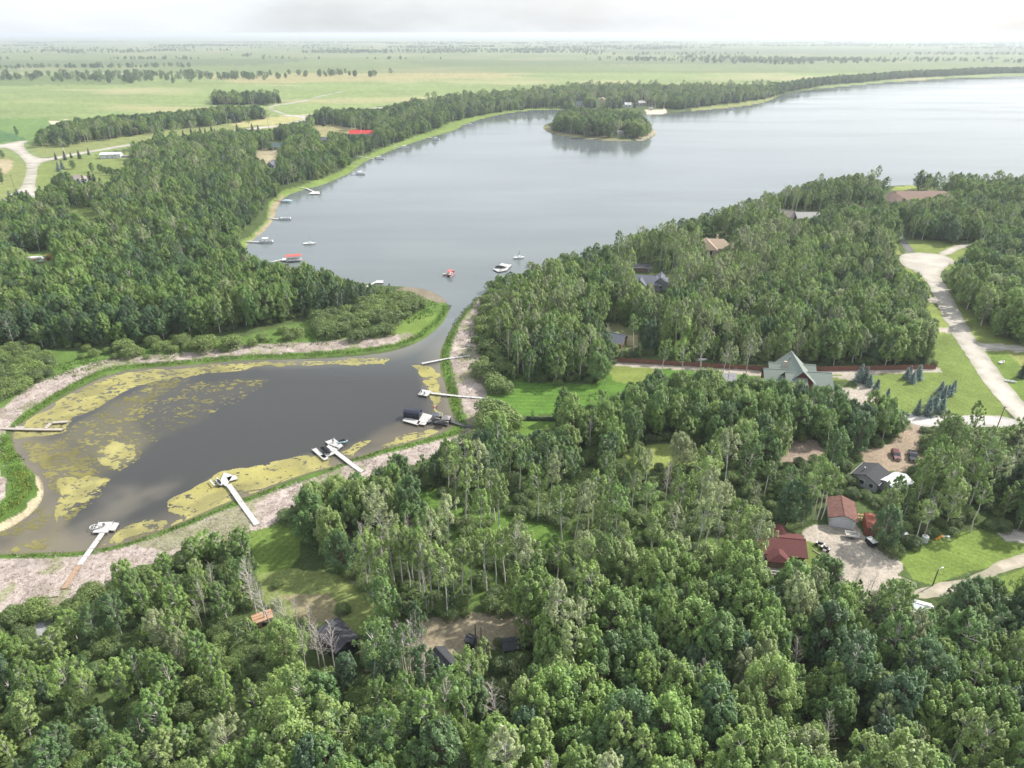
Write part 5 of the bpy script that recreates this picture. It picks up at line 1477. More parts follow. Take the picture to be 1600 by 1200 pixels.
dense = fbm(q[:, 0], q[:, 1], 2.4, 620, 3); q = q[dense > .40]
tonev = fbm(q[:, 0], q[:, 1], 1.8, 630, 3)[:, None]
cc = np.array([.40, .34, .31])[None] * (1 - sstep((tonev - .5) / .12)) + np.array([.32, .265, .23])[None] * sstep((tonev - .5) / .12)
blades('dry_reeds', q, .6, .055, cc, .35, 3, lie=.5)
print('dry', len(q))
gp = in_soil_region([[(560, 538), (690, 490), (700, 476), (660, 470), (600, 500), (480, 520), (380, 535), (140, 560), (84, 575), (40, 610), (120, 590), (300, 555)],
                     [(720, 560), (760, 460), (780, 480), (775, 560), (800, 600), (790, 620), (765, 640), (760, 600)], [(0, 0), (1, 0), (1, 1)]][:2], 1.6, 2)
gp = gp[water_sd(gp[:, 0], gp[:, 1]) > 2]
gp = gp[fbm(gp[:, 0], gp[:, 1], 4, 640, 3) > .48]
blades('meadow_grass', gp, .55, .16, np.array([.10, .185, .035])[None] * (.7 + .6 * fbm(gp[:, 0], gp[:, 1], 5, 650, 2))[:, None], .4, 2)
# ------------------------------------------------------------------ buildings
def copy_tree(root, loc, rz, label, group=None):
    c = root.copy(); COL.objects.link(c); c.location = loc; c.rotation_euler = (0, 0, rz); c['label'] = label
    if group: c['group'] = group
    for ch in root.children:
        k = ch.copy(); COL.objects.link(k); k.parent = c
        for g_ in ch.children:
            q = g_.copy(); COL.objects.link(q); q.parent = k
    return c
def house(name, label, cat, px, py, zc, rot, blocks, wallm, roofm, wins=(), doors=(), chim=(), over=.5, frame='white'):
    """blocks: (dx, dy, rz, L, W, eave, ridge, hip); (px,py) is the pixel of the house's middle at height zc"""
    p = gz(px, py, zc); z = float(ground_z(p[0], p[1])[0])
    t = thing(name, label, cat, (float(p[0]), float(p[1]), z), rot)
    for (dx, dy, rz, L, W, he, hr, hip) in blocks:
        MB().gwall(dx, dy, rz, L, W, he, hr, hip).build('wall', wallm, t)
        r = MB().roof(dx, dy, rz, L + 2 * over, W + 2 * over, he - .1, hr, hip).build('roof', roofm, t)
        # pale fascia board along both eaves
        c, s = math.cos(rz), math.sin(rz)
        f = MB()
        for sg in (-1, 1):
            oy = sg * (W / 2 + over + .03)
            f.box(dx - oy * s, dy + oy * c, he - .17, L + 2 * over, .05, .16, rz)
        f.build('fascia', M[frame], r)
        if hip == 0:
            n_ = MB(); n_.box(dx, dy, hr + .02, L + 2 * over, .28, .07, rz); n_.build('ridge_cap', roofm, r)
    for (x, y, z0, w, h, face) in wins:      # face: angle of the outward normal
        nx, ny = math.cos(face), math.sin(face)
        f = MB().box(x + nx * .03, y + ny * .03, z0 + h / 2, w + .16, .08, h + .16, face + math.pi / 2).build('window', M[frame], t)
        MB().box(x + nx * .08, y + ny * .08, z0 + h / 2, w, .05, h, face + math.pi / 2).build('pane', M['glass'], f)
    for (x, y, w, h, face, m) in doors:
        nx, ny = math.cos(face), math.sin(face)
        d = MB().box(x + nx * .04, y + ny * .04, h / 2, w, .1, h, face + math.pi / 2).build('door', M[m], t)
        if w > 2:
            for k in range(4):
                MB().box(x + nx * .10, y + ny * .10, h * (k + .5) / 4, w * .94, .04, h / 4 * .84, face + math.pi / 2).build('door_panel', M[m], d)
        else:
            MB().box(x + nx * .12 - ny * w * .35, y + ny * .12 + nx * w * .35, 1.0, .12, .08, .12, face).build('handle', M['metal'], d)
    for (x, y, z0, z1, s_) in chim:
        MB().box(x, y, (z0 + z1) / 2, s_, s_ * .8, z1 - z0).build('chimney', M['stone'] if s_ > .5 else M['metal'], t)
    return t
S, E, N_, W_ = -math.pi / 2, 0.0, math.pi / 2, math.pi
# green-roofed house
gh = house('house', 'large house with stepped pale green roofs beside the red fence', 'house', 1242, 590, 5.5, R(-7),
      [(0, 1.0, R(90), 15.0, 8.0, 5.2, 9.6, 0), (-5.5, 0.5, 0, 8.5, 7.6, 3.4, 6.6, 0), (5.8, -.8, 0, 9.0, 8.6, 3.4, 6.8, 0), (-3.6, 5.6, 0, 7, 4.6, 4.4, 6.6, 0), (4.2, 6.2, 0, 6.0, 4.4, 4.0, 6.2, 0), (-1.6, -5.0, 0, 5.4, 6.2, 5.6, 8.2, 0)],
      M['redwall'], M['greenroof'], wins=[(-8, -3.3, 1.0, 1.6, 1.4, S), (-5.6, -3.3, 1.0, 1.4, 1.4, S), (-3.4, -8.1, 1.2, 1.3, 1.4, S), (.3, -8.1, 1.2, 1.3, 1.4, S), (5, -5.1, 1.0, 1.8, 1.4, S), (8.2, -5.1, 1.0, 1.4, 1.4, S), (10.3, -2.5, 1.0, 1.6, 1.4, E), (10.3, .8, 1.0, 1.6, 1.4, E), (-9.75, .5, 1, 1.6, 1.4, W_), (-4.3, -5, 3.6, 1.2, 1.2, W_)],
      doors=[(2.6, -5.15, 1.1, 2.1, S, 'brownwood')], chim=[(-3.2, 2.4, 4.5, 8.6, .9), (-1.5, 4.5, 7, 9.6, .35)], over=.7)
for k, (x, y) in enumerate([(10.6, -5.3), (10.6, 3.4), (4.0, -6.3), (1.6, -6.3)]):
    MB().box(x, y, 1.6, .7, .7, 3.4).build('stone_pier', M['stone'], gh)
# garage with worn red-brown roof
ga = house('garage', 'white double garage with a worn red-brown gable roof by the gravel yard', 'garage', 1315, 799, 3.6, R(-18),
      [(0, 0, R(90), 7.6, 5.6, 2.7, 3.9, 0)], M['whitesiding'], M['rustroof'],
      wins=[(-2.8, 1.5, 1.2, 1.0, .8, W_), (2.8, 1.5, 1.2, 1.0, .8, E)], doors=[(-.3, -3.8, 4.4, 2.2, S, 'whitesiding'), (2.4, -3.8, .6, 2.0, S, 'white')], over=.45, frame='rustroof')
MB().box(-2.7, -3.86, 1.3, .16, .1, 2.6).build('corner_board', M['white'], ga); MB().box(2.76, -3.86, 1.3, .1, .1, 2.6).build('corner_board', M['white'], ga)
# dark red roofed house
rh = house('house', 'house with a dark red hipped roof half hidden by trees at the gravel yard', 'house', 1219, 850, 4.0, R(-9),
      [(0, 0, 0, 9.4, 7.2, 2.9, 4.6, 0), (-1.4, 4.2, 0, 6.2, 4.4, 3.0, 5.0, 1.8), (-1.2, -4.2, R(90), 3.4, 4.0, 2.7, 4.0, 1.4)], M['brownsiding'], M['redroof'],
      wins=[(3, -3.6, 1, 1.4, 1.2, S), (-3.9, -3.6, 1, 1.0, 1.2, S), (4.7, 0, 1, 1.2, 1.1, E), (4.7, 2, 1, 1, 1.1, E)], doors=[(-3.9, -3.62, .7, 2.1, S, 'white')], over=.5, frame='redroof')
dk = MB().box(-3.0, -6.6, .5, 5.4, 2.6, .16).build('deck', M['greydeck'], rh)
for k in range(5): MB().box(-5.5 + k * 1.25, -7.85, .95, .1, .1, .9).build('deck_post', M['white'], dk)
MB().box(-3.0, -7.85, 1.45, 5.3, .1, .08).build('deck_rail', M['white'], dk)
# charcoal-roofed house among the trees; sun glare painted as a blotched pale roof
bh = house('house', 'house with one charcoal roof slope and a blotched glare-painted roof beside the parked vehicles', 'house', 1363, 741, 4.2, R(43),
      [(0, 0.4, 0, 7.2, 6.4, 2.8, 4.2, 0)], M['greysiding'], M['blackroof'], wins=[(-3.6, 1, 1, 1.2, 1.1, W_), (-3.6, -1.4, 1, 1.0, 1.1, W_)], chim=[(-1.2, 1.8, 3.2, 4.6, .4)], over=.4)
MB().gwall(1.6, -5.2, R(-18), 6.6, 4.6, 2.6, 3.6).build('wall', M['greysiding'], bh); MB().roof(1.6, -5.2, R(-18), 7.4, 5.6, 2.55, 3.6).build('roof', M['glareroof'], bh)  # this gable's white colour stands for glare on the sun-facing slope
# houses on the right point
house('house', 'long brown-roofed house above the curved road end beside the lake', 'house', 1436, 309, 6, R(2),
      [(0, 0, 0, 42, 13, 4.2, 9.0, 5), (-18, -2, R(90), 16, 10, 3.6, 7.8, 4), (15, -1.5, R(90), 15, 10, 3.8, 8.0, 4)], M['stone'], M['brownroof'],
      wins=[(-12 + 6 * k, -6.5, 1.2, 2, 1.6, S) for k in range(5)] + [(-20, -10, 1, 1.6, 1.5, S), (-16, -10, 1, 1.6, 1.5, S)], doors=[(3, -6.5, 1.2, 2.2, S, 'brownwood')], chim=[(-8, 1, 7, 10.5, 1.2), (-18, 2, 7, 9.6, .8), (6, 1, 8, 10, .9)], over=.8)
house('house', 'barn-like building with a plain grey gable roof among the trees on the point', 'barn', 1260, 337, 5, R(1), [(0, 0, 0, 14, 9, 3.6, 6.4, 0)], M['brownsiding'], M['greyroof'],
      wins=[(-4, -4.5, 1.2, 1.2, 1.0, S), (4, -4.5, 1.2, 1.2, 1.0, S)], doors=[(0, -4.5, 3, 2.6, S, 'white')], over=.7)
house('house', 'taupe-roofed house just left of the grey gable building on the point', 'house', 1226, 334, 5, R(-35), [(0, 0, 0, 13, 8, 3.2, 6.6, 0), (-3, -3, R(90), 9, 7, 3.0, 6.0, 0)], M['cream'], M['taupe'],
      wins=[(3, -4, 1, 1.5, 1.3, S), (5.2, -4, 1, 1.2, 1.3, S)], doors=[(1, -4, 1, 2.1, S, 'white')])
house('house', 'house with tan hipped roofs and cream walls in the middle of the right-hand wood', 'house', 1115, 379, 6.0, R(-6), [(0, 0, 0, 17, 10, 3.6, 7.4, 4), (-4, -3, R(90), 13, 9, 3.8, 7.9, 3.5), (8, -1, 0, 9, 8, 3.0, 6.0, 0)], M['cream'], M['tanroof'],
      wins=[(-6, -9.5, 1, 1.5, 2.2, S), (-2.5, -9.5, 1, 1.5, 2.2, S), (4, -5, 1, 1.6, 1.4, S), (7, -5, 1, 1.6, 1.4, S)], doors=[(-4.2, -9.5, 1.2, 2.3, S, 'white')], chim=[(2, 2, 6, 9, 1.0)], over=.6)
house('shed', 'dark brown outbuilding behind the blue-grey roofed house', 'shed', 1004, 416, 3.4, R(-3), [(0, 0, 0, 8, 4.4, 2.6, 4.0, 0)], M['brownsiding'], M['blackroof'], wins=[(-2, -2.2, 1, 1, 1, S), (1, -2.2, 1, 1, 1, S)], doors=[(3, -2.2, .9, 2, S, 'greysiding')], over=.4)
house('house', 'house with blue-grey roofs and a pointed light gable in the right-hand wood', 'house', 1012, 437, 4.8, R(-14), [(-1, 0, 0, 14, 9, 3.2, 6.0, 3), (6, 1.5, R(90), 9, 6.5, 3.2, 6.2, 0), (-3, -4, R(90), 6, 5, 3, 5.6, 0)], M['greysiding'], M['bluegrey'],
      wins=[(6, -3.0, 1, 1.6, 1.4, S), (-3, -7, 1, 1.4, 1.3, S), (2, -4.5, 1, 1.4, 1.3, S)], doors=[(0, -4.5, 1, 2.1, S, 'white')])
house('cabin', 'small cabin with a weathered grey roof between bare trees above the red fence', 'cabin', 959, 527, 4.0, R(-28), [(0, 0, 0, 8.5, 6.5, 2.4, 4.6, 0)], M['brownsiding'], M['bluegrey'], wins=[(2, -3.25, 1, 1, 1, S), (4.25, 1, 1, 1, 1, E)], doors=[(4.25, -1, .9, 2, E, 'brownwood')])
# farm side
ws = house('shed', 'long white farm shed with a white roof on the big lawn at upper left', 'shed', 174, 241, 4.4, R(12), [(0, 0, 0, 17.5, 9, 3.8, 5.0, 0)], M['whitesiding'], M['white'], wins=[(4, -4.5, 2, 1.2, .8, S)], doors=[(-8.75, 0, 3.4, 3.0, W_, 'greysiding'), (-3, -4.5, 1, 2.1, S, 'greysiding'), (1.5, -4.5, 1, 2.1, S, 'greysiding')], over=.4)
MB().box(12, .5, 1.4, 6.4, 6, .2).build('lean_to_roof', M['greyroof'], ws); MB().box(12, .5, .6, 6.0, 5.6, 1.4).build('lean_to_wall', M['greysiding'], ws)
house('house', 'farmhouse with a pale grey hipped roof below the farm lawn', 'house', 123, 278, 4.2, R(-22), [(0, 0, 0, 14.5, 9.5, 2.9, 5.4, 4.4)], M['whitesiding'], M['taupe'], wins=[(-4, -4.75, 1, 1.6, 1.2, S), (0, -4.75, 1, 1.6, 1.2, S), (4, -4.75, 1, 1.2, 1.2, S), (7.25, 0, 1, 1.4, 1.2, E)], doors=[(2, -4.75, 1, 2.1, S, 'white')])
house('shed', 'small grey roof peeping out of the trees below the farmhouse', 'shed', 217, 297, 3.5, R(-30), [(0, 0, 0, 7, 5, 2.5, 4.2, 0)], M['greysiding'], M['taupe'], doors=[(0, -2.5, 1, 2, S, 'white')])
house('house', 'lakeside house with a long bright red roof among the spruces', 'house', 565, 208, 5, R(-2), [(-6, 0, 0, 14, 10, 3.4, 7.0, 0), (6.5, 1, R(4), 14, 9, 3.4, 6.8, 0)], M['cream'], M['brightred'], wins=[(-9, -5, 1, 1.6, 1.4, S), (-4, -5, 1, 1.6, 1.4, S), (8, -3.6, 1, 1.6, 1.4, S)], doors=[(3, -3.6, 1, 2.1, S, 'white')])
house('house', 'dark blue-green roofed house in the trees left of the lake', 'house', 434, 227, 5, R(20), [(0, 0, 0, 12, 9, 3.2, 6.5, 0)], M['greysiding'], M['bluegreen'], wins=[(-3, -4.5, 1, 1.4, 1.3, S), (3, -4.5, 1, 1.4, 1.3, S)], doors=[(0, -4.5, 1, 2.1, S, 'white')])
house('cabin', 'small A-frame cabin with a white-trimmed gable by the upper left lake shore', 'cabin', 425, 257, 4.0, R(80), [(0, 0, 0, 8, 6.5, 2.4, 5.4, 0)], M['greysiding'], M['bluegrey'], wins=[(-4, 0, 1, 1.6, 1.6, W_)], doors=[(-4, 1.9, .9, 2, W_, 'white')])
house('cabin', 'grey-roofed cabin between the red-roofed house and the road spruces', 'cabin', 507, 218, 4, R(-15), [(0, 0, 0, 10, 7, 2.6, 5, 0)], M['cream'], M['bluegrey'], wins=[(-2.5, -3.5, 1, 1.3, 1.1, S)], doors=[(2, -3.5, .9, 2, S, 'white')])
# far shore
for (px, py, L, W, rz, wm, rm, lab) in [(941, 156, 14, 9, 80, 'cream', 'tanroof', 'tall pale house on the far shore behind the island, leftmost'), (905, 162, 12, 8, 5, 'whitesiding', 'bluegreen', 'low house with a blue-green roof on the far shore left of the island top'),
        (981, 164, 10, 7, 0, 'whitesiding', 'white', 'white box-like house on the far shore right above the island'), (1001, 161, 13, 9, 30, 'greysiding', 'greyroof', 'grey gabled house on the far shore beside the white one'), (1017, 168, 5, 4, 10, 'whitesiding', 'greyroof', 'small boathouse on the far sandy beach'),
        (1074, 157, 11, 8, -10, 'cream', 'greyroof', 'half hidden pale house in the far shore wood'), (1136, 155, 10, 8, 10, 'greysiding', 'taupe', 'rightmost small house in the far shore wood')]:
    house('house', lab, 'house', px, py, 5, R(rz), [(0, 0, 0, L, W, 4.4 if L > 6 else 2.6, 7.6 if L > 6 else 4.2, 0)], M[wm], M[rm], wins=[(-L / 4, -W / 2, 1.2, 1.8, 1.8, S), (L / 4, -W / 2, 1.2, 1.8, 1.8, S)], doors=[(0, -W / 2, 1.2, 2.2, S, 'brownwood')])
house('cabin', 'small pale cabin at the near edge of the island trees', 'cabin', 969, 207, 3, R(-4), [(0, 0, 0, 7, 4.5, 2.6, 4.4, 0)], M['whitesiding'], M['greyroof'], wins=[(-2, -2.25, 1, 1, 1, S)], doors=[(1.2, -2.25, .9, 2, S, 'greydeck')])
# foreground cabins and sheds
house('cabin', 'black cabin with a charcoal single-slope looking roof among bare trees', 'cabin', 527, 993, 4.4, R(-45), [(0, 0, 0, 6.6, 4.6, 3.6, 4.4, 0)], M['blacksiding'], M['blackroof'], wins=[(-2.0, -2.3, 1.2, 1.1, 1.3, S), (1.5, -2.3, 1.2, 1.1, 1.3, S)], doors=[(-3.3, .8, .9, 2.1, W_, 'blacksiding')], over=.35, frame='blacksiding')
house('shed', 'small open shed with an orange board roof in the thicket left of the black cabin', 'shed', 410, 965, 2.3, R(30), [(0, 0, 0, 3.4, 2.0, 1.8, 2.3, 0)], M['brownwood'], M['orange'], doors=[(0, -1.0, .8, 1.6, S, 'blacksiding')], over=.25, frame='orange')
house('shed', 'black gabled shed below the straw clearing', 'shed', 693, 1032, 3.0, R(-50), [(0, 0, 0, 4.6, 3.0, 2.2, 3.3, 0)], M['blacksiding'], M['blackroof'], wins=[(-1.4, -1.5, 1, .7, .7, S)], doors=[(.8, -1.5, .8, 1.9, S, 'blacksiding')], over=.3, frame='blacksiding')
house('outhouse', 'tiny black outhouse at the lower right of the straw clearing', 'outhouse', 736, 1003, 2.2, R(-30), [(0, 0, 0, 1.6, 1.6, 2.0, 2.5, 0)], M['blacksiding'], M['blackroof'], doors=[(-.8, 0, .7, 1.7, W_, 'greysiding')], over=.2, frame='blacksiding')
house('shed', 'black shed hidden between trunks right of the tiny outhouse', 'shed', 798, 1010, 2.5, R(10), [(0, 0, 0, 3.0, 2.6, 2.2, 3.0, 0)], M['blacksiding'], M['blackroof'], doors=[(0, -1.3, .8, 1.8, S, 'greysiding')], over=.25, frame='blacksiding')
house('shed', 'small shed with a pale tin roof beside the lower right gravel path', 'shed', 1436, 953, 2.6, R(-24), [(0, 0, 0, 3.8, 3.2, 2.0, 2.8, 0)], M['brownsiding'], M['tinroof'], doors=[(0, -1.6, .8, 1.8, S, 'white')], over=.3)

# ------------------------------------------------------------------ fence, container and yard things
def seg_fence():
    pts = [(964, 566), (1080, 573), (1198, 580), (1290, 580), (1400, 578), (1462, 577)]
    w = [np.array(on_ground(*p)) for p in pts]
    t = thing('fence', 'long red-brown board fence above the pale gravel strip', 'fence', tuple(w[0]))
    pm = bpy.data.meshes.new('fence_panel'); b = MB()
    for k in range(7): b.box(-1.0 + k * .333 + .01, 0, .95, .31, .03 + .012 * (k % 2), 1.75)
    b.box(0, .05, .35, 2.36, .05, .09).box(0, .05, 1.5, 2.36, .05, .09)
    pm.from_pydata(b.v, [], b.f); pm.materials.append(M['redwood']); pm.update()
    b = MB().box(0, 0, .98, .12, .12, 2.2).box(0, 0, 2.11, .16, .16, .06)
    qm = bpy.data.meshes.new('post'); qm.from_pydata(b.v, [], b.f); qm.materials.append(M['redwood']); qm.update()
    for a, c in zip(w[:-1], w[1:]):
        d = c - a; L = np.hypot(d[0], d[1]); n = max(1, int(round(L / 2.45))); ang = math.atan2(d[1], d[0])
        for k in range(n):
            p = a + d * (k + .5) / n - w[0]
            o = link(bpy.data.objects.new('fence_panel', pm), t); o.location = p; o.rotation_euler = (0, 0, ang); o.scale = (L / n / 2.45, 1, 1 + .03 * rnd.uniform(-1, 1))
            p = a + d * k / n - w[0]
            o = link(bpy.data.objects.new('post', qm), t); o.location = p; o.rotation_euler = (0, 0, ang)
seg_fence()
def low_hedge():
    x0, y0, z0 = on_ground(822, 656); x1, y1, z1 = on_ground(866, 657)
    g = np.random.default_rng(5); n = 2600
    a = g.random(n); P = np.stack([(x1 - x0) * a, (y1 - y0) * a, np.zeros(n)], 1)
    th = g.random(n) * math.pi; P[:, 1] += np.cos(th) * .55; P[:, 2] = np.sin(th) * 1.1 + .05
    Nn = np.stack([np.zeros(n), np.cos(th), np.sin(th)], 1) + rand_dirs(g, n) * .5; Nn /= np.linalg.norm(Nn, axis=1)[:, None]
    V = leaves(g, P, Nn, .3)
    o = link(bpy.data.objects.new('hedge', np_mesh('hedge', V, np.arange(len(V)).reshape(-1, 4), [LEAF], {'clump': ('FLOAT', 'POINT', np.full(len(V), .7))})))
    o.location = (x0, y0, z0); o['label'] = 'low dark clipped hedge between the meadow and the small square lawn'; o['category'] = 'hedge'; o['tint'] = .05
low_hedge()
x, y, z = on_ground(1356, 838)
ct = thing('shipping_container', 'orange-red shipping container end-on beside the worn garage', 'container', (x + 1.5, y + 2.6, z), R(-19))
MB().box(0, 0, 1.3, 2.44, 6.0, 2.55).build('body', M['container'], ct)
b = MB()
for k in range(18): b.box(-1.24, -2.8 + k * .33, 1.3, .06, .16, 2.3).box(1.24, -2.8 + k * .33, 1.3, .06, .16, 2.3)
b.build('side_ribs', M['container'], ct)
b = MB()
for k in range(14): b.box(0, -2.7 + k * .415, 2.59, 2.2, .2, .04)
b.build('roof_ribs', M['container'], ct)
for s_ in (-1, 1):
    d = MB().box(s_ * .6, -3.04, 1.3, 1.14, .07, 2.35).build('door', M['containerdark'], ct)
    for q in (.25, .85): MB().tube((s_ * q, -3.12, .2), (s_ * q, -3.12, 2.45), .035).build('lock_bar', M['metal'], d)
def wheel(parent, x, y, r, w, rim='metal'):
    o = MB().tube((x, y - w / 2, r), (x, y + w / 2, r), r, n=14).build('wheel', M['rubber'], parent)
    MB().tube((x, y - w / 2 - .01, r), (x, y + w / 2 + .01, r), r * .55, n=10).build('rim', M[rim], o)
    return o
def car(name, label, cat, px, py, rot, paint, L=4.7, Wd=1.85, Ht=1.65, pickup=False):
    x, y, z = on_ground(px, py); t = thing(name, label, cat, (x, y, z + .06), rot)
    h = L / 2
    if pickup: prof = [(-h, .45), (-h, 1.12), (-h + 2.0, 1.12), (-.55, 1.12), (h - 1.5, 1.16), (h - .1, 1.02), (h, .8), (h, .42)]
    else: prof = [(-h, .42), (-h, 1.02), (-h + .3, 1.1), (h - 1.3, 1.08), (h - .15, .88), (h, .7), (h, .38)]
    MB().side_prism(prof, -Wd / 2, Wd / 2).build('body', paint, t)
    cab = [(-.5, 1.1), (-.35, Ht), (.75, Ht), (1.35, 1.12)] if pickup else [(-h + .2, 1.08), (-h + .55, Ht), (.55, Ht), (1.25, 1.06)]
    MB().side_prism(cab, -Wd / 2 + .12, Wd / 2 - .12).build('cab_glass', M['glass'], t)
    rf = [(cab[1][0] + .02, Ht + .0), (cab[1][0] + .06, Ht + .05), (cab[2][0] - .06, Ht + .05), (cab[2][0] - .02, Ht)]
    MB().side_prism(rf, -Wd / 2 + .13, Wd / 2 - .13).build('roof', paint, t)
    if pickup: MB().box(-h + 1.0, 0, 1.14, 1.7, Wd - .35, .05).build('load_bed', M['rubber'], t)
    for sx in (-h + .85, h - .85):
        for sy in (-Wd / 2 + .08, Wd / 2 - .08): wheel(t, sx, sy, .35, .24)
    for sy in (-.6, .6):
        MB().box(h + .01, sy, .78, .06, .32, .16).build('headlight', M['white'], t)
        MB().box(-h - .01, sy, .86, .06, .22, .2).build('tail_light', M['brightred'], t)
    MB().box(h - .02, 0, .38, .12, Wd * .96, .18).build('bumper', M['metal'], t)
    return t
car('parked_car', 'maroon car parked under the trees, left of the black pickup', 'car', 1399, 714, R(-105), M['maroon'])
car('pickup_truck', 'black pickup truck parked at the end of the shaded lane', 'pickup', 1425, 716, R(-112), M['blackcar'], 5.5, 2.0, 1.85, True)
# flat white trailer at the garage door
x, y, z = on_ground(1330, 840)
t = thing('utility_trailer', 'small white box trailer parked against the front of the garage', 'trailer', (x, y, z + .05), R(-12))
MB().box(0, 0, .75, 2.9, 1.6, .12).build('bed', M['greydeck'], t)
for (cx, cy, sx, sy) in [(0, -.8, 2.9, .06), (0, .8, 2.9, .06), (-1.45, 0, .06, 1.6), (1.45, 0, .06, 1.6)]: MB().box(cx, cy, .98, sx, sy, .45).build('side_board', M['white'], t)
for s_ in (-.85, .85): wheel(t, 0, s_, .3, .18)
MB().tube((-1.4, 0, .6), (-2.6, 0, .5), .05).build('drawbar', M['metal'], t)
# quad / flatbed in the yard
def quad(label, px, py, rot, group=None):
    x, y, z = on_ground(px, py); t = thing('quad_bike', label, 'quad bike', (x, y, z + .05), rot, group)
    MB().side_prism([(-.9, .45), (-.85, .8), (-.3, .72), (.1, .95), (.5, .95), (.95, .75), (.95, .45)], -.22, .22).build('body', M['blackcar'], t)
    MB().side_prism([(-.5, .78), (-.45, .95), (.05, .95), (.08, .85)], -.17, .17).build('seat', M['black'], t)
    for sx in (-.68, .68):
        MB().box(sx, 0, .72, .62, 1.05, .07).build('fender', M['blackcar'], t)
        for sy in (-.48, .48): wheel(t, sx, sy, .3, .26, 'darkdeck')
    MB().tube((.3, -.4, 1.12), (.3, .4, 1.12), .03).tube((.35, 0, .9), (.3, 0, 1.12), .03).build('handlebar', M['rubber'], t)
    for sx in (-.8, .75): MB().box(sx, 0, .84, .4, .8, .03).build('rack', M['metal'], t)
quad('black quad bike on the gravel yard, upper left one of two', 1281, 853, R(-30)); quad('black quad bike on the gravel yard, lower right one of two', 1289, 860, R(-40))
x, y, z = on_ground(1273, 862)
t = thing('timber_beam', 'long pale beam lying on the gravel beside the quad bikes', 'beam', (x, y, z + .1), R(-55))
MB().box(1.2, 0, .06, 3.6, .16, .14).build('beam', M['greydeck'], t)
def camper_box(label, px, py):
    x, y, z = on_ground(px, py); t = thing('utility_trailer', label, 'trailer', (x, y, z + .05), R(-75))
    MB().box(0, 0, .95, 2.4, 1.5, 1.1, top=.94).build('box', M['black'], t); MB().box(0, 0, 1.56, 2.3, 1.45, .1).build('lid', M['white'], t)
    for s_ in (-.78, .78): wheel(t, 0, s_, .28, .16)
    MB().tube((1.2, 0, .5), (2.1, 0, .45), .045).build('drawbar', M['metal'], t)
camper_box('small dark trailer with a white lid below the container', 1360, 852)
# orange slide-like toy by the garage
x, y, z = on_ground(1343, 812)
t = thing('wooden_rack', 'orange timber rack leaning at the right side of the garage', 'rack', (x, y, z), R(-15))
for s_ in (-.9, 0, .9): MB().tube((s_, -.6, 0), (s_ * .8, .3, 2.2), .06).build('upright', M['orange'], t)
for q in (.7, 1.5): MB().box(0, -.25 + .2 * q, q, 2.0, .5, .06).build('shelf', M['orange'], t)
# white tanks at the lawn edge
def tank(label, px, py, r, h):
    x, y, z = on_ground(px, py); t = thing('water_tank', label, 'tank', (x, y, z), 0)
    MB().tube((0, 0, 0), (0, 0, h), r, n=16).build('tank_body', M['white'], t); MB().tube((0, 0, h), (0, 0, h + .18), r * .9, r * .3, n=16).build('tank_top', M['white'], t); MB().tube((0, 0, h + .18), (0, 0, h + .26), .18, n=8).build('cap', M['greysiding'], t)
tank('white upright tank in the trees at the left of the lower right lawn', 1412, 840, .7, 1.4); tank('pale green-white tank at the upper left corner of the lower right lawn', 1444, 846, .75, 1.5)
def toy(label, px, py, m):
    x, y, z = on_ground(px, py); t = thing('play_slide', label, 'slide', (x, y, z), rnd.uniform(-1, 1))
    MB().side_prism([(-1.0, 0), (-1.0, .12), (.3, 1.1), (.6, 1.1), (.6, 1.0), (.35, 1.0), (-.8, 0)], -.3, .3).build('chute', m, t)
    for s_ in (-.3, .3): MB().tube((.6, s_, 1.1), (.9, s_, 0), .05).build('ladder_rail', M['white'], t)
    for k in range(3): MB().tube((.67 + .08 * k, -.3, .85 - .28 * k), (.67 + .08 * k, .3, .85 - .28 * k), .03).build('rung', M['white'], t)
toy('small orange play slide at the top edge of the lower right lawn', 1468, 843, M['yellowtoy']); toy('small white play slide at the top edge of the lower right lawn', 1477, 842, M['white'])
# utility poles
def pole(label, px, py, h, arm=True, group=None, lamp=False):
    x, y, z = on_ground(px, py); t = thing('street_lamp' if lamp else 'utility_pole', label, 'lamp post' if lamp else 'utility pole', (x, y, z), R(20), group)
    MB().tube((0, 0, -.3), (0, 0, h), .16, .10, 8).build('pole', M['pole'], t)
    if arm:
        a = MB().box(0, 0, h - .6, 2.2, .12, .14).build('crossarm', M['pole'], t)
        for s_ in (-1, 0, 1): MB().tube((s_ * .9, 0, h - .53), (s_ * .9, 0, h - .3), .05, .03).build('insulator', M['white'], a)
    if lamp:
        MB().tube((0, 0, h - .1), (1.0, 0, h + .1), .04).build('arm', M['metal'], t); MB().box(1.1, 0, h + .06, .5, .22, .14).build('lamp_head', M['metal'], t)
pole('wooden utility pole beside the driveway fork at the right edge', 1556, 673, 8.5)
pole('thin wooden pole at the left side of the curved road', 1440, 480, 7.0)
pole('lamp post with a curved arm at the edge of the lower right lawn', 1457, 915, 4.6, False, lamp=True)
pole('thin wooden pole standing in the straw clearing, left one', 743, 1000, 4.2, False); pole('thin wooden pole standing in the straw clearing, right one', 752, 1004, 4.2, False)
pole('utility pole beside the upper left gravel road', 22, 292, 9); pole('utility pole in the trees below the farmhouse hedge', 184, 286, 11)
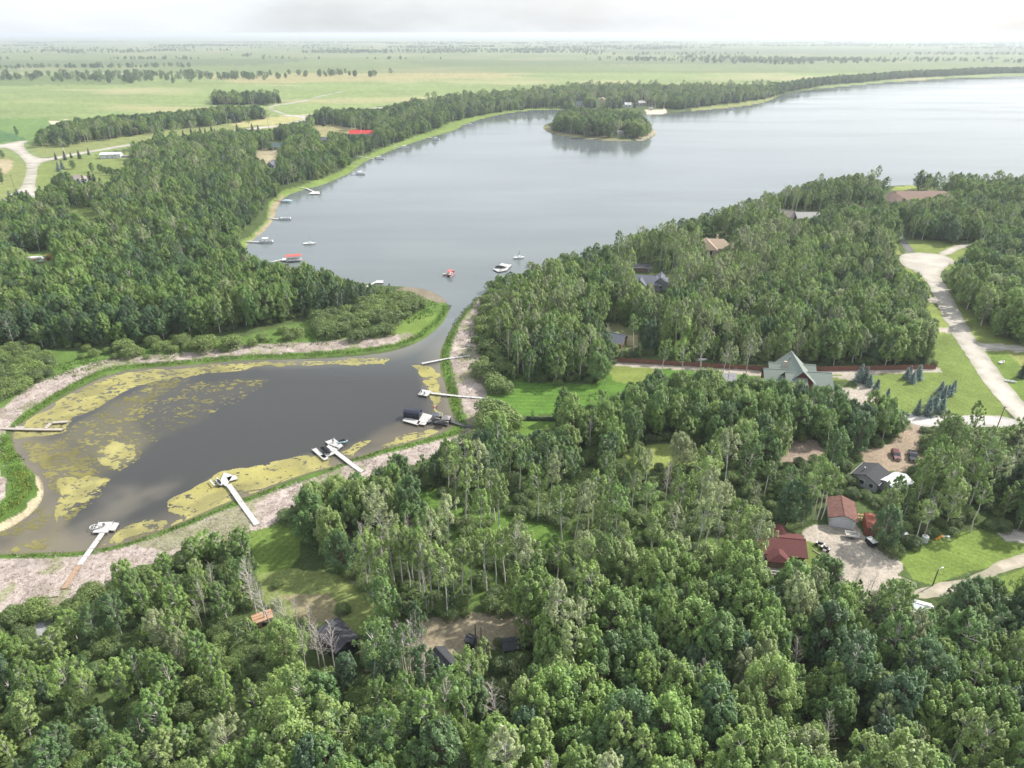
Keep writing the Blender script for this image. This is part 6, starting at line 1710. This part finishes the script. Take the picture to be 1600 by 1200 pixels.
# white round and low things on lawns
def small_boat(label, px, py, rot, L=3.6, cat='rowing boat', m='white', z0=None):
    x, y, z = on_ground(px, py) if z0 is None else (*map(float, gz(px, py, z0)), z0)
    t = thing('rowing_boat', label, cat, (x, y, z), rot)
    b = MB(); h = L / 2; w = .65
    out = [(-h, -w * .8), (-h, w * .8), (h * .3, w), (h * .8, w * .5), (h, 0), (h * .8, -w * .5), (h * .3, -w)]
    n = len(out)
    vs = [(x_ * .86, y_ * .7, .0) for x_, y_ in out] + [(x_, y_, .5) for x_, y_ in out] + [(x_ * .93, y_ * .88, .5) for x_, y_ in out] + [(x_ * .82, y_ * .62, .12) for x_, y_ in out]
    fs = [tuple(range(n))[::-1]]
    for r in range(3):
        fs += [(r * n + i, r * n + (i + 1) % n, (r + 1) * n + (i + 1) % n, (r + 1) * n + i) for i in range(n)]
    fs += [tuple(range(3 * n, 4 * n))]
    b.add(vs, fs).build('hull', M[m], t)
    for q in (-.45, .1): MB().box(q * h, 0, .38, .3, 1.05, .05).build('thwart', M['greydeck'], t)
    return t
small_boat('small white boat lying on the gravel behind the red fence', 1095, 563, R(5), 5)
small_boat('small white boat pulled up on the grass at the upper left lake shore', 557, 255, R(5), 6)
small_boat('pale upturned-looking dinghy lying in the near wood right of the tall trunks', 751, 862, R(40), 3)
small_boat('small white boat lying by the trees at the upper lawn edge', 1565, 567, R(30), 3.2)
small_boat('pale small boat half way down the roadside lawn at the right edge', 1579, 597, R(-20), 3.4)
small_boat('white dinghy on the bank at the far left end of the far shore reeds', 876, 171, R(0), 6)
# camper trailer and tractor at left
x, y, z = on_ground(56, 411)
t = thing('camper_trailer', 'white camper trailer parked in the wood at the far left', 'camper trailer', (x, y, z), R(14))
MB().side_prism([(-4.2, .8), (-4.2, 3.0), (-3.9, 3.25), (3.6, 3.25), (4.2, 2.5), (4.3, 1.6), (3.7, .8)], -1.2, 1.2).build('body', M['white'], t)
for k in range(4): 
    f = MB().box(-3.0 + k * 1.7, -1.22, 2.1, .9, .05, .6).build('window', M['metal'], t); MB().box(-3.0 + k * 1.7, -1.26, 2.1, .76, .03, .46).build('pane', M['glass'], f)
MB().box(1.4, -1.22, 1.7, .7, .06, 1.7).build('door', M['hull'], t); MB().box(-.5, -1.9, 2.75, 3.6, 1.5, .06).build('awning', M['brownwood'], t)
MB().box(-1.5, 0, 3.35, .8, .6, .2).build('roof_vent', M['hull'], t)
for s_ in (-.4, .5):
    for q in (-1.1, 1.1): wheel(t, s_, q, .36, .22)
x, y, z = on_ground(79, 406)
t = thing('tractor', 'red tractor parked right of the white camper trailer', 'tractor', (x, y, z), R(-10))
MB().side_prism([(-1.0, .7), (-1.0, 1.3), (.2, 1.4), (2.0, 1.35), (2.1, .7)], -.42, .42).build('hood', M['brightred'], t)
MB().box(-.7, 0, 1.9, 1.5, 1.3, 1.1, top=.85).build('cab_glass', M['glass'], t); MB().box(-.7, 0, 2.5, 1.5, 1.4, .14).build('cab_roof', M['brightred'], t)
for s_ in (-.95, .95): wheel(t, -.8, s_, .85, .45, 'brightred')
for s_ in (-.75, .75): wheel(t, 1.6, s_, .5, .3, 'brightred')

# ------------------------------------------------------------------ docks
DZ = .55
def dock(label, pts, w, m='deck', plat=(), group=None, cat='dock', secl=3.0, posts=True, name='dock'):
    """pts: pixels along the walkway; plat: (quad of pixels) platforms; every section is a piece"""
    P = [gz(a, b, DZ) for a, b in pts]
    o0 = P[0]; t = thing(name, label, cat, (float(o0[0]), float(o0[1]), 0), 0, group)
    for a, b in zip(P[:-1], P[1:]):
        d = b - a; L = float(np.hypot(*d)); n = max(1, int(round(L / secl))); ang = math.atan2(d[1], d[0])
        for k in range(n):
            c = a + d * (k + .5) / n - o0; l = L / n
            zt = max(DZ, float(ground_z(*(c + o0))[0]) + .25)
            MB().box(c[0], c[1], zt, l - .10, w, .13, ang).box(c[0], c[1], zt - .14, l - .1, w * .7, .12, ang).build('deck_section', M[m], t)
            if posts:
                for s_ in (-1, 1):
                    q = c + np.array([-math.sin(ang), math.cos(ang)]) * s_ * (w / 2 + .03) + np.array([math.cos(ang), math.sin(ang)]) * l * .42
                    MB().tube((q[0], q[1], -.5), (q[0], q[1], zt + .28), .045).build('post', M['metal'], t)
    for quadp in plat:
        Q = [gz(a, b, DZ + .06) - o0 for a, b in quadp]
        e1 = Q[1] - Q[0]; e2 = Q[3] - Q[0]; L = float(np.hypot(*e1)); n = max(1, int(round(L / 1.6)))
        for k in range(n):
            u0, u1 = (k + .015) / n, (k + 1 - .015) / n
            cs_ = [Q[0] + e1 * u0, Q[0] + e1 * u1, Q[3] + (Q[2] - Q[3]) * u1, Q[3] + (Q[2] - Q[3]) * u0]
            ar = sum(cs_[i][0] * cs_[(i + 1) % 4][1] - cs_[(i + 1) % 4][0] * cs_[i][1] for i in range(4))
            if ar < 0: cs_ = cs_[::-1]
            MB().prism([tuple(c) for c in cs_], DZ - .14, DZ + .06).build('deck_section', M[m], t)
        for q in Q: MB().tube((q[0], q[1], -.5), (q[0], q[1], DZ + .45), .05).build('post', M['metal'], t)
    return t
def chair(label, px, py, rot, group=None):
    p = gz(px, py, DZ + .06); t = thing('deck_chair', label, 'chair', (float(p[0]), float(p[1]), DZ + .06), rot, group)
    MB().box(0, 0, .4, .6, .55, .06).build('seat', M['greysiding'], t); MB().box(-.3, 0, .75, .08, .55, .75).build('backrest', M['greysiding'], t)
    for sx in (-.25, .25):
        for sy in (-.24, .24): MB().tube((sx, sy, 0), (sx, sy, .4), .03).build('leg', M['metal'], t)
    for sy in (-.3, .3): MB().box(0, sy, .6, .5, .07, .05).build('armrest', M['greysiding'], t)
# left foreground dock
dock('white dock with a long straight walkway at the lower left of the pond', [(124, 883), (160, 833)], 1.25, plat=[[(144, 832), (168, 832), (177, 815), (154, 816)], [(170, 828), (179, 829), (186, 817), (178, 816)]])
x0, y0, z0 = on_ground(101, 922)
dock('weathered brown boardwalk leading down to the lower left white dock', [(101, 922), (123, 884)], 1.1, 'brownwood', posts=False, cat='boardwalk', secl=2.0, name='boardwalk')
chair('grey deck chair on the lower left dock platform, left one', 157, 825, R(40)); chair('grey deck chair on the lower left dock platform, right one', 163, 822, R(120))
def tube_rack(px, py):
    p = gz(px, py, DZ); t = thing('life_ring_rack', 'round white hoop rack at the left corner of the lower left dock', 'rack', (float(p[0]), float(p[1]), 0), R(20))
    b = MB()
    for k in range(14):
        a0, a1 = 2 * math.pi * k / 14, 2 * math.pi * (k + 1) / 14
        b.tube((.9 * math.cos(a0), .9 * math.sin(a0), .75), (.9 * math.cos(a1), .9 * math.sin(a1), .75), .07, n=5)
    b.build('hoop', M['white'], t); MB().tube((-.9, 0, .75), (.9, 0, .75), .04).tube((0, -.9, .75), (0, .9, .75), .04).build('crossbar', M['white'], t)
    for s_ in ((-.9, 0), (.9, 0), (0, -.9), (0, .9)): MB().tube((s_[0], s_[1], -.3), (s_[0], s_[1], .8), .04).build('leg', M['metal'], t)
tube_rack(147, 824)
x, y, z = on_ground(85, 930)
t = thing('timber_pile', 'short pile of pale boards at the edge of the dry reeds, lower left', 'timber pile', (x, y, z), R(15))
for k in range(4): MB().box(0, -.5 + k * .33, .2 + .05 * (k % 2), 2.0, .3, .14, R(3 * k - 4)).build('board', M['greydeck'], t)
# second dock
dock('white dock with a square head and lift below the middle of the pond', [(402, 822), (357, 757)], 1.3, plat=[[(343, 752), (353, 760), (364, 742), (350, 738)], [(357, 752), (372, 748), (368, 742), (354, 746)]])
def lift(label, px, py, rot, L=3.2, W=1.8, m='white'):
    p = gz(px, py, .6); t = thing('boat_lift', label, 'boat lift', (float(p[0]), float(p[1]), 0), rot)
    for s_ in (-1, 1): MB().box(0, s_ * W / 2, .75, L, .28, .14).build('bunk', M[m], t)
    for sx in (-1, 1):
        MB().box(sx * L * .4, 0, .6, .1, W, .1).build('crossbeam', M['metal'], t)
        for sy in (-1, 1): MB().tube((sx * L * .42, sy * W * .55, -.4), (sx * L * .42, sy * W * .55, 1.3), .05).build('post', M['metal'], t)
    return t
lift('empty lift with white rails at the left end of the second dock', 337, 753, R(-48))
def jetski(label, px, py, rot, m='hull', group=None):
    p = gz(px, py, .5); t = thing('jet_ski', label, 'jet ski', (float(p[0]), float(p[1]), .55), rot, group)
    MB().prism([(-1.4, -.45), (-1.4, .45), (.5, .55), (1.2, .3), (1.55, 0), (1.2, -.3), (.5, -.55)], 0, .35).build('hull', M[m], t)
    MB().side_prism([(-1.1, .35), (-1.0, .75), (0, .72), (.4, .95), (1.0, .55), (1.2, .35)], -.22, .22).build('seat', M['black'], t)
    MB().tube((.3, -.35, 1.0), (.3, .35, 1.0), .035).build('handlebar', M['rubber'], t)
jetski('pale jet ski lying at the second dock lift', 343, 755, R(-48))
# third dock with covered boat
dock('white U-shaped dock with a covered boat in its slip', [(566, 738), (514, 698)], 1.3, plat=[[(505, 702), (522, 707), (530, 700), (514, 694)], [(487, 702), (494, 700), (514, 716), (506, 719)], [(506, 716), (528, 706), (524, 702), (500, 712)], [(508, 690), (522, 685), (532, 693), (520, 700)], [(522, 699), (531, 692), (536, 696), (528, 702)]])
def covered(label, px, py, rot, L=6.0, W=2.3, z0=.5, m='black'):
    p = gz(px, py, 1.0); t = thing('covered_boat', label, 'boat', (float(p[0]), float(p[1]), z0), rot)
    h = L / 2; w = W / 2
    o_ = [(-h, -w * .85), (-h, w * .85), (h * .2, w), (h * .7, w * .7), (h, 0), (h * .7, -w * .7), (h * .2, -w)]
    n = len(o_)
    MB().add([(a * .9, b * .75, 0) for a, b in o_] + [(a, b, .55) for a, b in o_], [tuple(range(n))[::-1]] + [(i, (i + 1) % n, n + (i + 1) % n, n + i) for i in range(n)]).build('hull', M['hull'], t)
    MB().add([(a, b, .55) for a, b in o_] + [(a * .88, b * .82, .95) for a, b in o_] + [(a * .5 - .2, b * .35, 1.35) for a, b in o_], [(i, (i + 1) % n, n + (i + 1) % n, n + i) for i in range(n)] + [(n + i, n + (i + 1) % n, 2 * n + (i + 1) % n, 2 * n + i) for i in range(n)] + [tuple(range(2 * n, 3 * n))]).build('cover', M[m], t)
    MB().tube((-h * .6, 0, 1.3), (-h * .6, 0, 1.7), .04).build('support_pole', M['metal'], t)
    return t
covered('boat under a black cover in the slip of the U-shaped dock', 510, 704, R(-50), 4.6, 2.0)
jetski('pale blue jet ski on its float at the outer corner of the U-shaped dock', 535, 691, R(20), 'aqua')
chair('grey chair on the top platform of the U-shaped dock', 521, 692, R(-60))
# fourth dock: boat house canopy, white platform, dark pier
dock('white platform dock with a black boat canopy on the right side of the pond', [(672, 659), (660, 650)], 1.4, plat=[[(629, 657), (653, 664), (657, 658), (634, 651)], [(651, 662), (664, 664), (676, 649), (661, 645)]])
dock('dark pier running from the white platform to the reeds', [(745, 669), (722, 664), (702, 657), (674, 655)], 1.2, 'darkdeck', plat=[[(674, 660), (700, 664), (704, 655), (680, 650)]], cat='pier')
p = gz(645, 646, 1.6)
t = thing('boat_canopy', 'black barrel-shaped boat lift canopy on the white platform', 'canopy', (float(p[0]), float(p[1]), 0), R(-12))
b = MB(); b.side_prism([(-1.5, 1.6), (-1.35, 2.5), (-.6, 3.0), (.6, 3.0), (1.35, 2.5), (1.5, 1.6), (1.4, 1.6), (1.25, 2.4), (.55, 2.88), (-.55, 2.88), (-1.25, 2.4), (-1.4, 1.6)], -2.6, 2.6)
b.v = [(v[1], v[0], v[2]) for v in b.v]; b.f = [f[::-1] for f in b.f]
b.build('cover', M['navy'], t)
for sx in (-2.5, 2.5):
    for sy in (-1.3, 1.3): MB().tube((sx, sy, -.4), (sx, sy, 2.2), .06).build('post', M['metal'], t)
MB().box(0, -1.42, 1.2, 5.1, .05, 1.5).build('side_curtain', M['black'], t)
def gazebo(label, px, py, rot, m, w=2.0):
    p = gz(px, py, 2.2); t = thing('canopy_shelter', label, 'shelter', (float(p[0]), float(p[1]), DZ), rot)
    MB().roof(0, 0, 0, w + .4, w + .4, 2.0, 2.7, w * .42, .08).build('roof', M[m], t)
    for sx in (-1, 1):
        for sy in (-1, 1): MB().box(sx * w / 2, sy * w / 2, 1.0, .1, .1, 2.0).build('post', M['darkdeck'], t)
    MB().box(0, w / 2, .5, w, .06, .9).build('back_panel', M['darkdeck'], t)
    MB().box(0, .2, .45, w * .7, .6, .12).build('bench', M['greydeck'], t)
gazebo('grey-blue shelter on the dark pier beside the white platform', 683, 649, R(-15), 'bluegrey'); gazebo('pale blue-grey shelter on the dark pier nearer the reeds', 697, 654, R(-10), 'greyroof', 2.2)
p = gz(677, 656, DZ)
t = thing('flag_pole', 'flag pole with a red and white flag on the dark pier', 'flag', (float(p[0]), float(p[1]), DZ), R(10))
MB().tube((0, 0, 0), (0, 0, 5.0), .06, .04).build('pole', M['metal'], t)
fl = MB(); fl.box(.75, 0, 4.3, .6, .03, .9).build('flag_middle', M['flagwhite'], t)
MB().box(.28, 0, 4.3, .33, .03, .9).build('flag_band', M['flagred'], t); MB().box(1.22, 0, 4.3, .33, .03, .9).build('flag_band', M['flagred'], t)
lf = [(0, -.32), (.03, -.12), (.22, -.14), (.17, -.05), (.27, .08), (.14, .08), (.12, .2), (.05, .13), (0, .33), (-.05, .13), (-.12, .2), (-.14, .08), (-.27, .08), (-.17, -.05), (-.22, -.14), (-.03, -.12)]
b = MB(); b.side_prism([(.75 + a * .85, 4.3 + c) for a, c in lf], -.03, .03); b.build('flag_leaf', M['flagred'], t)
# fifth and sixth docks
dock('long thin white dock with a cluster of chairs on its head', [(772, 626), (735, 621), (673, 614)], .95, plat=[[(653, 616), (667, 619), (675, 611), (659, 608)]])
for k, (px, py, r_) in enumerate([(659, 609, 200), (668, 608, 250), (658, 614, 120), (664, 616, 60)]):
    chair('grey chair on the head of the long thin white dock, %s one' % ['back left', 'back right', 'front left', 'front right'][k], px, py, R(r_))
dock('thin white dock near the mouth of the channel', [(735, 557), (700, 560), (685, 563), (659, 568)], 1.0)
dock('weathered hook-shaped dock at the left edge of the pond', [(-8, 669), (24, 670), (70, 671), (97, 671)], 1.1, 'greydeck', plat=[[(24, 666), (38, 666), (38, 671), (24, 671)]])
dock('weathered return arm of the hook-shaped dock at the left edge', [(70, 670), (80, 660.5), (106, 658.5)], 1.1, 'greydeck')

# ------------------------------------------------------------------ boats and docks on the lake
def pontoon(label, px, py, rot, L=7.0, canopy='white', hull='hull', rail='metal', name='pontoon_boat', open_=False):
    p = gz(px, py, .4); t = thing(name, label, 'boat', (float(p[0]), float(p[1]), 0), rot)
    for s_ in (-.85, .85):
        MB().tube((-L / 2, s_, .22), (L / 2 - .5, s_, .22), .32, n=8).tube((L / 2 - .5, s_, .22), (L / 2 + .1, s_, .35), .32, .06, 8).build('float', M['metal'], t)
    MB().box(0, 0, .6, L, 2.5, .14).build('deck', M['deck'], t)
    for (cx, cy, sx, sy) in [(0, -1.22, L * .94, .06), (0, 1.22, L * .94, .06), (-L * .47, 0, .06, 2.4), (L * .47, 0, .06, 2.4)]: MB().box(cx, cy, .98, sx, sy, .62).build('side_panel', M[hull], t)
    MB().box(-L * .32, 0, .95, 1.2, 1.9, .5).build('seat', M['seat'], t); MB().box(L * .3, .7, .9, 1.6, .55, .45).build('seat', M['seat'], t); MB().box(0, -.6, 1.1, .6, .6, .9).build('console', M['white'], t)
    if not open_:
        MB().box(-L * .1, 0, 2.65, L * .48, 2.3, .09).build('canopy', M[canopy], t)
        for sx in (-.32, .12):
            for sy in (-1.1, 1.1): MB().tube((L * sx, sy, 1.0), (L * sx, sy, 2.65), .035).build('canopy_post', M['metal'], t)
    MB().box(-L / 2 - .25, 0, .7, .4, .45, .9).build('outboard_motor', M['black'], t)
    return t
LB = [((736, 196), 5, 'pontoon boat at the farthest dock on the left shore', [(722, 194), (732, 195)]), ((682, 218), -20, 'pontoon boat at the second farthest dock on the left shore', [(666, 214), (676, 216)]),
      ((633, 231), 5, 'pontoon boat at the third farthest dock on the left shore', [(614, 228), (627, 231)]), ((594, 248), 0, 'pontoon boat with a white top at the dock right of the small shore boat', [(560, 245), (583, 248)]),
      ((564, 272), 5, 'pontoon boat at the short dock halfway along the left shore', [(548, 272), (557, 272)]), ((446, 342), 4, 'white pontoon boat at the thin dock below the green-white canopy boat', [(420, 341), (438, 342)]),
      ((417, 378), 5, 'pontoon boat at the white dock near the big canopy lift', [(384, 377), (410, 378)])]
for k, ((px, py), r_, lab, dk_) in enumerate(LB):
    pontoon('white ' + lab if not lab.startswith('white') else lab, px, py, R(r_), 8.0 if py < 250 else 7.0, 'white' if k % 2 == 0 else 'hull', open_=(k in (5,)))
    dock('thin pale dock of the ' + lab.replace('pontoon boat', 'boat').replace('with a white top at the dock ', ''), dk_, 1.4, secl=4, posts=False)
dock('white zigzag dock without a boat on the left lake shore', [(470, 293), (478, 294), (492, 300)], 1.6, plat=[[(482, 303), (500, 303), (499, 299), (488, 299)]])
dock('thin brown dock leading to the boat with the pale green canopy', [(428, 313), (444, 314)], 1.0, 'brownwood', posts=False)
t = covered('boat on a lift under a pale green-white cover by the left shore', 449, 314, R(5), 7.0, 2.8, .6, 'aqua')
# red canopy lift
dock('long white dock leading to the red canopy lift', [(388, 415), (405, 412), (425, 409), (443, 405)], 1.3, plat=[[(441, 407), (449, 407), (447, 403), (441, 403)]])
p = gz(459, 402, 2.2)
t = thing('boat_lift', 'white boat lift with a red canopy at the end of the long dock', 'boat lift', (float(p[0]), float(p[1]), 0), R(14))
MB().roof(0, 0, 0, 8.0, 3.6, 3.2, 3.9, 0, .12).build('canopy', M['redcanvas'], t)
for sx in (-3.6, 0, 3.6):
    for sy in (-1.5, 1.5): MB().tube((sx, sy, -.4), (sx, sy, 3.3), .07).build('post', M['white'], t)
for sy in (-1.5, 1.5): MB().box(0, sy, .9, 8.2, .35, .3).build('side_beam', M['white'], t)
b_ = pontoon('pontoon boat sitting in the red canopy lift', 460, 406, R(14), 7.0, 'white', 'white', open_=True)
b_.location = (t.location.x, t.location.y, .35)
dock('small angled white dock off the spit', [(573, 448), (588, 440)], 1.3, plat=[[(586, 442), (599, 442), (599, 438), (588, 438)]])
# anchored boats
def sailboat(label, px, py, rot, sail=False, L=7.0, mast=8.5):
    p = gz(px, py, .3); t = thing('sailboat', label, 'sailboat', (float(p[0]), float(p[1]), 0), rot)
    h = L / 2; w = 1.25
    o_ = [(-h, -w * .6), (-h, w * .6), (0, w), (h * .6, w * .6), (h, 0), (h * .6, -w * .6), (0, -w)]; n = len(o_)
    MB().add([(a * .85, b * .6, -.2) for a, b in o_] + [(a, b, .8) for a, b in o_] + [(a * .95, b * .9, .82) for a, b in o_], [tuple(range(n))[::-1]] + [(i, (i + 1) % n, n + (i + 1) % n, n + i) for i in range(n)] + [(n + i, n + (i + 1) % n, 2 * n + (i + 1) % n, 2 * n + i) for i in range(n)] + [tuple(range(2 * n, 3 * n))]).build('hull', M['white'], t)
    MB().side_prism([(-.8, .8), (-.6, 1.35), (.9, 1.3), (1.4, .8)], -.6, .6).build('cabin', M['hull'], t)
    MB().tube((.5, 0, .8), (.5, 0, mast), .07, .04).build('mast', M['metal'], t); MB().tube((.5, 0, 1.7), (-2.6, 0, 1.8), .06).build('boom', M['metal'], t)
    if sail: MB().tube((.4, 0, 1.85), (-2.5, 0, 1.95), .2, .12).build('furled_sail', M['white'], t); MB().side_prism([(.4, 2.0), (-1.4, 2.0), (.4, 4.6)], -.03, .03).build('sail', M['white'], t)
sailboat('sailboat with a bare mast at anchor off the red canopy lift', 484, 381, R(10)); sailboat('small white sailboat with a little raised sail off the wooded point', 811, 403, R(15), True, 6.0, 5.5)
pontoon('red and white pontoon boat anchored in the channel mouth', 704, 429, R(75), 6.2, 'redcanvas', 'redboat')
small_boat('grey dinghy tied beside the red pontoon boat', 696, 429, R(20), 2.6, z0=.1)
dock('white U-shaped swim dock at the tip of the wooded point', [(800, 414), (792, 414)], 1.4, plat=[[(770, 420), (779, 425), (784, 422), (776, 417)], [(778, 425), (792, 422), (796, 417), (786, 419)], [(780, 414), (796, 418), (799, 414), (784, 411)]])
covered('boat under a black cover inside the swim dock at the point', 782, 418, R(-8), 5.6, 2.2)
for (px, py, r_, lab) in [(1112, 172.5, 5, 'dark boat at the far shore right of the beach, leftmost of three'), (1140, 171, -5, 'dark boat at the far shore right of the beach, middle of three'), (1183, 163.5, 10, 'dark boat at the far shore right of the beach, rightmost of three')]:
    pontoon(lab, px, py, R(r_), 9, 'bluegrey', 'greysiding')
    dock('thin dock of the ' + lab.replace(' right of the beach', ''), [(px - 6, py - 3), (px + 1, py)], 1.5, 'greydeck', posts=False, secl=5)
print('objects', len(bpy.data.objects))
